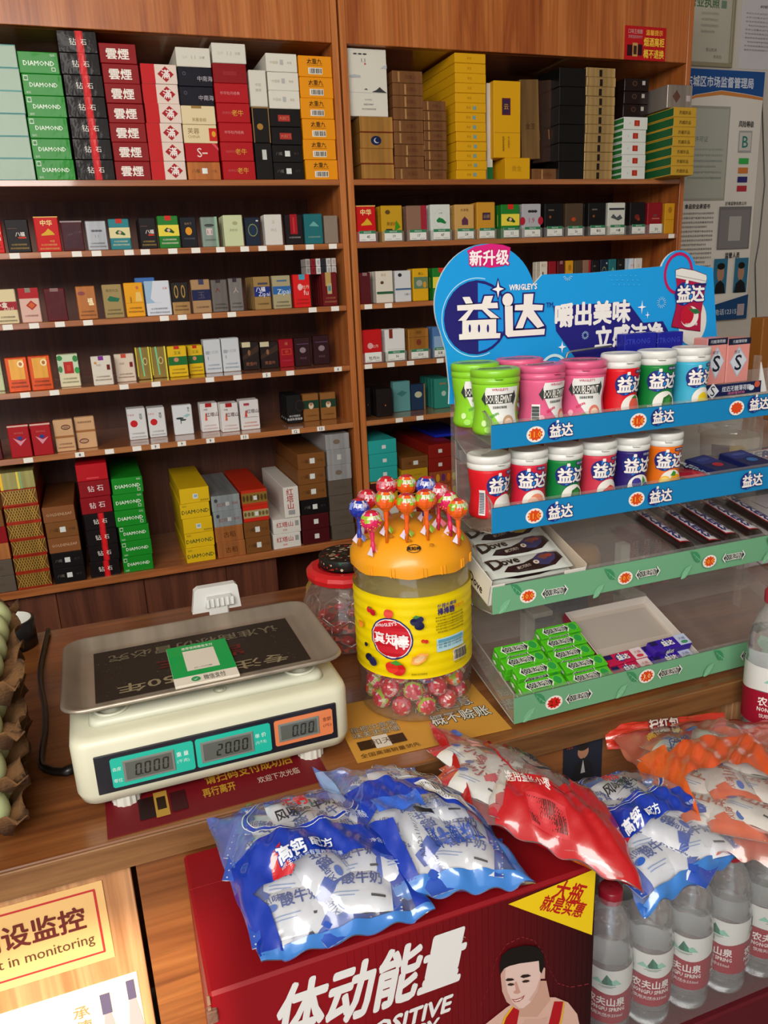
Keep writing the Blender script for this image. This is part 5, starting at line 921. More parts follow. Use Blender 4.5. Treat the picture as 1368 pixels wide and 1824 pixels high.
# ---------------- second jar behind, red rim, candies inside ----------------
kx, ky = .345, 1.165
j2 = empty('candy_jar', (kx, ky, CT+.0004), label='clear facetted candy jar with a red rim standing behind the lollipop jar', cat='jar')
m = M('pet'); m.lathe([(.0, .001), (.050, .001), (.072, .012), (.080, .050), (.080, .070), (.072, .100), (.058, .122), (.053, .127)], '#ffffff', n=12, cap=False, smooth=False); m.build('clear_body', j2)
m = M('pet')
for a in (-125, -90, -160):
    for zc in (.085, .050):
        q0 = R(a+(18 if zc < .06 else 0)); pts = []
        for k in range(7):
            t = R(60*k+30); u = .022*math.cos(t)/.08; v = zc+.022*math.sin(t); rr = .0795 if v < .07 else .0795-(v-.07)*.35; pts.append(((rr+.001)*math.cos(q0+u), (rr+.001)*math.sin(q0+u), v))
        m.tube(pts, .0014, '#ffffff', n=6)
m.build('hexagon_ribs', j2)
m = M('plastic'); m.lathe([(.053, .118), (.066, .122), (.068, .130), (.066, .136), (.058, .140), (.048, .140), (.047, .132), (.0, .131)], '#c81c22', n=16, cap=False, smooth=False); m.build('red_rim', j2)
m = M('wrapped'); m.lathe([(.0, .1405), (.043, .1405), (.045, .143), (.045, .158), (.043, .160), (.041, .159), (.0, .159)], '#1c1a18', n=32, cap=False)
for i in range(70):
    a = random.uniform(0, 6.28); rr = .041*math.sqrt(random.random()); s_ = random.uniform(.0015, .005)
    m.add([(rr*math.cos(a)+s_*math.cos(t), rr*math.sin(a)+s_*math.sin(t)*.6, .1592) for t in (0, 1.2, 2.2, 3.3, 4.4, 5.4)], [tuple(range(6))], random.choice(['#a02818', '#b89878', '#5c1810', '#2c4a34', '#c8b8a0']))
for i in range(40):
    a = random.uniform(3.2, 6.2); z = random.uniform(.1435, .1565); s_ = random.uniform(.001, .003); m.add([(.0454*math.cos(a+q/.045), .0454*math.sin(a+q/.045), z+w_) for q, w_ in ((-s_, 0), (0, -s_), (s_, 0), (0, s_))], [(0, 1, 2, 3)], random.choice(['#b02818', '#c8b898', '#2c6a44', '#1c1a18']))
o = m.build('round_tin', loc=(kx, ky, CT)); tag(o, 'small round black tin with red floral print on top of the candy jar', 'tin')
_cd = None
for i in range(22):
    if _cd is None:
        m = M('candyfilm'); m.sphere((0, 0, 0), .0105, '#b01c14', n=10, m_=7, sc=(1.2, .9, .7))
        for s_ in (-1, 1): m.add([(s_*.011, 0, 0), (s_*.020, .007, .003), (s_*.021, 0, -.002), (s_*.020, -.007, .002)], [(0, 1, 2, 3)], '#c84018')
        o = _cd = m.build('wrapped_candy')
    else: o = dup(_cd)
    ly = i//8; a = i*.785+ly*.4; rr = (.052, .056, .050)[ly] if i < 22 else .02; o.location = (kx+rr*math.cos(a), ky+rr*math.sin(a), CT+.012+ly*.0165); o.rotation_euler = (random.uniform(-.2, .2), random.uniform(-.2, .2), a+1.57)
    tag(o, 'red foil-wrapped candy inside the clear jar with the red rim', 'candy', 'red candies in the facetted jar')
# tape roll at the back left
m = M('plastic'); p = aZ(2, 1128, CT)
m.lathe([(.037, 0), (.0415, .001), (.0415, .049), (.037, .05), (.0365, .0495), (.0350, .004), (.0350, .0)], '#191a1c', n=32, cols=['#191a1c', '#191a1c', '#191a1c', '#c8c8c0', '#c8c8c0', '#c8c8c0'], cap=False)
m.lathe([(.0, .0), (.035, .0), (.035, .003), (.0, .003)], '#8a8880', n=24, cap=False)
tag(m.build('round_pot', loc=(-.200, 1.405, CT+.0004)), 'round black pot with white inside at the back left of the counter', 'pot')
# egg trays
def wav(t): return abs(math.sin(t))
for k in range(4):
    ex = -.2085+.005*k; root = empty('egg_tray', (ex, .955, CT+.0006+k*.050 if False else CT+.0006+k*.052), (0, 0, R(2+k*1.2)), label=['lowest torn brown egg tray at the left edge of the counter', 'second egg tray up in the leaning stack at the left edge', 'third egg tray up in the stack at the left edge', 'topmost egg tray of the stack at the left edge'][k], cat='egg tray', group='brown pulp egg trays')
    m = M('pulp'); nx, ny = 15, 30; W2, D2 = .13, .26; vs = []; fs = []
    for sgn in (0, 1):
        for i in range(nx+1):
            for j in range(ny+1):
                x = -W2/2+W2*i/nx; y = -D2/2+D2*j/ny; z = .013+.011*math.cos(x/.045*2*math.pi)*math.cos(y/.045*2*math.pi)+.006+random.uniform(-.001, .001)
                if i in (0, nx) or j in (0, ny): z = .036+.010*wav(y*60+k)*1.0-.006*wav(x*70)
                if i == nx-1 or j == 1 or j == ny-1: z = .022+.01*wav(y*60+k)
                vs.append((x+(.004*math.sin(y*90+k) if i == nx else 0), y, z-sgn*.0022))
    q0 = (nx+1)*(ny+1)
    for i in range(nx):
        for j in range(ny):
            a = i*(ny+1)+j; fs.append((a, a+ny+1, a+ny+2, a+1)); fs.append((q0+a+1, q0+a+ny+2, q0+a+ny+1, q0+a))
    rim = [i*(ny+1) for i in range(nx+1)]+[nx*(ny+1)+j for j in range(1, ny+1)]+[i*(ny+1)+ny for i in range(nx-1, -1, -1)]+[j for j in range(ny-1, 0, -1)]
    for a, b in zip(rim, rim[1:]+rim[:1]): fs.append((a, a+q0, b+q0, b))
    m.add(vs, fs, '#6c4a28', None, True); m.build('pulp_tray', root)
m = M('matte'); n = 16; vs = []; pr = []
for j in range(11): t = math.pi*j/10; zz = -.027*math.cos(t); rr = .0205*math.sin(t)*(1-.14*math.cos(t)*-1); pr.append((max(rr, .0004), zz))
m.lathe(pr, '#c6cf98', n=16, cap=False); egg = m.build('egg'); first = True
for k in range(4):
    for i in range(2):
        for j in range(5):
            o = egg if first else dup(egg); first = False
            o.location = (-.2085+.005*k-.0225+.045*i+.008, .955-.09+.045*j, CT+.0006+k*.052+.034); o.rotation_euler = (random.uniform(-.15, .15), random.uniform(-.15, .15), 0)
            tag(o, 'pale green egg sitting in the %s brown pulp tray at the left edge' % ['lowest', 'second', 'third', 'topmost'][k], 'egg', 'pale green eggs in the %s tray' % ['lowest', 'second', 'third', 'topmost'][k])
# ---------------- gum display rack ----------------
RX0, RX1 = .462, 1.02
rk = empty('gum_display_rack', (.74, .90, CT), label='clear four-tier counter rack with blue cardboard header and price strips', cat='display rack'); ro = -Vector(rk.location)
def logo(x, z, s):    # the round two-tone badge with the lettering, s = badge diameter
    return [('e', x, z, s/2, s/2, '#262a78'), ('p', [(x, z-s*.47), (x+s*.30, z-s*.36), (x+s*.455, z-s*.1), (x+s*.455, z+s*.1), (x+s*.30, z+s*.36), (x, z+s*.47)], '#2a8ad8'),
            ('o', '益达', x+s*.36, z, s*.66, '#ece6e0', .03, s*1.45, '#20246c', .045), ('star', x+s*.12, z+s*.50, s*.10, 1, '#ece6e0', 4)]
def price(x, z, txt, c='#d84818', tc='#f0c040', s=1):
    return [('e', x, z, .0135*s, .0105*s, '#ece4dc'), ('star', x, z, .0088*s, 1.28, c, 11), ('t', txt, x, z, .0078*s, tc, .0)]
def mint(x, z, w_=.045):   # black arrow plate
    h = w_*.36
    P0 = [(-.5, 0), (-.36, -.34), (-.36, -.20), (.36, -.20), (.36, -.34), (.5, 0), (.36, .34), (.36, .20), (-.36, .20), (-.36, .34)]
    return [('p', [(x+a*w_*1.10, z+b*w_*.62) for a, b in P0], '#e8e8e0'), ('p', [(x+a*w_, z+b*w_*.52) for a, b in P0], '#2c3a34'), ('t', 'DOUBLEMINT', x, z, w_*.20, '#ece8e0', 0, w_*.80)]
def leaf(x, z, s, flip=1):
    out = [(x-s*.55*flip, z+s*.5)]
    for k in range(7): t = k/6; r_ = .48+(.05 if k % 2 else 0); out.append((x+flip*s*(-.5+t*1.0)+0, z+s*(.45-t*.95)-s*r_*math.sin(math.pi*t)*.75))
    out2 = [(x+s*.5*flip, z-s*.5), (x+s*.36*flip, z+s*.02), (x+s*.05*flip, z+s*.36)]
    L_ = [('p', out+out2, '#3c8c5c' if flip > 0 else '#78b88c')]
    for t in (.25, .5, .75): px_, pz_ = x+flip*s*(-.5+t), z+s*(.45-t*.95); L_.append(('p', [(px_, pz_), (px_+s*.03, pz_), (px_+s*.02-flip*s*.08, pz_-s*.30*math.sin(math.pi*t)-.0003)], '#a8d4b4'))
    L_.append(('p', [(x-s*.5*flip, z+s*.46), (x+s*.5*flip, z-s*.47), (x+s*.5*flip, z-s*.51)], '#b8dcc0'))
    return L_
tiers = [(.878, -.179, -.2105, '#1680b8'), (.878, -.2885, -.3235, '#1680b8'), (.878, -.3990, -.4390, '#6fa880'), (.819, -.5350, -.5745, '#6fa880')]
TF = []
for i, (Y, zt, zb, col) in enumerate(tiers):
    zt += CAMZ; zb += CAMZ; tray = empty('tray', parent=None) if False else None
    m = M('acrylic'); yb = (.985, .985, 1.06, 1.00)[i]; zf = zb+(.006 if i < 2 else .004); zr = zf+(.012, .012, .052, .066)[i]; TF.append((Y, yb, zf, zr))
    T_ = Matrix.Translation((0, Y, zf)) @ Matrix.Rotation(math.atan2(zr-zf, yb-Y), 4, 'X')
    ln = math.hypot(zr-zf, yb-Y)
    m.box(RX0, RX1, 0.0005, ln, -.002, 0, '#ffffff', T=T_, b=.0005)                       # floor
    m.box(RX0, RX1, Y-.001, Y+.0008, zb, zt+.004, '#ffffff', b=.0004)                       # front lip
    if i < 3:                                                                            # side wing with a stepped outline
        wing = [(Y, zb), (Y, zt+.006), (Y+.018, zt+.016), (Y+.030, zt+.012), (Y+.034, zt+.030), (Y+.056, zt+.044), (yb, zt+.046 if i < 2 else zt+.066), (yb, zb-.004 if i < 2 else zb+.045), (Y+.06, zb-.026 if i == 0 else zb-.010)]
    else: wing = [(Y, zb), (Y, zt+.004), (yb, zt+.056), (yb, zb+.04)]
    for xx in (RX0, RX1-.002):
        n = len(wing); vs = [(xx, y, z) for y, z in wing]+[(xx+.002, y, z) for y, z in wing]
        m.add(vs, [tuple(range(n-1, -1, -1)), tuple(range(n, 2*n))]+[(k, (k+1) % n, (k+1) % n+n, k+n) for k in range(n)], '#ffffff')
    m.box(RX0, RX1, yb-.002, yb, zr, zr+.034, '#ffffff', b=.0005)
    m.build('clear_tray', rk, ro)
    for xx in (RX0, RX1):     # pale tubes added for the light caught on the cut acrylic edges
        m = M('plastic')
        for a_, b_ in zip(wing, wing[1:]+wing[:1]): m.tube([(xx, a_[0], a_[1]), (xx, b_[0], b_[1])], .0008, '#8c867c', n=5)
        m.build('tray_edge_glint', rk, ro)
    # coloured strip with a darker line along its top
    m = M('card'); m.box(RX0-.001, RX1, Y-.0024, Y-.0012, zb, zt, col, b=.0003); D = []
    m.box(RX0-.001, RX1, Y-.0026, Y-.0022, zt-.0002, zt+.0006, '#3c4c54' if i < 2 else '#5c6458', b=.0001)
    px = lambda x, y: (aY(x, y, Y).x, aY(x, y, Y).z)
    if i == 0:
        for q, (a, b) in enumerate([((952, 773), (992, 766)), ((1134, 749), (1173, 742)), ((1308, 726), (1343, 719))]):
            x, z = px(*a); D += price(x, z, '11.0' if q < 2 else '', s=1); x, z = px(*b); D += logo(x-.004, z, .024)
    if i == 1:
        for q, (a, b) in enumerate([((950, 918), (990, 911)), ((1131, 888), (1168, 883)), (None, (1331, 855))]):
            if a: x, z = px(*a); D += price(x, z, '11.0')
            x, z = px(*b); D += logo(x-.004, z, .026)
    if i == 2:
        for a, b, l1, l2 in [((938, 1060), (985, 1052), (918, 1050), (897, 1080)), ((1109, 1027), (1149, 1018), (1083, 1022), (1062, 1052)), ((1257, 997), (1300, 988), (1234, 990), (1216, 1018)), (None, None, (1366, 965), (1358, 990))]:
            for q, l in enumerate((l1, l2)): x, z = px(*l); D += leaf(x, z+.0015, .0185, 1 if q == 0 else -1)
            if a: x, z = px(*a); D += price(x, z, '10.0', s=.95); x, z = px(*b); D += mint(x, z, .040)
    if i == 3:
        for a, b, l1, l2, t_ in [((984, 1249), (1028, 1238), (960, 1243), (940, 1272), '2.5'), ((1147, 1201), (1188, 1193), (1122, 1203), (1103, 1229), '3.0'), (None, (1332, 1160), (1275, 1164), (1256, 1190), '')]:
            for q, l in enumerate((l1, l2)): x, z = px(*l); D += leaf(x, z+.001, .0185, 1 if q == 0 else -1)
            if a: x, z = px(*a); D += price(x, z, t_, '#d02018' if t_ == '2.5' else '#d84818', '#181410' if t_ == '2.5' else '#f0e0a0')
            x, z = px(*b); D += mint(x, z, .040)
    decals(m, D, lambda x, z, l: (x, Y-.0026-l, z), 1, 1); m.build('price_strip', rk, ro)
# uprights
m = M('acrylic')
for xx in (RX0+.004, RX1-.008):
    m.box(xx, xx+.004, .995, 1.010, CT+.001, CAMZ-.14, '#ffffff', b=.0008)
m.box(RX0+.0, RX1, .986, .988, CT+.04, CAMZ-.20, '#ffffff', b=.0004); m.build('clear_back', rk, ro)
m = M('plastic')
for a in ((952, 1085), (1120, 1055)):
    p = aY(a[0], a[1], 1.0); m.box(p.x-.009, p.x+.009, 1.012, 1.030, CT+.003, CT+.150, '#c8c8c0', b=.001); m.box(p.x-.009, p.x+.028, .99, 1.030, p.z-.012, p.z-.004, '#d4d4cc', b=.001)
m.build('bracket', rk, ro)
# header card
HY = .985
hp = lambda x, y: (aY(x, y, HY).x, aY(x, y, HY).z)
cx0, cz0 = hp(868, 539); rr = .0
cx0, cz0 = hp(866, 540)
top = hp(873, 434); rr = top[1]-cz0
ol = []
for k in range(30):
    a = R(16+ (205-16)*k/29); ol.append((cx0+rr*math.cos(a), cz0+rr*math.sin(a)))
# walk: lower right -> upper right -> bump -> big circle -> lower left
c2, d2 = hp(1208, 487); r2 = hp(1208, 446)[1]-d2
out = [hp(1279, 640), hp(1277, 601), hp(1270, 477), ]
xs2 = c2+r2; zt = hp(1177, 480)[1]
for k in range(16): a = R(20+(160-20)*k/15); out.append((c2+r2*math.cos(a), d2+r2*math.sin(a)))
out += [hp(1050, 486), hp(966, 489)]
out += [p for p in ol if p[0] < hp(960, 489)[0]]
out += [hp(794, 625), hp(801, 690), hp(800, 720)]
out += [hp(1279, 700)]
m = M('card'); m.prism(out, HY, HY+.004, '#1a94d8', side='#c8d8e0')
# thin pale edging
fn = lambda x, z, l: (x, HY-l, z)
def poly_line(m, pts, th, c, lift):
    for a, b in zip(pts, pts[1:]):
        dx, dz = b[0]-a[0], b[1]-a[1]; n_ = math.hypot(dx, dz) or 1; nx, nz = -dz/n_*th/2, dx/n_*th/2
        m.add([fn(a[0]+nx, a[1]+nz, lift*LIFT), fn(a[0]-nx, a[1]-nz, lift*LIFT), fn(b[0]-nx, b[1]-nz, lift*LIFT), fn(b[0]+nx, b[1]+nz, lift*LIFT)], [(0, 1, 2, 3)], c)
bx, bz = hp(849, 566); br_ = abs(hp(849, 501)[1]-bz)
D = []
ring(m, bx, bz, br_*1.10, br_*1.10, .0012, fn, '#a8d8f0', lift=1, a0=75, a1=292)
D += [('e', bx, bz, br_*1.03, br_*1.03, '#23206c'), ('p', [(bx+.002, bz-br_*.96)]+[(bx+br_*.95*math.cos(R(a)), bz+br_*.95*math.sin(R(a))) for a in range(-84, 90, 12)]+[(bx+.002, bz+br_*.96)], '#1a8cd8')]
decals(m, D, fn, 1, 1, base=2)
H = lambda x, y: hp(x, y)
def ht(kind, s_, x, y, hpx, wpx, c, bold, oc=None, ob=.03, ang=0):
    X, Z = hp(x, y); h = hp(x, y-hpx/2)[1]-hp(x, y+hpx/2)[1]; w_ = hp(x+wpx/2, y)[0]-hp(x-wpx/2, y)[0]
    if kind == 'o': return ('o', s_, X, Z, h, c, bold, w_, oc, ob)
    if kind == 'rt': return ('rt', s_, X, Z, h, c, bold, ang, w_)
    return ('t', s_, X, Z, h, c, bold, w_)
# pink corner with its lettering
D = [('p', [hp(831, 447), hp(845, 439), hp(873, 434), hp(895, 436), hp(909, 441), hp(906, 462), hp(895, 474), hp(872, 477), hp(845, 470), hp(838, 460)], '#cc1f74'), ht('o', '新升级', 871, 459, 25, 69, '#ece4e4', .025, '#c01868', .06)]
# navy speech shape behind the slogan
D += [('p', [hp(985, 545), hp(1118, 538), hp(1145, 575), hp(1180, 572), hp(1195, 600), hp(1195, 640), hp(1090, 650), hp(1040, 650), hp(990, 590)], '#221f74'), ('p', [hp(990, 590), hp(1040, 650), hp(1060, 700), hp(1026, 640)], '#221f74')]
D += [ht('t', '嚼出美味', 1056, 558, 37, 132, '#e8e4e0', .035), ht('t', '立感洁净', 1121, 597, 35, 120, '#e8e4e0', .035)]
D += [ht('t', "WRIGLEY'S", 931, 511, 10, 49, '#ece6e0', .03), ht('t', 'TM', 978, 543, 9, 12, '#1c3c90', .02)]
decals(m, D, fn, 1, 1, base=3)
# the big lettering, drawn stroke by stroke
def G(x, y): return hp(770+x/4.56, 420+y/4.56)
YI = [[(240, 498), (300, 495), (325, 548), (268, 552)], [(420, 490), (490, 487), (470, 545), (525, 543), (530, 588), (440, 590), (540, 668), (470, 668), (400, 600), (330, 600), (270, 688), (205, 690), (290, 605), (200, 608), (198, 565), (400, 552)], [(240, 690), (515, 676), (515, 790), (550, 790), (545, 830), (215, 845), (213, 800), (240, 798)]]
DA = [[(740, 474), (818, 470), (808, 558), (895, 562), (890, 605), (818, 606), (905, 730), (850, 750), (765, 655), (730, 750), (672, 752), (735, 606), (665, 606), (668, 562), (738, 558)], [(585, 570), (648, 568), (652, 770), (910, 755), (905, 802), (660, 818), (610, 822), (590, 800)]]
def off_poly(P_, d):
    n = len(P_); ar = sum(P_[i][0]*P_[(i+1) % n][1]-P_[(i+1) % n][0]*P_[i][1] for i in range(n)); sg = 1 if ar > 0 else -1; out = []
    for i in range(n):
        a, b, c = P_[i-1], P_[i], P_[(i+1) % n]; e1 = Vector((b[0]-a[0], b[1]-a[1])).normalized(); e2 = Vector((c[0]-b[0], c[1]-b[1])).normalized()
        n1 = Vector((e1.y, -e1.x))*sg; n2 = Vector((e2.y, -e2.x))*sg; t = n1+n2; k = d/max(.35, 1+n1.dot(n2)); out.append((b[0]+t.x*k, b[1]+t.y*k))
    return out
from mathutils.geometry import tessellate_polygon
def cpoly(m, P_, c, lift, fn=fn, mat=None):
    tr = tessellate_polygon([[Vector((x, y, 0)) for x, y in P_]]); m.add([fn(x, y, lift*LIFT) for x, y in P_], [tuple(t) for t in tr], c, mat)
for P_ in YI+DA: cpoly(m, [G(*q) for q in off_poly(P_, 13)], '#221f6c', 5)
cpoly(m, ell(*G(608, 520), .0105, .0108, 20), '#221f6c', 5); cpoly(m, ell(*G(608, 520), .0082, .0086, 20), '#e8e2dc', 6)
for P_ in YI+DA: cpoly(m, [G(*q) for q in P_], '#e8e2dc', 6)
for x in (300, 375, 447): cpoly(m, ell(*G(x, 752), .0018, .0055, 12), '#221f6c', 7)
def sparkle(x, y, s, c, lift, ratio=.22):
    X, Z = hp(x, y); pts = []
    for k in range(8): a = R(45*k+90); r_ = s if k % 2 == 0 else s*ratio; pts.append((X+r_*math.cos(a)*.8, Z+r_*math.sin(a)))
    cpoly(m, pts, c, lift)
sparkle(886, 515, .0155, '#221f6c', 7, .42); sparkle(886, 515, .0115, '#f0ece8', 8, .3)
sparkle(1000, 618, .0085, '#e8f0f4', 8, .3); sparkle(1142, 547, .0100, '#e8f0f4', 8); sparkle(1152, 561, .0055, '#e8f0f4', 8)
for (x, y, n, r0, r1) in [(1010, 490, 7, .004, .008), (1177, 539, 14, .004, .0085), (1041, 597, 14, .003, .006)]:
    X, Z = hp(x, y)
    for k in range(n): a = R((200+140*k/6) if n == 7 else 360*k/n); poly_line(m, [(X+r0*math.cos(a), Z+r0*math.sin(a)), (X+r1*math.cos(a), Z+r1*math.sin(a))], .0007, '#a8d4e8', 8)
for k in range(18): X, Z = hp(1086+(k % 6)*9+(k//6)*3, 491+(k//6)*8); cpoly(m, ell(X, Z, .0008, .0008, 6), '#58b8e4', 8)
ring(m, *hp(985, 668), .026, .030, .004, fn, '#c8e4e8', lift=8, a0=20, a1=140)
X, Z = hp(1208, 487); ring(m, X, Z, .0265, .0300, .0045, fn, '#b01c58', lift=3)
X, Z = hp(1233, 574); cpoly(m, ell(X, Z, .026, .034, 28), '#d8d4cc', 3)
# printed gum bottle on the header
def HB(pts): return [hp(1050+x/4.302, 420+y/4.302) for x, y in pts]
cpoly(m, HB([(652, 262), (700, 244), (800, 262), (893, 298), (897, 330), (885, 372), (872, 470), (850, 600), (845, 735), (740, 722), (622, 700), (628, 660), (655, 560), (668, 430), (660, 330)]), '#5c1c3c', 5)
cpoly(m, HB([(657, 325), (885, 372), (872, 470), (848, 600), (842, 728), (740, 716), (628, 693), (634, 660), (658, 560), (670, 430)]), '#a81840', 6)
cpoly(m, HB([(656, 264), (700, 250), (800, 268), (890, 302), (893, 328), (884, 370), (770, 345), (657, 322)]), '#dcdad4', 6); cpoly(m, HB([(658, 300), (890, 345), (890, 351), (658, 306)]), '#a8a49c', 7)
X, Z = HB([(727, 445)])[0]; decals(m, logo(X-.002, Z, .034)+[('e', *HB([(760, 620)])[0], .0165, .0155, '#e4dcd4'), ('e', *HB([(740, 608)])[0], .0125, .0140, '#b81830'), ('p', HB([(745, 545), (770, 560), (820, 560), (840, 590), (800, 600), (770, 580)]), '#2c6a3c'), ('t', '无糖口香糖', *HB([(770, 678)])[0], .004, '#e8dcd8', .01), ('r', *HB([(795, 385)])[0], *HB([(885, 362)])[0], '#20205c')], fn, 1, 1, base=7)
m.build('header_card', rk, ro)
m = M('steel'); m.tube([aY(1008, 690, .965), aY(1008, 640, .965), aY(1011, 629, .965), aY(1018, 626, .965), aY(1090, 616, .965)], .0016, '#8c8c8c'); m.build('wire_bar', rk, ro)
# ---------------- gum bottles ----------------
def gprof(R_, H_): return [(R_*.90, 0), (R_*.97, .002), (R_*.98, .008), (R_*.93, H_*.18), (R_*.875, H_*.33), (R_*.88, H_*.42), (R_*.95, H_*.58), (R_*.985, H_*.70), (R_*.985, H_*.78)]
def ginterp(pr, z):
    for (r0, z0), (r1, z1) in zip(pr, pr[1:]):
        if z <= z1: t = max(0, (z-z0)/(z1-z0)) if z1 > z0 else 0; return r0+(r1-r0)*t
    return pr[-1][0]
def gbottle(name, kind, R_, H_, body, lid, dec, loc, yaw, label, lidtxt=False, group='gum bottles on the blue rack'):
    root = empty('gum_bottle', loc, (0, 0, yaw-R(27)), label=label, cat='gum bottle', group=group)
    m = M('wrapped'); pr = gprof(R_, H_); fine = [(ginterp(pr, H_*.78*k/16), H_*.78*k/16) for k in range(17)]
    m.lathe(fine, body, n=32); fn_ = lambda x, z, l: ((ginterp(pr, z)+l+.0003)*math.cos(x/R_-math.pi/2), (ginterp(pr, z)+l+.0003)*math.sin(x/R_-math.pi/2), z)
    decals(m, dec, fn_, 1, 1, step=.0035, vstep=.005); m.build('body', root)
    m = M('plastic'); zl = H_*.775
    m.lathe([(R_*.97, zl), (R_*1.02, zl+.001), (R_*1.02, zl+H_*.085), (R_*.995, zl+H_*.09), (R_*.995, zl+H_*.105), (R_*1.03, zl+H_*.11), (R_*1.03, H_-.003), (R_*1.0, H_-.0008), (R_*.93, H_), (R_*.88, H_-.0006), (.0005, H_-.0006)], lid, n=32)
    m.box(-.005, .005, -R_*1.03-.0030, -R_*1.0, H_*.86, H_*.88, lid, b=.0006); 
    if lidtxt: decals(m, mint(0, 0, R_*1.4), topf(0, 0, H_-.0004), 1, 1)
    m.build('flip_lid', root); return root
def yida(R_, H_, fruit, c): 
    zc = H_*.50
    base = logo(-.004, zc+.003, .030)+[('r', .010, H_*.70, .024, H_*.755, '#22245c'), ('t', '无糖口香糖', .017, H_*.727, .0028, '#c8ccd8', 0, .012), ('e', .009, H_*.185, .0185, .0165, '#e4e0d8')]
    f = {'melon': [('p', [(-.006, .006), (.018, .006), (.022, .014), (.010, .020), (-.002, .014)], '#d84038'), ('p', [(-.006, .006), (.018, .006), (.019, .0045), (-.006, .0045)], '#e8e0d0'), ('e', .006, .012, .0007, .001, '#2c1410'), ('e', .012, .011, .0007, .001, '#2c1410')],
         'leaf': [('p', [(.000, .006), (.004, .020), (.014, .024), (.022, .018), (.020, .008), (.010, .004)], '#2c6c30'), ('p', [(.004, .008), (.008, .018), (.016, .020), (.014, .010)], '#3c8a40')],
         'berry': [('e', .002, .016, .0075, .0080, '#3c3488'), ('e', .017, .010, .0065, .0065, '#2c2870'), ('p', [(.010, .014), (.012, .026), (.018, .018)], '#3c8a3c'), ('e', -.002, .007, .005, .003, '#48a050')],
         'orange': [('e', .014, .012, .011, .0095, '#e8a018'), ('e', -.004, .012, .0085, .0080, '#e8b838'), ('e', -.004, .012, .0065, .006, '#f0d070'), ('p', [(.004, .020), (.009, .027), (.014, .024), (.012, .019)], '#3c8a28')],
         'lemon': [('e', .008, .013, .010, .0085, '#e0c420'), ('e', .004, .009, .008, .005, '#e8d860')],
         'peach': [('e', .010, .013, .0110, .0100, '#e08868'), ('e', .004, .011, .0080, .0080, '#e8b8a0')],
         'straw': [('e', .010, .013, .0100, .0120, '#d85848'), ('p', [(.004, .024), (.012, .028), (.018, .023)], '#3c7a30')],
         'text': [('rt', '万里挑一', .003, .014, .0075, '#e8e0d8', .02, 40, .026)]}[fruit]
    f = [((k[0], k[1]+.002, k[2]+.004)+tuple(k[3:])) if k[0] == 'e' else (k[0], [(a+.002, b+.004) for a, b in k[1]], k[2]) if k[0] == 'p' else k for k in f]
    return base+f+[('t', '无糖', -.013, .012, .003, '#e8e0d8', 0)]
def dmint(c, c2):
    return [('p', [(-.016, .062), (.030, .062), (.030, .012), (.018, .006), (.004, .012), (-.010, .030), (-.020, .050)], '#e0e0dc'), ('p', [(-.024, .047), (-.018, .038), (-.018, .041), (.021, .0415), (.0235, .038), (.0265, .049), (.0225, .0575), (.0210, .0540), (-.018, .052), (-.018, .057)], '#343a38'), ('t', 'DOUBLEMINT', .001, .0472, .0100, '#ece8e0', .015, .036), ('t', "WRIGLEY'S", .002, .0595, .0030, '#b83058', .02), ('t', '佳能脆皮薄荷糖', .002, .0365, .0034, '#3c4440', .01, .020), ('rt', '酸甜草莓味', -.006, .0265, .0035, c2, .02, 22, .014), ('e', .014, .0175, .0085, .0085, '#d87868' if c != '#86c828' else '#b89878'), ('e', .014, .0160, .0060, .0062, '#e8c8b0'), ('p', [(.004, .010), (-.008, .012), (-.002, .016), (.006, .014)], '#58a048')] + [('e', -.020, .016, .004, .004, '#c8e8a0' if c == '#86c828' else '#f0b0c0'), ('e', -.014, .008, .005, .004, '#a0d860' if c == '#86c828' else '#e890a8')]
def gpos(px, py, Y, zb, H_):   # place by the centre of the lid top
    p = aY(px, py, Y); return Vector((p.x, Y, zb))
LM, PKc = '#86c828', '#d85c84'
z1 = lambda Y: TF[0][2]+(TF[0][3]-TF[0][2])*(Y-TF[0][0])/(TF[0][1]-TF[0][0])+.0008
z2 = lambda Y: TF[1][2]+(TF[1][3]-TF[1][2])*(Y-TF[1][0])/(TF[1][1]-TF[1][0])+.0008
for c, px, py, Y, yaw, lb in [(LM, 846, 650, .955, .10, 'lime green gum bottle at the back left of the top rack tier'), (LM, 882, 662, .913, .12, 'lime green gum bottle at the front left of the top rack tier'), (PKc, 925, 640, .958, 0, 'pink gum bottle half hidden at the back of the top rack tier'), (PKc, 963, 658, .914, .62, 'pink gum bottle with barcode turned forward on the top rack tier'), (PKc, 1038, 645, .916, .02, 'pink gum bottle with full lettering next to the red one, top tier')]:
    R_, H_ = .0315, .084
    d_ = dmint(c, '#58a838' if c == LM else '#d83c68')
    if yaw > .5: d_ += [('r', -.034, .006, -.022, .034, '#e8e4e0')]+[('r', -.033, .008+k*.0016, -.023, .0088+k*.0016+(.0004 if k % 3 else 0), '#2c3c3c') for k in range(15)]
    gbottle('d', 'mint', R_, H_, c, c, d_, gpos(px, py, Y, z1(Y)+.0045, H_), R(22)*-1*0+yaw, lb, True)
for c, px, Y, yaw, fr, lb in [('#d01420', 1106, .912, .30, 'straw', 'red gum bottle with white lid between pink and green, top rack tier'), ('#127a34', 1170, .912, .05, 'leaf', 'green gum bottle with white lid on the top rack tier'), ('#3ca8c8', 1231, .912, .28, 'lemon', 'sky-blue gum bottle with lemon print on the top rack tier')]:
    gbottle('y', 'y', .0262, .088, c, '#dcdcd6', yida(.0262, .088, fr, c), gpos(px, 630, Y, z1(Y)+.006, .08), yaw, lb)
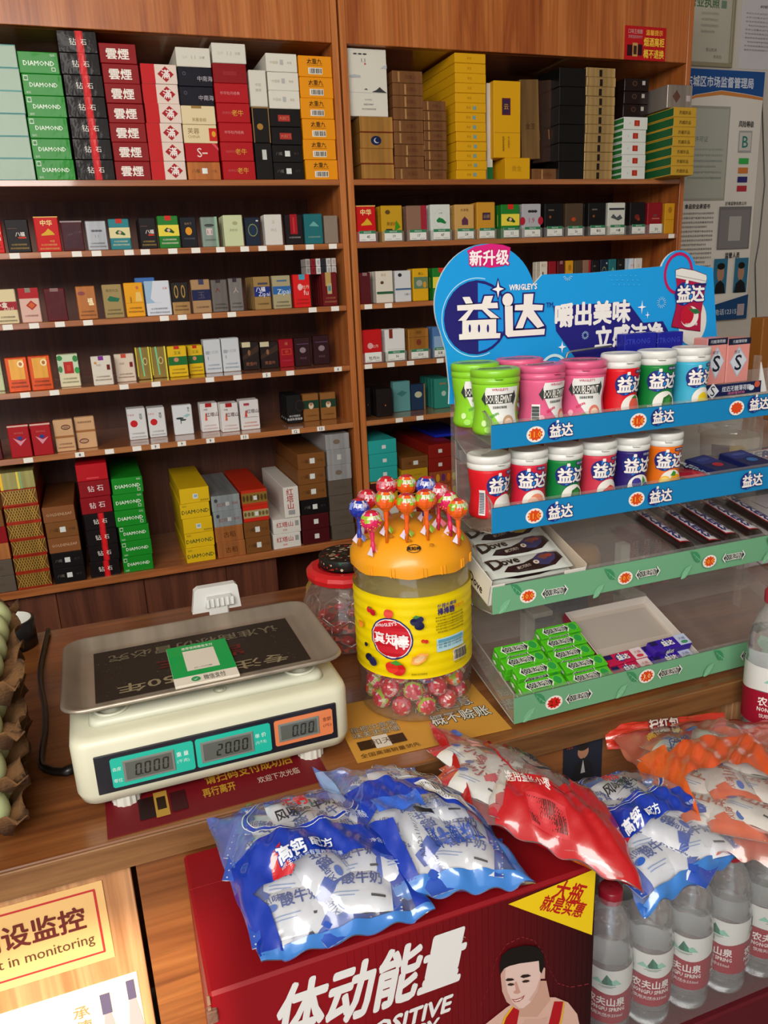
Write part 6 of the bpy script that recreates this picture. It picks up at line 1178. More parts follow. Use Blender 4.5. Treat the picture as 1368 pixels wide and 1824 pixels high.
for c, px, Y, yaw, fr, lb, R_ in [('#d01824', 870, .914, .55, 'text', 'red gum bottle with slanted white lettering, leftmost of the second tier', .0285), ('#c82038', 941, .912, .0, 'peach', 'crimson gum bottle with peach print on the second tier', .0260), ('#0f7a38', 1004, .912, .2, 'leaf', 'green gum bottle with white lid on the second tier', .0260), ('#c83448', 1065, .912, .25, 'melon', 'pinkish red gum bottle with watermelon print on the second tier', .0260), ('#2a1c68', 1124, .912, .1, 'berry', 'purple gum bottle with blueberry print on the second tier', .0260), ('#e06c14', 1183, .912, .02, 'orange', 'orange gum bottle with citrus print on the second tier', .0260)]:
    d_ = yida(R_, .085, fr, c)
    if fr == 'text': d_ += [('r', -.030, .006, -.021, .040, '#e0dcd8')]+[('r', -.029, .009+k*.0022, -.022, .0102+k*.0022, '#2c3c58') for k in range(13)]
    gbottle('y', 'y', R_, .085, c, '#dcdcd6', d_, gpos(px, 780, Y, z2(Y)+.005, .078), yaw, lb)
# mint boxes on the top tier
def cbox(name, p, w_, d_, h_, col, dec, label, cat, rot=0, mat='wrapped', tilt=0, group=None, topdec=None, face=None):
    m = M(mat); m.box(-w_/2, w_/2, 0, d_, 0, h_, col, b=.001)
    if dec: decals(m, dec, front(-w_/2, 0, 0), w_, h_)
    if topdec: decals(m, topdec, topf(-w_/2, 0, h_), w_, d_)
    o = m.build(name, loc=p, rot=(tilt, 0, rot)); return tag(o, label, cat, group)
for q, (x0, x1, yy) in enumerate([(1112, 1168, 594), (1170, 1215, 592)]):
    a = aY(x0, 640, .958); b = aY(x1, 640, .958); zt_ = aY((x0+x1)/2, yy, .958).z; zb_ = z1(.958)
    cbox('mint_box', (b.x/2+a.x/2, .958, zb_), b.x-a.x, .02, zt_-zb_, '#1c2090', [('t', 'STRONG', .4, .90, .07, '#3c4cb8'), ('p', [(.2, .62), (.35, .74), (.8, .80), (.95, .76), (.6, .72), (.4, .64), (.8, .52), (.6, .48), (.25, .58)], '#5cb4e0'), ('p', [(.3, .64), (.42, .72), (.85, .77), (.62, .70), (.45, .64)], '#1c2c68')], 'glossy blue mint box with light blue swirl, %s of the two behind the white-lidded bottles' % ('left' if not q else 'right'), 'mint box')
SP = [('p', [(.12, .48), (.5, .82), (.90, .50), (.5, .12)], '#a8b4c4'), ('p', [(.16, .48), (.5, .77), (.86, .50), (.5, .17)], '#c8ccd4'), ('t', 'S', .5, .46, .34, '#1c2030', .01), ('r', 0, .86, 1, 1, '#141c34'), ('t', '元糖薄荷糖', .5, .93, .07, '#c8ccd4'), ('t', '炫迈', .42, .70, .07, '#6a3c58')]
for q, (x0, x1) in enumerate([(1258, 1293), (1294, 1334)]):
    a = aY(x0, 650, .925); b = aY(x1, 650, .925); zb_ = z1(.925)+.032
    cbox('mint_box', (b.x/2+a.x/2, .925, zb_), b.x-a.x-.0006, .03, aY(x0, 604, .925).z-zb_, '#d88c84', SP, 'pink mint box with a black S on silver diamond, %s of the pair' % ('left' if not q else 'right'), 'mint box')
a = aY(1254, 690, .915); b = aY(1357, 672, .915); zb_ = z1(.915)+.016
m = M('card'); w_ = b.x-a.x; m.box(0, w_, 0, .0015, 0, .018, '#18204c', b=.0003); m.prism([(0, 0), (.006, 0), (.0, .03)], 0, .05, '#d890a8'); m.box(0, w_, .0015, .055, 0, .0012, '#18204c', b=.0003); m.prism([(w_-.001, 0), (w_+.014, .0), (w_-.001, .045)], .002, .004, '#dcdcd8')
decals(m, [('p', [(.04, .5), (.15, 1.2), (.26, .5), (.15, -.1)], '#d8dce0'), ('t', 'S', .15, .55, .8, '#1c2030'), ('t', '炫迈无糖薄荷糖', .56, .6, .42, '#d0d4dc', .01, .5), ('t', '清甜蜜桃味', .56, .22, .2, '#d878a0', 0, .3), ('e', .92, .75, .05, .26, '#c8583c'), ('e', .82, .5, .05, .22, '#d0d8e0')], front(0, 0, 0), w_, .018)
tag(m.build('mint_carton', loc=(a.x, .915, zb_)), 'navy open display carton holding the two pink mint boxes', 'display carton')
# right end of tier 2: candy bag and blue boxes
p = aY(1250, 822, .93)
m = M('candyfilm'); vs = []; fs = []; cc = []; nu, nv = 14, 24
for i in range(nu+1):
    for j in range(nv+1):
        u = i/nu; v = j/nv; h = .010*(math.sin(math.pi*u)**.6)*(math.sin(math.pi*min(max((v-.06)/.88, 0), 1))**.5 if .06 < v < .94 else 0)+.0015
        vs.append(((u-.5)*.048*(1+.03*math.sin(9*v)), (v-.5)*.090, h+random.uniform(-.0005, .0005)))
vb = [(x, y, 0) for x, y, z in vs]; q0 = len(vs)
for i in range(nu):
    for j in range(nv):
        a = i*(nv+1)+j; fs.append((a, a+nv+1, a+nv+2, a+1)); r_ = math.hypot(i-7, (j-8)*.8); cc.append('#b01028' if (r_ < 7 and int(r_) % 2) else '#c83048' if r_ < 7 else ('#a81830' if j > 5 else '#8c1020')); fs.append((q0+a+1, q0+a+nv+2, q0+a+nv+1, q0+a)); cc.append('#a81830')
m.addc(vs+vb, fs, cc, [None]*len(fs)); decals(m, [('rt', 'Squish', 0, .012, .012, '#a8d0e0', .04, 90), ('rt', '软糖', .012, .020, .007, '#e8e0e0', .03, 90), ('e', .01, .036, .006, .005, '#e0e0e0')], lambda x, y, l: (x, y, .0118+l), 1, 1)
tag(m.build('candy_bag', loc=(p.x, .926, z2(.93)+.0006), rot=(R(14), 0, R(35))), 'small red gummy candy bag beside the orange bottle on the second tier', 'candy bag')
for q, (x, y, rz, lb, zz) in enumerate([(1298, 812, .25, 'left dark blue flat candy box with red berry on the second tier', 0), (1350, 800, .1, 'right dark blue flat candy box at the end of the second tier', 0)]):
    p = aY(x, y, .915+.008*q); cbox('candy_box', (p.x, .914, z2(.914)+.0035), .050, .062, .014, '#141c50', [('t', '益达', .3, .5, .5, '#8090c0')], lb, 'candy box', rot=rz, tilt=R(9), topdec=[('r', .05, .5, .95, .95, '#1c2c78'), ('e', .55, .35, .2, .12, '#b01c2c' if q == 0 else '#2c6cb0'), ('e', .5, .75, .3, .08, '#3c4c98')])
# ---------------- tier 3: chocolate bars ----------------
z3 = lambda Y: TF[2][2]+(TF[2][3]-TF[2][2])*(Y-TF[2][0])/(TF[2][1]-TF[2][0])+.0008
sl3 = math.atan2(TF[2][3]-TF[2][2], TF[2][1]-TF[2][0])
bx_ = empty('bar_box', (.5160, .884, z3(.893)+.001), (sl3, 0, R(0)), label='open white cardboard box of chocolate bars at the left of the third tier', cat='box')
m = M('card'); bw, bd, bh = .150, .155, .042; x0 = -.058
def wall(ax, bx2, ay, by, h, c='#e0dcd2'): m.box(ax, bx2, ay, by, 0, h, c, b=.0004)
m.box(x0, x0+bw, 0, bd, 0, .0012, '#d8d0c4', b=.0003); wall(x0, x0+.0014, 0, bd, bh); wall(x0+bw-.0014, x0+bw, 0, bd, bh, '#c8b8a4'); wall(x0, x0+bw, bd-.0014, bd, bh, '#c8bcaa'); wall(x0, x0+.022, 0, .0014, bh*.8); wall(x0+bw-.035, x0+bw, 0, .0014, bh*.86); wall(x0+.022, x0+bw-.035, 0, .0014, bh*.25)
decals(m, [('rt', 'Dove', -.070, .013, .013, '#3c2418', .02, 0)], lambda x, z, l: (x0-l, .0-x-.03, z), 1, 1)
m.build('box_shell', bx_)
def dovebar(c2):
    m = M('film'); nu, nv = 26, 12; W2, D2, vs, fs = .132, .040, [], []
    for s_ in (0, 1):
        for i in range(nu+1):
            for j in range(nv+1):
                u, v = i/nu, j/nv; e = min(u, 1-u)/.09; k = min(1, max(0, e-.5)*2)**.5 if e < 1 else 1; h = .0045*k*(math.sin(math.pi*v)**.5)+.0003
                vs.append(((u-.5)*W2, (v-.5)*D2*(1 if (i % 2 or .03 < u < .97) else .97), (h+.0045 if s_ == 0 else .0045-h)))
    q0 = (nu+1)*(nv+1)
    for i in range(nu):
        for j in range(nv): a = i*(nv+1)+j; fs.append((a, a+nv+1, a+nv+2, a+1)); fs.append((q0+a+1, q0+a+nv+2, q0+a+nv+1, q0+a))
    m.add(vs, fs, '#c8ccc4', None, True)
    fnb = lambda x, y, l: (x, y, .0045+.0045*(max(0, math.sin(math.pi*min(max(y/D2+.5, 0), 1)))**.5)*(1 if abs(x) < W2*.40 else max(0, (W2*.5-abs(x))/(W2*.1))**.5)+.0005+l)
    D = [('p', [(-.040, -.013), (-.030, -.004), (-.005, -.002), (.022, .008), (.040, .014), (.056, .012), (.058, -.002), (.040, -.014), (.015, -.017), (-.02, -.017)], '#2c1818'), ('p', [(.012, .004), (.026, .014), (.040, .016), (.050, .008), (.044, -.004), (.030, -.012), (.018, -.010)], c2[0]), ('p', [(.020, .005), (.032, .012), (.040, .006), (.030, -.002)], c2[1]), ('e', .014, -.004, .0045, .004, '#d8ccc0'), ('e', .014, -.004, .002, .0018, '#8a6a58'), ('e', .038, .006, .006, .004, '#9c3c28')]
    for it in D:
        P_ = it[1] if it[0] == 'p' else ell(it[1], it[2], it[3], it[4], 18)
        P2, F2 = slices(P_, [tuple(t) for t in tessellate_polygon([[Vector((x, y, 0)) for x, y in P_]])], 1, [c*.004 for c in range(-5, 6)]); P2, F2 = slices(P2, F2, 0, [-.0528, .0528]); 
        m.add([fnb(x, y, LIFT*(1+D.index(it)*.5)) for x, y in P2], F2, it[-1])
    decals(m, [('rt', 'D', -.046, .005, .022, '#2c2018', .03, 10), ('rt', 'ove', -.0235, .0065, .014, '#2c2018', .03, 6), ('rt', '榛仁巧克力', -.008, -.0095, .005, '#c8b8a8', .01, 8, .022)], fnb, 1, 1, step=.008, vstep=.004, base=5)
    return m.build('chocolate_bar')
dv = None
for q, (yy, zz, lb) in enumerate([(.036, .006, 'front cream-wrapped chocolate bar in the white box'), (.074, .009, 'middle cream-wrapped chocolate bar in the white box'), (.112, .011, 'rear cream-wrapped chocolate bar in the white box, gold on its print'), (.036, -.004, None), (.074, -.003, None)]):
    if lb is None: lb = ('cream-wrapped bar lying beneath the %s one in the white box' % ('front' if q == 3 else 'middle'))
    o = dovebar(('#3c3860', '#7c4438') if q != 2 else ('#a8983c', '#3c5028')) if q in (0, 2) else dup(dv)
    if q == 0: dv = o
    v = Matrix.Rotation(sl3, 3, 'X') @ Vector((x0+.073, yy, zz+.021)); o.location = Vector(bx_.location)+v; o.rotation_euler = (sl3+R(4), 0, R(-1.5+q)); tag(o, lb, 'chocolate bar', 'cream chocolate bars in the white box')
def snick():
    m = M('film'); nu, nv = 10, 30; W2, D2, vs, fs = .031, .150, [], []
    for s_ in (0, 1):
        for i in range(nu+1):
            for j in range(nv+1):
                u, v = i/nu, j/nv; e = min(v, 1-v)/.08; k = 1 if e > 1 else max(0, e-.4)/.6; h = .008*(k**.5)*(max(0, math.sin(math.pi*u))**.4)+.0003
                vs.append(((u-.5)*W2, (v-.5)*D2, (h if s_ == 0 else -h*.85)+.008))
    q0 = (nu+1)*(nv+1)
    for i in range(nu):
        for j in range(nv): a = i*(nv+1)+j; fs.append((a, a+nv+1, a+nv+2, a+1)); fs.append((q0+a+1, q0+a+nv+2, q0+a+nv+1, q0+a))
    m.add(vs, fs, '#20120e', None, True)
    fs_ = lambda x, y, l: (x, y, .008+.008*(max(0, math.sin(math.pi*min(max(x/W2+.5, 0), 1)))**.4)+.0004+l)
    T2 = lambda pts: [(b, -a) for a, b in pts]
    for k, (P_, c) in enumerate([([(-.062, -.0085), (.058, -.0085), (.064, .0095), (-.056, .0095)], '#a81c28'), ([(-.059, -.0070), (.056, -.0070), (.061, .0080), (-.054, .0080)], '#d8d4d8')]):
        P2, F2 = slices([(b, -a) for a, b in P_], [(0, 1, 2, 3)], 0, [c_*.002 for c_ in range(-8, 9)]); m.add([fs_(x, y, LIFT*(1+k)) for x, y in P2], F2, c)
    decals(m, [('rt', 'SNICKERS', .0005, -.001, .0118, '#2c2c68', .05, -90, .100)], fs_, 1, 1, step=.003, vstep=.03, base=4)
    decals(m, [('rt', '士力架', -.0115, .04, .004, '#c8b080', .01, -90), ('e', 0, .070, .004, .004, '#b89048')], fs_, 1, 1, step=.003, base=3)
    return m.build('chocolate_bar')
sn = snick()
for q, (x, rz, zz, lb) in enumerate([(1153, .50, 0, 'leftmost'), (1204, .50, -.0, 'second from left, lower-lying'), (1232, .50, .006, 'third from left'), (1272, .48, .006, 'fourth from left'), (1312, .48, .004, 'rightmost')]):
    p = aY(x, 945+ (0 if q == 0 else 0), .965); o = sn if q == 0 else dup(sn)
    o.location = (p.x+.012, .965, z3(.965)+.014+(-.006 if q == 1 else 0)); o.rotation_euler = (sl3, 0, R(9)); tag(o, 'dark brown red-and-white lettered bar, %s of the five on the third tier' % lb, 'chocolate bar', 'dark peanut bars on the third tier')
a = aY(1345, 945, 1.03)
m = M('card'); m.box(-.11, .11, 0, .0015, 0, .076, '#1c1210', b=.0004); m.box(-.11, .11, -.030, 0, 0, .0015, '#1c1210', b=.0003); m.box(.108, .110, -.03, .0015, 0, .076, '#8a7448', b=.0003)
decals(m, [('p', [(.05, .70), (.85, .76), (.85, .98), (.05, .92)], '#a81c28'), ('p', [(.07, .73), (.83, .785), (.83, .96), (.07, .90)], '#d8d4d8'), ('t', 'SNICKERS', .47, .845, .15, '#2c2c68', .05, .7), ('r', .87, .80, .99, .98, '#c86820'), ('e', .62, .60, .10, .15, '#c8c4bc'), ('t', '全家福', .82, .50, .08, '#c8c4c0', .02), ('t', '花生', .82, .38, .08, '#b87840', .01)], front(-.11, 0, 0), .22, .076)
tag(m.build('bar_carton', loc=(a.x-.020, 1.045, z3(1.045)+.002)), 'dark brown upright carton back behind the peanut chocolate bars', 'display carton')
# ---------------- tier 4: stick gum ----------------
z4 = lambda Y: TF[3][2]+(TF[3][3]-TF[3][2])*(Y-TF[3][0])/(TF[3][1]-TF[3][0])+.0010
sl4 = math.atan2(TF[3][3]-TF[3][2], TF[3][1]-TF[3][0])
gp = None
GD = [('r', 0, 0, 1, .06, '#7ad038'), *[(k[0], k[1] if isinstance(k[1], str) else k[1], *k[2:]) for k in []]]
def gumpack(col, kind):
    m = M('wrapped'); w_, d_, h_ = .068, .0205, .0125; m.box(-w_/2, w_/2, 0, d_, 0, h_, col, b=.001)
    ft = topf(-w_/2, 0, h_); ff = front(-w_/2, 0, 0)
    if kind == 'g':
        decals(m, mint(w_*.42, d_*.5, .042)+[('e', w_*.84, d_*.5, .0075, .0075, '#7ad048'), ('e', w_*.84, d_*.5, .0062, .0070, '#2c9a40'), ('t', '绿箭薄荷味口香糖', w_*.42, d_*.15, .0022, '#1c5c20')], ft, 1, 1)
        decals(m, mint(w_*.42, h_*.5, .036)+[('e', w_*.84, h_*.5, .0045, .0045, '#2c9a40')], ff, 1, 1)
        decals(m, [('e', .010, .006, .004, .003, '#1c6c28'), ('p', [(.004, .006), (.010, .009), (.016, .006), (.010, .003)], '#e8f0e0')], leftf(-w_/2, d_, 0), 1, 1)
    else:
        decals(m, logo(w_*.36, d_*.5, .014)+[('r', w_*.68, 0, w_*.98, d_, '#d8c8c8' if kind == 'p' else '#b8c0d8'), ('t', '无糖', w_*.83, d_*.6, .005, '#b02838' if kind == 'p' else '#2c3c78'), ('e', w_*.83, d_*.25, .006, .003, '#c83c4c' if kind == 'p' else '#3c8a5c'), ('r', 0, d_*.5, w_*.18, d_*.9, '#241c50')], ft, 1, 1)
        decals(m, logo(w_*.36, h_*.5, .010), ff, 1, 1)
    return m.build('gum_pack')
gp = gumpack('#4cb81c', 'g'); first = True
BXR = [(905, 1225, 0), (986, 1198, 1)]
for col_, (xc, n, lbc) in enumerate([(.5165, 4, 'left'), (.5895, 5, 'right')]):
    for ly in range(2):
        for k in range(n):
            if ly == 1 and col_ == 0 and k == 2: pass
            Yk = (.836 if col_ == 0 else .830)+.0235*k; o = gp if first else dup(gp); first = False
            v = Matrix.Rotation(sl4, 3, 'X') @ Vector((0, Yk-.819, .0010+ly*.0128+(.003 if (ly and k == 1 and col_ == 0) else 0)))
            o.location = (xc+.004*math.sin(k*2), .819+v.y, z4(.819)+v.z); o.rotation_euler = (sl4, 0, R(.8*math.sin(k*3+ly)))
            tag(o, 'green gum pack, %s column of the bottom tier, %s layer, %s from front' % (lbc, ('lower', 'upper')[ly], ['', 'first', 'second', 'third', 'fourth', 'fifth'][k+1]), 'gum pack', 'green gum packs on the bottom tier')
gb = empty('gum_box', (.629, .830, z4(.830)+.0012), (sl4, 0, R(0)), label='open shallow white cardboard box holding pink and purple gum packs', cat='box')
m = M('card'); bw, bd, bh = .152, .142, .016
m.box(0, bw, 0, bd, 0, .0012, '#b8aca0', b=.0002)
for a_, b_, c_, d_ in [(0, .0012, 0, bd), (bw-.0012, bw, 0, bd), (0, bw, bd-.0012, bd), (0, bw, 0, .0012)]: m.box(a_, b_, c_, d_, .0004, bh, '#d4ccc4', b=.0002)
decals(m, [('r', 0, 0, 1, 1, '#8c2438')], leftf(0, bd, 0), bd, bh)
m.box(.014, bw-.006, .070, bd-.010, .0012, .0016, '#aaa096', b=.0001); m.build('box_shell', gb)
pp = gumpack('#b81c48', 'p'); vp = gumpack('#3a1c98', 'v')
for q, (src, x, y, ly, lb) in enumerate([(pp, .038, .004, 0, 'front pink-red'), (pp, .040, .026, 0, 'rear pink-red'), (vp, .110, .004, 0, 'front purple'), (vp, .108, .0265, 0, 'rear purple'), (vp, .112, .022, 1, 'upper purple')]):
    o = src if lb in ('front pink-red', 'front purple') else dup(src); v = Matrix.Rotation(sl4, 3, 'X') @ Vector((x, y, .0016+ly*.0128)); o.location = Vector(gb.location)+v; o.rotation_euler = (sl4, 0, R(1.5)); tag(o, lb+' gum pack in the shallow white box on the bottom tier', 'gum pack')
# ---------------- things behind the rack ----------------
p = aZ(1045, 1120, CT); 
def lathe_thing(name, loc, prof, col, label, cat, mat='plastic', cols=None, extra=None, n=24, rot=None):
    root = empty(name, loc, rot or (0, 0, 0), label=label, cat=cat); m = M(mat); m.lathe(prof, col, n=n, cols=cols); m.build('body', root)
    if extra: extra(root)
    return root
def bz(px, py, Y): v = aY(px, py, Y); return v
v = bz(1045, 1082, 1.10); lathe_thing('honey_bottle', (v.x, 1.115, CT+.0004), [(.030, 0), (.032, .004), (.032, .075), (.026, .082), (.020, .086)], '#8a5c20', 'amber-capped round bottle standing behind the bottom tier', 'bottle', extra=lambda r: (lambda m: (m.lathe([(.028, .082), (.030, .085), (.030, .105), (.024, .116), (.0, .118)], '#d89830', n=24), m.build('cap', r)))(M('plastic')))
for q, x in enumerate((965, 985, 1005)):
    v = bz(x, 1090, 1.10); lathe_thing('drink_can', (v.x+.01*q, 1.10+.03*(q % 2), CT+.0004), [(.020, 0), (.0235, .004), (.0235, .094), (.021, .099), (.020, .100), (.019, .0975), (.0, .0975)], '#18306c', 'dark blue can behind the rack, %s of the three' % ['leftmost', 'middle', 'rightmost'][q], 'can', mat='card', cols=['#8a8c90', '#18306c', '#8a8c90', '#8a8c90', '#8a8c90', '#8a8c90'])
for q, x in enumerate((1128, 1148, 1168, 1184)):
    v = bz(x, 1055, 1.14); cbox('cigarette_pack', (v.x, 1.14, CT+.0004), .0175, .05, .115, '#9c1820', [('v', '红河', .5, .8, .12, '#c8a070')], 'slim dark red box behind the rack, %s of the row of four' % ['first from left', 'second from left', 'third from left', 'fourth from left'][q], 'box')
v = bz(1243, 1042, 1.17); lathe_thing('clear_tub', (v.x, 1.19, CT+.0004), [(.0345, 0), (.0365, .004), (.0365, .088)], '#1c2418', 'clear-topped round tub with dark label behind the right of the rack', 'tub', extra=lambda r: (lambda m: (m.lathe([(.0365, .088), (.0375, .092), (.0375, .118), (.034, .121)], '#ffffff', n=28), m.build('clear_top', r)))(M('pet')))
# white floral sheet at the right, wrapped box beyond the bottom tier
m = M('matte'); m.box(0, .42, 0, .022, 0, .165, '#c8c4cc', b=.003)
for k in range(26):
    x, z = random.uniform(.02, .34), random.uniform(.06, .15); s_ = random.uniform(.002, .010); decals(m, [('p', [(x+s_*math.cos(t)*random.uniform(.5, 1.2), z+s_*math.sin(t)*.7) for t in (0, .9, 1.9, 2.9, 3.9, 5.1)], random.choice(['#9a8c90', '#a89ca4', '#6c6468']))], front(0, 0, 0), 1, 1)
pts = [(.02, .14), (.06, .12), (.10, .128), (.15, .09), (.2, .10)]
for a, b in zip(pts, pts[1:]): decals(m, [('p', [a, b, (b[0], b[1]+.0012), (a[0], a[1]+.0012)], '#4a4448')], front(0, 0, 0), 1, 1)
v = bz(1292, 1060, 1.13); tag(m.build('patterned_box', loc=(v.x+.03, 1.135, CT+.0004)), 'white box with faded floral pattern at the right end of the counter', 'box')
v = bz(1296, 790, 1.16); 
vb_ = aY(1296, 826, 1.22); m = M('card'); m.box(vb_.x-.07, vb_.x+.07, 1.16, 1.28, CT+.0004, vb_.z-.0004, '#4a3424', b=.002); tag(m.build('cardboard_box'), 'dim cardboard box under the wide white tub behind the rack', 'box')
tb = empty('plastic_tub', (vb_.x, 1.22, vb_.z), label='wide white and clear tub with yellow and red label behind the second tier', cat='tub')
m = M('plastic'); R0 = .072; m.lathe([(R0*.86, 0), (R0*.88, .003), (R0*.95, .085), (R0*.93, .086)], '#c0b4a4', n=36)
fn5 = lambda x, z, l: ((R0*.88+R0*.07*z/.085+.0004+l)*math.cos(x/R0-1.9), (R0*.88+R0*.07*z/.085+.0004+l)*math.sin(x/R0-1.9), z)
decals(m, [('r', -.075, .02, -.030, .068, '#5c1c18'), ('p', [(-.030, .035), (.028, .035), (.02, .055), (0, .068), (-.030, .068)], '#c8a81c'), ('t', 'TIPS', 0, .058, .006, '#4a3c10', .01), ('t', '1708元', -.004, .048, .007, '#4a3c10', .02)], fn5, 1, 1, step=.006); m.build('body', tb)
m = M('pet'); m.lathe([(R0*.955, .086), (R0*1.02, .090), (R0*1.02, .104), (R0*.98, .107), (R0*.9, .1085), (.001, .1085)], '#ffffff', n=36, cap=False); m.build('clear_lid', tb); tb.scale = (.82, .82, .72)
m = M('card'); m.box(.0, .20, 0, .035, 0, .31, '#8a5420', b=.002); decals(m, [('t', 'FRAGILE', .3, .85, .05, '#6c3c14'), ('r', 0, .93, 1, .94, '#8a5420')], front(0, 0, 0), .2, .31)
v = bz(1360, 610, 1.285); tag(m.build('cardboard_box', loc=(v.x-.005, 1.285, CT+.166)), 'orange-brown cardboard box at the right edge behind the rack', 'box')
v = bz(1350, 660, 1.20)
m = M('pet'); m.lathe([(.030, 0), (.034, .003), (.041, .085), (.042, .088), (.040, .088)], '#ffffff', n=28, cap=False); o = m.build('plastic_cup', loc=(v.x+.035, 1.17, CT+.1662)); 
m = M('plastic'); m.lathe([(.0345, .02), (.0375, .055)], '#2c7c88', n=24, cap=False); m.build('printed_band', o)
tag(o, 'clear disposable cup with teal print at the right edge behind the mint boxes', 'cup')
# ---------------- red drinks carton ----------------
BZ = .820; BXL, BXR, BYF, BYB = .0185, .4310, .5865, .7840
H0 = .33
bx = empty('drinks_carton', ((BXL+BXR)/2, BYF, BZ-H0), label='big red drinks carton with a smiling athlete standing in front of the counter', cat='carton'); bo = -Vector(bx.location)
m = M('card'); m.box(BXL, BXR, BYF, BYB, BZ-H0, BZ, '#860c16', b=.003)
fb = front(BXL, BZ-H0, BYF); Wb, Hb = BXR-BXL, H0
P = lambda x, y: ((aY(x, y, BYF).x-BXL), (aY(x, y, BYF).z-BZ+H0))
def pp_(pts): return [P(x, y) for x, y in pts]
# front red darkens in steps towards the right
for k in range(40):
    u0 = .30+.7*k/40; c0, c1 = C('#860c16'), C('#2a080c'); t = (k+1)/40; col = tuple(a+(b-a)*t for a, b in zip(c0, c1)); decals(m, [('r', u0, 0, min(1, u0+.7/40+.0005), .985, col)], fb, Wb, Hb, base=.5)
D = [('p', [P(905, 1610), (Wb-.0005, Hb-.003), P(1054, 1665)], '#e8c418')]
a_, b_ = P(905, 1610), P(1054, 1665); an = math.degrees(math.atan2(b_[1]-a_[1], b_[0]-a_[0]))
x, z = P(1014, 1588); D += [('rt', '大瓶', x, z, .022, '#b01c18', .02, an*.8, .040)]; x, z = P(1003, 1614); D += [('rt', '就是实惠', x, z, .017, '#b01c18', .02, an*.8, .060)]
decals(m, D, fb, 1, 1, base=2)
# slanted big title
def shear(mm_, items, fnb, sh): decals(mm_, items, lambda x, z, l: fnb(x+sh*z, z, l), 1, 1, base=3)
x, z = P(667, 1752); shr = .22
shear(m, [('t', '体动能量', x-shr*z, z, .062, '#dcdad8', .03, .195)], fb, shr)
x, z = P(745, 1806); shear(m, [('t', 'POSITIVE', x-shr*z-.012, z, .020, '#dcdad8', .03, .098)], fb, shr)
x, z = P(722, 1842); shear(m, [('t', 'ENERGY', x-shr*z-.004, z-.004, .020, '#dcdad8', .03, .082)], fb, shr)
x, z = P(824, 1671); decals(m, [('t', '®', x, z, .006, '#c8b8b8')], fb, 1, 1, base=3)
# dashed outline and portrait print
def man(px, py): return P(740+px/2.178, 1240+py/2.178)
def mp(pts): return [man(x, y) for x, y in pts]
cpb = lambda pts, c, l: cpoly(m, mp(pts), c, l, fn=fb)
dash = [(250, 1200), (285, 1120), (310, 1020), (350, 960), (410, 930), (460, 945), (500, 1000), (520, 1060), (550, 1110), (600, 1125), (680, 1110)]
for a, b in zip(dash, dash[1:]):
    for t in range(3):
        p, q = [(a[0]+(b[0]-a[0])*s, a[1]+(b[1]-a[1])*s) for s in (t/3, t/3+.2)]; cpb([p, q, (q[0], q[1]+3), (p[0], p[1]+3)], '#8c2c34', 4)
cpb([(230, 1300), (300, 1245), (350, 1205), (390, 1180), (470, 1165), (540, 1165), (590, 1185), (625, 1230), (640, 1300)], '#d0a898', 5)      # shoulders
cpb([(385, 1190), (395, 1130), (470, 1100), (505, 1100), (520, 1175), (470, 1240), (400, 1240)], '#c09684', 6)                               # neck
cpb([(505, 1300), (520, 1240), (535, 1180), (570, 1180), (560, 1240), (545, 1300)], '#a8141c', 7); cpb([(325, 1300), (345, 1240), (378, 1200), (400, 1215), (385, 1300)], '#a8141c', 7)
cpb([(545, 1300), (562, 1240), (571, 1180), (576, 1180), (568, 1240), (553, 1300)], '#d8a828', 8); cpb([(320, 1300), (340, 1240), (372, 1198), (378, 1200), (348, 1242), (328, 1300)], '#d8a828', 8)
cpb([(400, 1300), (420, 1250), (480, 1250), (510, 1240), (505, 1300)], '#c8a090', 6)
cpb([(327, 1080), (333, 1140), (350, 1180), (385, 1206), (415, 1205), (445, 1180), (470, 1140), (482, 1090), (498, 1090), (499, 1050), (486, 1040), (480, 1000), (430, 975), (370, 990), (335, 1030)], '#d8bab0', 8)   # face + ear
cpb([(327, 1080), (333, 1140), (350, 1180), (385, 1206), (400, 1206), (372, 1180), (352, 1140), (344, 1080), (346, 1045), (335, 1040)], '#c49c8e', 9); cpb([(445, 1180), (470, 1140), (482, 1090), (498, 1090), (499, 1050), (486, 1044), (478, 1090), (462, 1135), (436, 1172)], '#c8a294', 9)
cpb([(324, 1075), (322, 1035), (330, 1000), (360, 975), (420, 960), (470, 966), (492, 995), (496, 1040), (484, 1070), (477, 1060), (474, 1020), (440, 1025), (400, 1030), (360, 1040), (340, 1050)], '#17120f', 10)
cpb([(345, 1095), (352, 1088), (372, 1088), (380, 1094), (370, 1097), (352, 1099)], '#2a1c18', 10); cpb([(402, 1082), (412, 1074), (432, 1072), (445, 1078), (432, 1083), (414, 1087)], '#2a1c18', 10)    # brows
cpb([(352, 1112), (362, 1106), (376, 1108), (380, 1113), (368, 1117), (356, 1116)], '#3a2620', 10); cpb([(408, 1100), (420, 1094), (434, 1094), (440, 1099), (428, 1104), (414, 1105)], '#3a2620', 10)    # eyes
cpb([(380, 1105), (388, 1100), (398, 1130), (404, 1143), (392, 1149), (376, 1146), (378, 1138), (385, 1134)], '#c09080', 9)
cpb([(368, 1168), (382, 1170), (402, 1164), (420, 1152), (414, 1166), (398, 1178), (380, 1180)], '#a8504c', 10); cpb([(374, 1171), (384, 1172), (402, 1166), (412, 1160), (402, 1171), (384, 1176)], '#e4dcd8', 11)
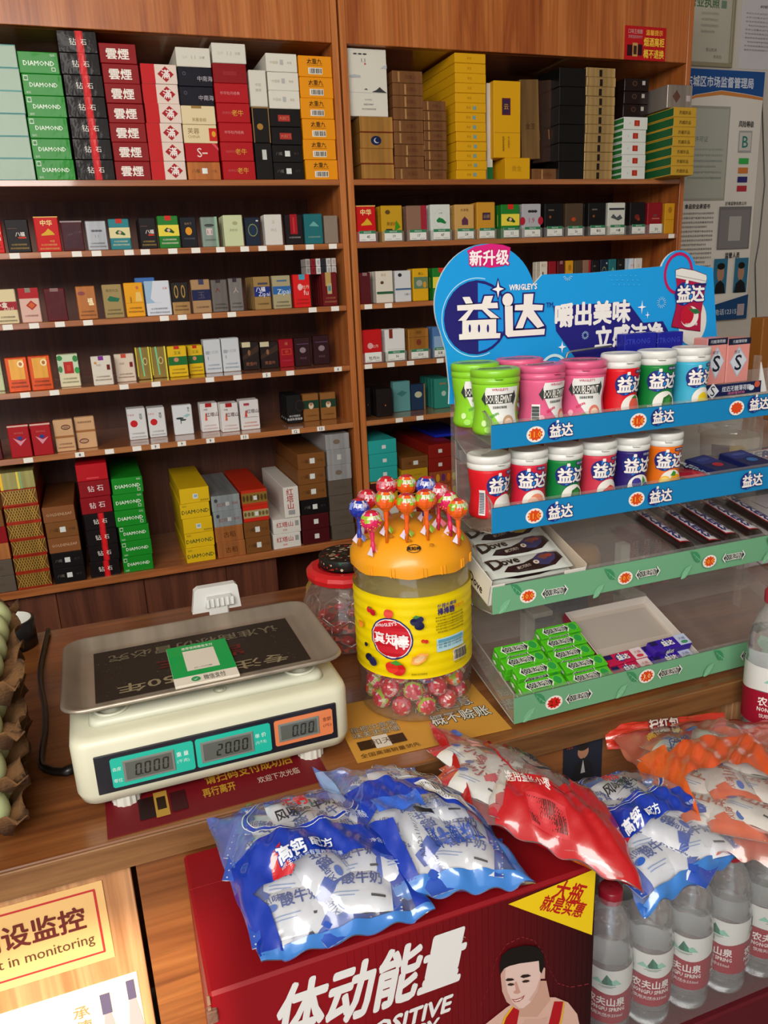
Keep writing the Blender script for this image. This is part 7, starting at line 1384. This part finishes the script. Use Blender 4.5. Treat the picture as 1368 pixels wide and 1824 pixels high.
# top flap seams and left side
decals(m, [('r', .0, .495, 1, .505, '#8c0c16'), ('r', .0, .70, .99, .703, '#b83038')], topf(BXL, BYF, BZ), Wb, BYB-BYF)
decals(m, [('r', .02, .2, .98, .215, '#c03840')], leftf(BXL, BYB, BZ-H0), BYB-BYF, Hb)
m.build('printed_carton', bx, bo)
m = M('pulp')
for k in range(26): z = BZ-.002-k*.012; m.box(BXL-.0025+random.uniform(0, .001), BXL+.001, BYF-.0014, BYF+.0015, z-.004-random.random()*.005, z, '#8c6a50', b=.0003)
m.box(BXL-.004, BXL+.006, BYF-.004, BYF+.004, BZ-.030, BZ-.016, '#6a4a3c', b=.001)
m.build('frayed_corner', bx, bo)
m = M('card'); m.box(BXL-.01, BXR+.01, BYF+.004, BYB, .02, BZ-H0-.0006, '#8c1018', b=.003); decals(m, [('r', 0, .5, 1, .51, '#6c0c14')], front(BXL-.01, .02, BYF+.004), .43, .4)
tag(m.build('drinks_carton', loc=(0, 0, -.0194)), 'second red drinks carton underneath the one with the athlete', 'carton')
# ---------------- water bottles ----------------
def wb():
    root = empty('water_bottle')
    m = M('petwater'); pr = [(.001, .003), (.020, .001), (.028, .000), (.0305, .005), (.0315, .015), (.0300, .022), (.0315, .029), (.0302, .035), (.0318, .040), (.0318, .128), (.0312, .132), (.0300, .138), (.0312, .146), (.0290, .154), (.0305, .160), (.0285, .170), (.0245, .185), (.0190, .197), (.0140, .206), (.0128, .212), (.0128, .216)]
    m.lathe(pr, '#ffffff', n=32, cap=False); m.build('clear_body', root)
    m = M('water'); pw = [(.001, .0045)]+[(r_-.0012, z+.0012) for r_, z in pr[2:16]]+[(.0272, .1715), (.001, .1718)]; m.lathe(pw, '#ffffff', n=32, cap=False); m.build('water', root)
    m = M('wrapped'); f = lambda x, z, l: ((.0321+l)*math.cos(x/.0321-math.pi/2), (.0321+l)*math.sin(x/.0321-math.pi/2), z)
    c = 2*math.pi*.0321; band(m, [(-.5+i/40, .040, .0905) for i in range(41)], lambda x, z, l: f(x*c, z, l), 1, 1, '#98142c', nv=2, lift=0); band(m, [(-.5+i/40, .0900+.002*math.sin(i*.5), .127) for i in range(41)], lambda x, z, l: f(x*c, z, l), 1, 1, '#d8d8d4', nv=2, lift=.2)
    D = []
    for x0 in (0, .067):
        D += [('p', [(x0-.008, .104), (x0+.002, .104), (x0+.000, .121)], '#1c5c48'), ('p', [(x0-.000, .121), (x0+.002, .104), (x0+.012, .104)], '#2c7c64'), ('p', [(x0-.020, .105), (x0-.012, .113), (x0-.008, .109), (x0-.004, .105)], '#8cc4b0'), ('p', [(x0+.006, .110), (x0+.012, .114), (x0+.020, .105), (x0+.008, .105)], '#8cc4b0'), ('r', x0-.010, .1015, x0+.012, .1022, '#2c6c58'), ('r', x0-.006, .0998, x0+.008, .1004, '#2c6c58')]
        D += [('t', '农夫山泉', x0, .0770, .0125, '#e8e0dc', .02, .050), ('t', 'NONGFU SPRING', x0, .0650, .0062, '#e8e0dc', .02, .050), ('t', '饮用天然水550ml', x0, .0550, .0056, '#dccccc', .01, .044)]
    decals(m, D, f, 1, 1, step=.004); m.build('wrap_label', root)
    m = M('plastic'); n = 36; pr2 = [(.0148, .213), (.0152, .2145), (.0152, .229), (.0140, .2315), (.001, .2318)]; vs = []; fs = []
    for j, (r_, z) in enumerate(pr2):
        for i in range(n): a = 2*math.pi*i/n; rr = r_+(.0004 if i % 2 and 0 < j < 3 else 0); vs.append((rr*math.cos(a), rr*math.sin(a), z))
    for j in range(len(pr2)-1):
        for i in range(n): a, b = j*n+i, j*n+(i+1) % n; fs.append((a, b, b+n, a+n))
    m.add(vs, fs, '#a81c30', None, True); m.build('red_cap', root); return root
w0 = wb(); BB = CAMZ-.762-.2318
k_ = 0
for r_, Y in enumerate((.694, .760)):
    for q in range(6 if r_ == 0 else 5):
        X = .534+.0665*q+(.033 if r_ else 0)
        if r_ and (Y > .79): continue
        o = w0 if k_ == 0 else dup(w0); k_ += 1; o.location = (X, Y, BB); o.rotation_euler = (0, 0, R((-38, -30, -52, -70, -20, 30)[q]+(25 if r_ else 0)))
        tag(o, 'red-capped water bottle in the shrink-wrapped pack, %s row, %s from the red carton' % (('front', 'back')[r_], ['first', 'second', 'third', 'fourth', 'fifth', 'sixth'][q]), 'water bottle', 'water bottles in the shrink-wrapped pack')
m = M('card'); m.box(.500, .94, .660, .795, .02, BB-.001, '#5c1820', b=.003); tag(m.build('drinks_carton', loc=(0, 0, -.0194)), 'dark red carton standing under the pack of water bottles', 'carton')
m = M('bagclear'); zt = BB+.236; P0 = []
rings = []
for z, g in ((BB+.002, 0), (BB+.06, .002), (BB+.13, .001), (BB+.19, -.004), (BB+.225, -.016)): rings.append([(x+.700, y+.7265, z+.0015*math.sin(i*1.7)) for i, (x, y) in enumerate(rrect(.412+2*g, .142+2*g, .034, 6))])
loft(m, rings, '#ffffff', cap=False); tag(m.build('shrink_wrap'), 'clear shrink film wrapped around the pack of water bottles', 'wrap')
# the bottle at the right edge standing on a carton
SB = aY(1318, 1322, .755); o = dup(w0); o.location = (SB.x+.034, .748, SB.z); o.rotation_euler = (0, 0, R(-22)); tag(o, 'water bottle standing alone above the orange bag at the right edge', 'water bottle')
m = M('card'); m.box(.775, .935, .690, .800, SB.z-.085-.001, SB.z-.0006, '#7a5a38', b=.003); tag(m.build('brown_carton'), 'low brown carton under the water bottle at the right edge', 'carton')
m = M('matte'); m.box(.946, 1.1, .70, .79, 0.001, SB.z-.09, '#5a4a3c', b=.003); tag(m.build('low_cabinet'), 'dim low cabinet below the right end of the counter', 'cabinet')
# ---------------- candy bags ----------------
def hnoise(u, v, s, k=1.0):
    return (math.sin(u*17.3*k+s)*math.cos(v*13.1*k+s*1.7)+.6*math.sin(u*31*k+v*23*k+s*2.3)+.4*math.cos(u*47*k-v*39*k+s))
def bag(name, px, zs, Hh, seed, label, zones, W, H, sach, lowcol, cat='candy bag', pinch=.55, wr=.0020):
    """px: four corners bl, br, tr, tl; zs their heights; W x H bag size in metres for the print"""
    c = [aZ(x, y, z) for (x, y), z in zip(px, zs)]
    nrm = ((c[1]-c[0]).cross(c[3]-c[0])).normalized()
    def base(u, v): return (c[0]*(1-u)+c[1]*u)*(1-v)+(c[3]*(1-u)+c[2]*u)*v
    def hh(u, v):
        a = max(0, math.sin(math.pi*min(max(u, 0), 1)))**pinch; b = max(0, math.sin(math.pi*min(max(v, 0), 1)))**pinch
        return a*b
    def S(u, v, l=0):
        h = hh(u, v); e = 1-h
        # pleats run towards the seams
        q = wr*hnoise(u, v, seed)*(.5+1.2*h)+wr*1.8*math.sin((u*26+seed)*1.0)*(e**3)*(1 if v < .12 or v > .88 else 0)+wr*1.6*math.sin(v*24+seed)*(e**3)*(1 if u < .12 or u > .88 else 0)
        ridge = .0045*h*(abs(math.sin(u*6.5+v*3.1+seed))**3+abs(math.sin(v*7.7-u*2.3+seed*1.3))**3)
        return base(u, v)+nrm*(Hh*h+q+ridge+l)
    nu, nv = 64, 48; vs = []; fs = []
    for i in range(nu+1):
        for j in range(nv+1): vs.append(S(i/nu, j/nv))
    q0 = len(vs)
    for i in range(nu+1):
        for j in range(nv+1):
            u, v = i/nu, j/nv; edge = i in (0, nu) or j in (0, nv); vs.append(S(u, v) if edge else base(u, v)-nrm*min(.0045*hh(u, v), .006)*2)
    root = empty(name, tuple(base(.5, .5)), label=label, cat=cat); ro_ = -Vector(root.location)
    top = M('bagclear'); f1 = []; f2 = []
    for i in range(nu):
        for j in range(nv): a = i*(nv+1)+j; f1.append((a, a+nv+1, a+nv+2, a+1)); f2.append((q0+a+1, q0+a+nv+2, q0+a+nv+1, q0+a))
    top.add(vs[:q0], f1, '#ffffff', 'bagclear', True); top.build('clear_film', root, ro_)
    bk = M('film'); bk.add(vs, f2, lowcol, 'film', True); bk.build('back_film', root, ro_)
    fnp = lambda x, z, l: S(x/W, z/H, .0016+l*1.6)
    pr = M('film')
    for z in zones:
        if z[0] == 'band': band(pr, z[1], fnp, W, H, z[2], nv=14, lift=z[3] if len(z) > 3 else 0)
        elif z[0] == 'ring': ring(pr, z[1]*W, z[2]*H, z[3]*W, z[4]*H, z[5], fnp, z[6], lift=2, n=56)
        else: decals(pr, [z], fnp, W, H, step=.0040, vstep=.0040, base=4 if z[0] in ('t', 'rt', 'o') else 2.5)
    pr.build('printed_film', root, ro_)
    # little milk-candy sachets inside
    for q, (u, v, k, a, dk) in enumerate(sach):
        o = dup(SACH[k]) if SU[k] else SACH[k]; SU[k] = True
        p = base(u, v)+nrm*max(.002, (Hh*hh(u, v)*.62+dk-.012)); o.location = p
        rot = Matrix((tuple(((c[1]-c[0]).normalized())[i_] for i_ in range(3)), tuple(nrm.cross((c[1]-c[0]).normalized())[i_] for i_ in range(3)), tuple(nrm[i_] for i_ in range(3)))).transposed()
        o.rotation_euler = (rot @ Matrix.Rotation(R(a), 3, 'Z') @ Matrix.Rotation(R(8*math.sin(q*2.1)), 3, 'X')).to_euler()
        tag(o, 'small white milk-candy sachet sealed inside the %s' % name_of[seed], 'sachet', 'sachets inside the %s' % name_of[seed])
    return root, S
name_of = {}
def sachet(c1, c2, c3, txt='酸牛奶'):
    m = M('film'); nu, nv = 20, 14; W2, D2 = .092, .060; vs, fs, cc = [], [], []
    for s_ in (0, 1):
        for i in range(nu+1):
            for j in range(nv+1):
                u, v = i/nu, j/nv; e = min(u, 1-u); k = 0 if e < .07 else min(1, (e-.07)/.25)
                h = .013*(k**.5)*(max(0, math.sin(math.pi*v))**.5)+.0003+(.0006*math.sin(j*3.1+i) if e < .08 else .0005*hnoise(u, v, 3))
                vs.append(((u-.5)*W2, (v-.5)*D2, (h if s_ == 0 else -h*.8)))
    q0 = (nu+1)*(nv+1)
    for i in range(nu):
        for j in range(nv):
            a = i*(nv+1)+j; col = c2 if (i < 4 or i > 17) else c1
            fs.append((a, a+nv+1, a+nv+2, a+1)); cc.append(col); fs.append((q0+a+1, q0+a+nv+2, q0+a+nv+1, q0+a)); cc.append(c1)
    m.addc(vs, fs, cc, [None]*len(fs))
    def f(x, y, l): u = x/W2+.5; v = y/D2+.5; e = min(u, 1-u); k = 0 if e < .07 else min(1, (e-.07)/.25); return (x, y, .013*(max(k, 0)**.5)*(max(0, math.sin(math.pi*min(max(v, 0), 1)))**.5)+.0012+l)
    decals(m, [('t', txt, .008, .002, .015, c3, .02, .040), ('t', '风味', -.020, .006, .009, c3, .01), ('r', .016, -.020, .030, -.0175, '#20242c'), ('r', -.022, -.015, .004, -.0138, '#8aa0c8'), ('r', -.022, -.0185, .0, -.0175, '#8aa0c8'), ('e', -.022, -.004, .006, .004, '#2c60c0'), ('p', [(-.034, .020), (-.026, .024), (-.020, .012), (-.030, .006)], c2)], f, 1, 1, step=.004, vstep=.004)
    return m.build('candy_sachet')
SACH = [sachet('#d8dce4', '#2c54b8', '#2c4a9c'), sachet('#dcdcd8', '#c03440', '#a82c38', '小枣'), sachet('#dcd8d0', '#d8581c', '#b85830', '山楂')]
SU = [False, False, False]
# spare prototypes are only built when used: all three are used below
BLU, LBL, RED_ = '#0c34a4', '#3c7cc8', '#b8101a'
def grid(n, k, um=(.27, .70), vm=(.24, .74), dk=0):
    out = []
    for q in range(n):
        nx = 3; i, j = q % nx, q//nx; rows = math.ceil(n/nx); out.append((um[0]+(um[1]-um[0])*(i+.30*(j % 2))/(nx-.6), vm[0]+(vm[1]-vm[0])*(j)/(max(rows-1, 1)), k, 23*math.sin(q*1.9)+(90 if q % 3 == 1 else 0), dk-(.004 if q % 2 else 0)))
    return out
def milkzones(oval, bandv, W, H, txt1=('乐钙', '#c81c28'), main=BLU, low=True, vright=0.0):
    z = [('ring', oval[0], oval[1], oval[2], oval[3], .0050, main), ('ring', oval[0], oval[1], oval[2]*1.03, oval[3]*1.03, .0012, '#e0e4ec'), ('ring', oval[0], oval[1], oval[2]*.94, oval[3]*.93, .0010, '#e0e4ec')]
    z += [('t', txt1[0], oval[0]-.02, oval[1]+.07, .085, txt1[1], .035, .16), ('t', '风味酸牛奶', oval[0]+.01, oval[1]-.045, .088, '#20242c', .022, .36)]
    z += [('p', [(oval[0]-.12, oval[1]-.11), (oval[0]-.02, oval[1]-.125), (oval[0]+.10, oval[1]-.10), (oval[0]-.02, oval[1]-.112)], '#20242c')]
    b0, b1, am = bandv; pts = [(i/24, b0+am*math.sin(i/24*math.pi*1.1)*1.0, b1+am*math.sin(i/24*math.pi*1.1+.5)) for i in range(25)]
    z.append(('band', pts, main))
    return z
# A: front left blue bag
name_of[1] = 'left front blue milk-candy bag'; name_of[2] = 'middle blue milk-candy bag lying back up'; name_of[3] = 'red date milk-candy bag'; name_of[4] = 'right blue milk-candy bag'; name_of[5] = 'orange milk-candy bag'
ZA = milkzones((.52, .76, .35, .20), (.31, .53, .06), .25, .30)
ZA += [('band', [(i/16, .0, .035) for i in range(17)], LBL), ('band', [(i/12*.13, .02, .44-.2*i/12) for i in range(13)], BLU), ('band', [(.90+i/6*.10, .02, .44) for i in range(7)], BLU)]
ZA += [('o', '高钙', .34, .425, .085, '#e4e8f0', .03, .16, '#123a9c', .05), ('o', '配方', .52, .435, .055, '#e4e8f0', .02, .13, '#123a9c', .05), ('t', '原生牛乳更有营养更健康', .44, .37, .024, '#c8d8ec', .0, .36), ('p', [(.20, .35), (.22, .44), (.30, .50), (.27, .42), (.33, .34), (.30, .32)], '#c01c28'), ('t', '净含量', .86, .40, .028, '#c8d8ec'), ('p', [(.14, .93), (.22, .955), (.23, .90), (.15, .885)], '#2c6cc8'), ('p', [(.24, .955), (.31, .97), (.31, .955), (.24, .94)], '#48a048'),
       ('t', '牛奶酸', .80, .62, .06, '#b8c8e8', .02, .16)]
bag('milk_candy_bag', [(466, 1722), (775, 1628), (640, 1398), (368, 1462)], [BZ+.014, BZ+.014, CT+.012, CT+.012], .040, 1, 'blue and clear milk-candy bag with an oval logo at the left on the red carton', ZA, .25, .30, grid(12, 0), BLU)
# B: middle blue bag, back side up
ZB = [('band', [(i/24, .37+.10*math.sin(i/24*3.1), .62+.07*math.sin(i/24*3.1+.2)) for i in range(25)], BLU), ('band', [(i/16, .0, .06) for i in range(17)], LBL), ('band', [(i/6*.06, .02, .95) for i in range(7)], '#8ca8d8'), ('band', [(.90+i/6*.10, .02, .46) for i in range(7)], LBL), ('band', [(i/12*.24, .05, .44-.1*i/12) for i in range(13)], BLU)]
ZB += [('p', [(.55, .50), (.56, .64), (.86, .60), (.86, .46)], '#dcdcdc')]+[('p', [(.565+.0125*k, .535), (.567+.0125*k, .62-.0035*k*.5), (.572+.0125*k+(.003 if k % 3 else 0), .62-.0035*k*.5), (.572+.0125*k+(.003 if k % 3 else 0), .533-.0015*k)], '#20242c') for k in range(22)]
ZB += [('rt', '6922655722768', .70, .505, .026, '#20242c', 0, -7, .26), ('rt', '风味酸牛奶', .60, .23, .10, '#2c4a9c', .02, 187, .38), ('rt', '净含量规格100克', .58, .40, .032, '#3c5490', 0, 185, .20), ('rt', 'A20231101 J7:27', .34, .24, .024, '#2c3448', 0, 80), ('p', [(.40, .385), (.52, .375), (.53, .345), (.41, .355)], '#14161c'), ('r', .18, .40, .50, .52, '#2c60c8'), ('ring', .62, .84, .24, .15, .002, '#c8d0e0'), ('rt', '乐钙', .60, .89, .08, '#c08898', .01, 188, .14), ('rt', '风味酸牛奶', .66, .79, .07, '#a8b4a8', .01, 190, .28)]
bag('milk_candy_bag', [(692, 1606), (955, 1578), (795, 1392), (556, 1372)], [BZ+.022, BZ+.018, CT+.012, CT+.012], .044, 2, 'blue and clear milk-candy bag with black barcode lying in the middle, overlapping the left one', ZB, .24, .29, grid(12, 0), '#2a60c0')
# C: red bag
ZC = [('ring', .50, .70, .24, .34, .006, RED_), ('t', '红枣', .47, .86, .10, '#c02838', .02, .12), ('t', '风味酸牛奶', .52, .70, .13, '#20242c', .02, .28), ('p', [(.42, .57), (.52, .55), (.62, .60), (.52, .58)], '#20242c')]
ZC += [('band', [(.16, 0, .02), (.22, 0, .10), (.30, 0, .34), (.36, 0, .42), (.62, 0, .46), (.72, 0, .62), (.80, 0, .85), (.84, 0, 1), (1, 0, 1)], RED_), ('band', [(0, .0, 1), (.045, .1, .9)], RED_), ('t', '选用金丝小枣', .42, .36, .085, '#e8dcd8', .02, .24), ('p', [(.38, .05), (.38, .24), (.60, .24), (.60, .05)], '#c83038')]+[('p', [(.385+.0085*k, .07), (.385+.0085*k, .22), (.389+.0085*k+(.002 if k % 3 else 0), .22), (.389+.0085*k+(.002 if k % 3 else 0), .07)], '#14100e') for k in range(24)]
ZC += [('p', [(.08, .84), (.13, .92), (.17, .84), (.12, .76)], '#2c60c0'), ('p', [(.16, .60), (.16, .76), (.24, .76), (.24, .60)], '#d89898')]
bag('milk_candy_bag', [(836, 1452), (1150, 1592), (1085, 1440), (764, 1290)], [BZ+.050, BZ+.028, CT+.010, CT+.014], .036, 3, 'red and clear date milk-candy bag running diagonally across the pile', ZC, .34, .19, grid(8, 1, (.18, .68), (.40, .66)), RED_, wr=.0016)
# D: right blue bag
ZD = milkzones((.36, .74, .36, .23), (.32, .54, .02), .25, .28)
ZD += [('band', [(i/16, .0, .045) for i in range(17)], LBL), ('band', [(.92+i/6*.08, .02, .46) for i in range(7)], LBL), ('o', '高钙', .20, .385, .085, '#e4e8f0', .03, .14, '#123a9c', .05), ('o', '配方', .38, .385, .055, '#e4e8f0', .02, .12, '#123a9c', .05), ('t', '净含量规格1千克', .80, .42, .034, '#c0d0e8', 0, .26), ('t', '乐', .62, .56, .08, '#d8e0ec', .02), ('p', [(.05, .30), (.08, .36), (.14, .33)], '#c01c28')]
bag('milk_candy_bag', [(1148, 1628), (1330, 1520), (1180, 1392), (1000, 1398)], [BZ+.010, BZ+.010, CT-.005, CT-.010], .042, 4, 'blue and clear milk-candy bag with an oval logo at the right, hanging over the bottles', ZD, .25, .28, grid(11, 0), '#2c68c0')
# E: orange bag at the right
ZE = [('band', [(i/16, .30+.06*math.sin(i/16*3), .52+.09*math.sin(i/16*3)) for i in range(17)], '#e0561c'), ('band', [(i/8*.16, .1, .62) for i in range(9)], '#e8621c'), ('band', [(.05+i/16*.9, .90, .99) for i in range(17)], '#d8481c'), ('t', '高山牛奶', .20, .74, .06, '#d8a020', .02, .2), ('t', '风味', .24, .60, .06, '#2c3c78', .01), ('p', [(.30, .72), (.36, .74), (.38, .70), (.32, .67)], '#2c60c0'), ('p', [(.78, .48), (.78, .58), (.98, .60), (.98, .50)], '#dcdcd8')]+[('p', [(.79+.012*k, .50), (.79+.012*k, .57), (.796+.012*k, .57), (.796+.012*k, .50)], '#1c1c1c') for k in range(15)]
bag('milk_candy_bag', [(1232, 1505), (1430, 1560), (1425, 1290), (1088, 1310)], [BZ+.030, BZ+.030, CT-.030, CT-.030], .046, 5, 'orange and clear milk-candy bag at the right edge of the pile', ZE, .28, .26, grid(12, 2), '#d85820')
# red-orange flat bag behind it
c = [aZ(x, y, z) for x, y, z in [(1082, 1335, CT-.045), (1300, 1330, CT-.045), (1290, 1268, CT-.02), (1075, 1292, CT-.02)]]
m = M('film'); vs = []; fs = []; nu, nv = 40, 14
for s_ in (0, 1):
    for i in range(nu+1):
        for j in range(nv+1):
            u, v = i/nu, j/nv; p = (c[0]*(1-u)+c[1]*u)*(1-v)+(c[3]*(1-u)+c[2]*u)*v; k = math.sin(math.pi*u)*math.sin(math.pi*v); vs.append(p+Vector((0, 0, (.010 if s_ == 0 else -.004)*k+.0018*hnoise(u, v, 9)*(1 if 0 < i < nu and 0 < j < nv else .3))))
q0 = (nu+1)*(nv+1)
for i in range(nu):
    for j in range(nv): a = i*(nv+1)+j; fs.append((a, a+nv+1, a+nv+2, a+1)); fs.append((q0+a+1, q0+a+nv+2, q0+a+nv+1, q0+a))
m.add(vs, fs, '#c8301c', None, True)
def f6(x, z, l): u, v = x, z; p = (c[0]*(1-u)+c[1]*u)*(1-v)+(c[3]*(1-u)+c[2]*u)*v; return p+Vector((0, 0, .010*math.sin(math.pi*u)*math.sin(math.pi*v)+.0030+l))
decals(m, [('o', '扫红包', .48, .55, .5, '#d8c8c0', .03, .24, '#5c1420', .06)], f6, 1, 1, step=.04, vstep=.2)
tag(m.build('candy_bag'), 'red-orange bag with slanted white lettering behind the orange milk-candy bag', 'candy bag')
# blue bag peeking out behind the middle and the red bag
c = [aZ(x, y, z) for x, y, z in [(760, 1440, CT+.006), (850, 1440, CT+.006), (840, 1388, CT+.008), (780, 1380, CT+.008)]]
# ---------------- wall posters ----------------
WY = 2.3595
def wsheet(name, px, col, dec, label, cat, th=.0035, frame=None, mat='card'):
    P_ = [aY(x, y, WY) for x, y in px]; x0, x1 = P_[0].x, P_[1].x; z0, z1 = P_[2].z, P_[0].z; W_, H_ = x1-x0, z1-z0
    root = empty(name, (x0, WY, z0), label=label, cat=cat)
    m = M(mat); m.box(0, W_, -th, 0, 0, H_, col, b=.0005); decals(m, dec, front(0, 0, -th), W_, H_); m.build('printed_sheet', root)
    if frame:
        m = M('plastic'); fw = .012
        for a, b, c_, d in ((0, W_, 0, fw), (0, W_, H_-fw, H_), (0, fw, fw, H_-fw), (W_-fw, W_, fw, H_-fw)): m.box(a, b, -th-.007, -th, c_, d, frame, b=.001)
        m.build('frame', root)
    return root
LN_ = lambda x0, x1, y0, n, dy, c='#5c5a58', s=.011: [('t', ('食品安全承诺经营许可证内容说明事项', '本单位郑重承诺严格遵守食品安全法', '依法诚信经营保证商品质量接受监督')[i % 3], (x0+x1)/2-(.03 if i % 4 == 3 else 0), y0-i*dy, s, c, 0, (x1-x0)*(1 if i % 4 != 3 else .8)) for i in range(n)]
wsheet('licence_board', [(1205, 122), (1358, 130), (1330, 566)], '#dad4ca',
  [('p', [(0, 1), (1, 1), (1, .905), (.8, .915), (.5, .925), (.2, .905), (0, .87)], '#1c4c8c'), ('p', [(0, .868), (.2, .903), (.5, .923), (.8, .913), (1, .903), (1, .893), (.8, .90), (.5, .908), (.2, .893), (0, .858)], '#c88040'), ('t', '东城区市场监督管理局', .48, .955, .036, '#c8d0dc', .02, .78),
   ('r', .10, .50, .62, .865, '#98988c'), ('r', .115, .51, .605, .855, '#aaaca0'), ('t', '许可证', .30, .74, .02, '#4c6454'), *LN_(.16, .56, .70, 6, .022, '#7c847c', .008), ('t', '风险等级', .82, .80, .022, '#2c2c2c', .02, .18), ('r', .74, .69, .90, .775, '#9c9c9c'), ('r', .75, .698, .89, .768, '#c4c0b8'), ('t', 'B', .82, .732, .045, '#2c7c70', .01), ('r', .76, .645, .88, .668, '#38a84c'), ('r', .76, .608, .88, .631, '#c87838'), ('r', .76, .572, .88, .595, '#2c2c6c'), ('r', .76, .536, .88, .559, '#b02c3c'),
   ('t', '食品安全承诺书', .30, .478, .018, '#3c3838', .02, .30), *LN_(.06, .50, .45, 14, .018, '#4c4846', .008), ('t', '日常监管信息公示', .76, .488, .013, '#2c2c2c', .01, .26), ('r', .56, .30, .96, .475, '#706c6c'), ('r', .58, .305, .94, .462, '#7c7878'), ('r', .69, .335, .84, .435, '#a8a4a0'), ('t', '监管人员', .76, .275, .022, '#2c2c2c', .02, .18),
   ('r', .54, .115, .71, .262, '#2c6c8c'), ('e', .63, .20, .045, .035, '#a87c64'), ('e', .63, .230, .048, .014, '#14120f'), ('p', [(.56, .115), (.58, .155), (.63, .172), (.68, .155), (.70, .115)], '#14161c'), ('r', .80, .115, .97, .262, '#2c6c8c'), ('e', .885, .20, .04, .035, '#a87c64'), ('e', .885, .230, .043, .014, '#14120f'), ('p', [(.81, .115), (.83, .155), (.885, .172), (.94, .155), (.96, .115)], '#14161c'),
   ('p', [(0, 0), (1, 0), (1, .105), (.6, .07), (.3, .045), (0, .05)], '#14406c'), ('t', '投诉电话12315', .66, .035, .024, '#b8c4d0', .01, .40), ('r', .87, .015, .96, .065, '#a8989c')],
  'blue-topped food licence notice board on the wall beside the right cabinet', 'notice board', th=.012)
wsheet('framed_licence', [(1215, -40), (1312, -45), (1308, 122)], '#b8b4a4', [('r', 0, 0, 1, 1, '#b4b0a0'), ('t', '营业执照', .42, .74, .10, '#4c6c4c', .02, .56), ('r', .74, .69, .84, .78, '#6c8470'), *LN_(.38, .70, .62, 4, .07, '#8c8c84', .03), ('t', '登记机关', .60, .2, .04, '#6c6c64'), ('t', '年月日', .72, .12, .04, '#6c6c64')], 'framed business licence high on the wall beside the right cabinet', 'certificate', frame='#8c8468')
wsheet('paper_notice', [(1326, -40), (1420, -40), (1420, 128)], '#c4c0c4', [*LN_(.08, .92, .62, 10, .045, '#7c787c', .018), ('t', '关于规范经营通知', .5, .70, .03, '#4c484c', .01)], 'white typed paper notice at the top right corner of the wall', 'notice', th=.001, mat='paper')
m = M('plastic'); m.tube([aY(1357, 170, 2.352), aY(1362, 330, 2.352), aY(1352, 430, 2.352), aY(1345, 470, 2.352), aY(1350, 700, 2.352)], .002, '#3c3c38'); tag(m.build('wall_cable'), 'thin dark cable hanging down the wall beside the licence board', 'cable')
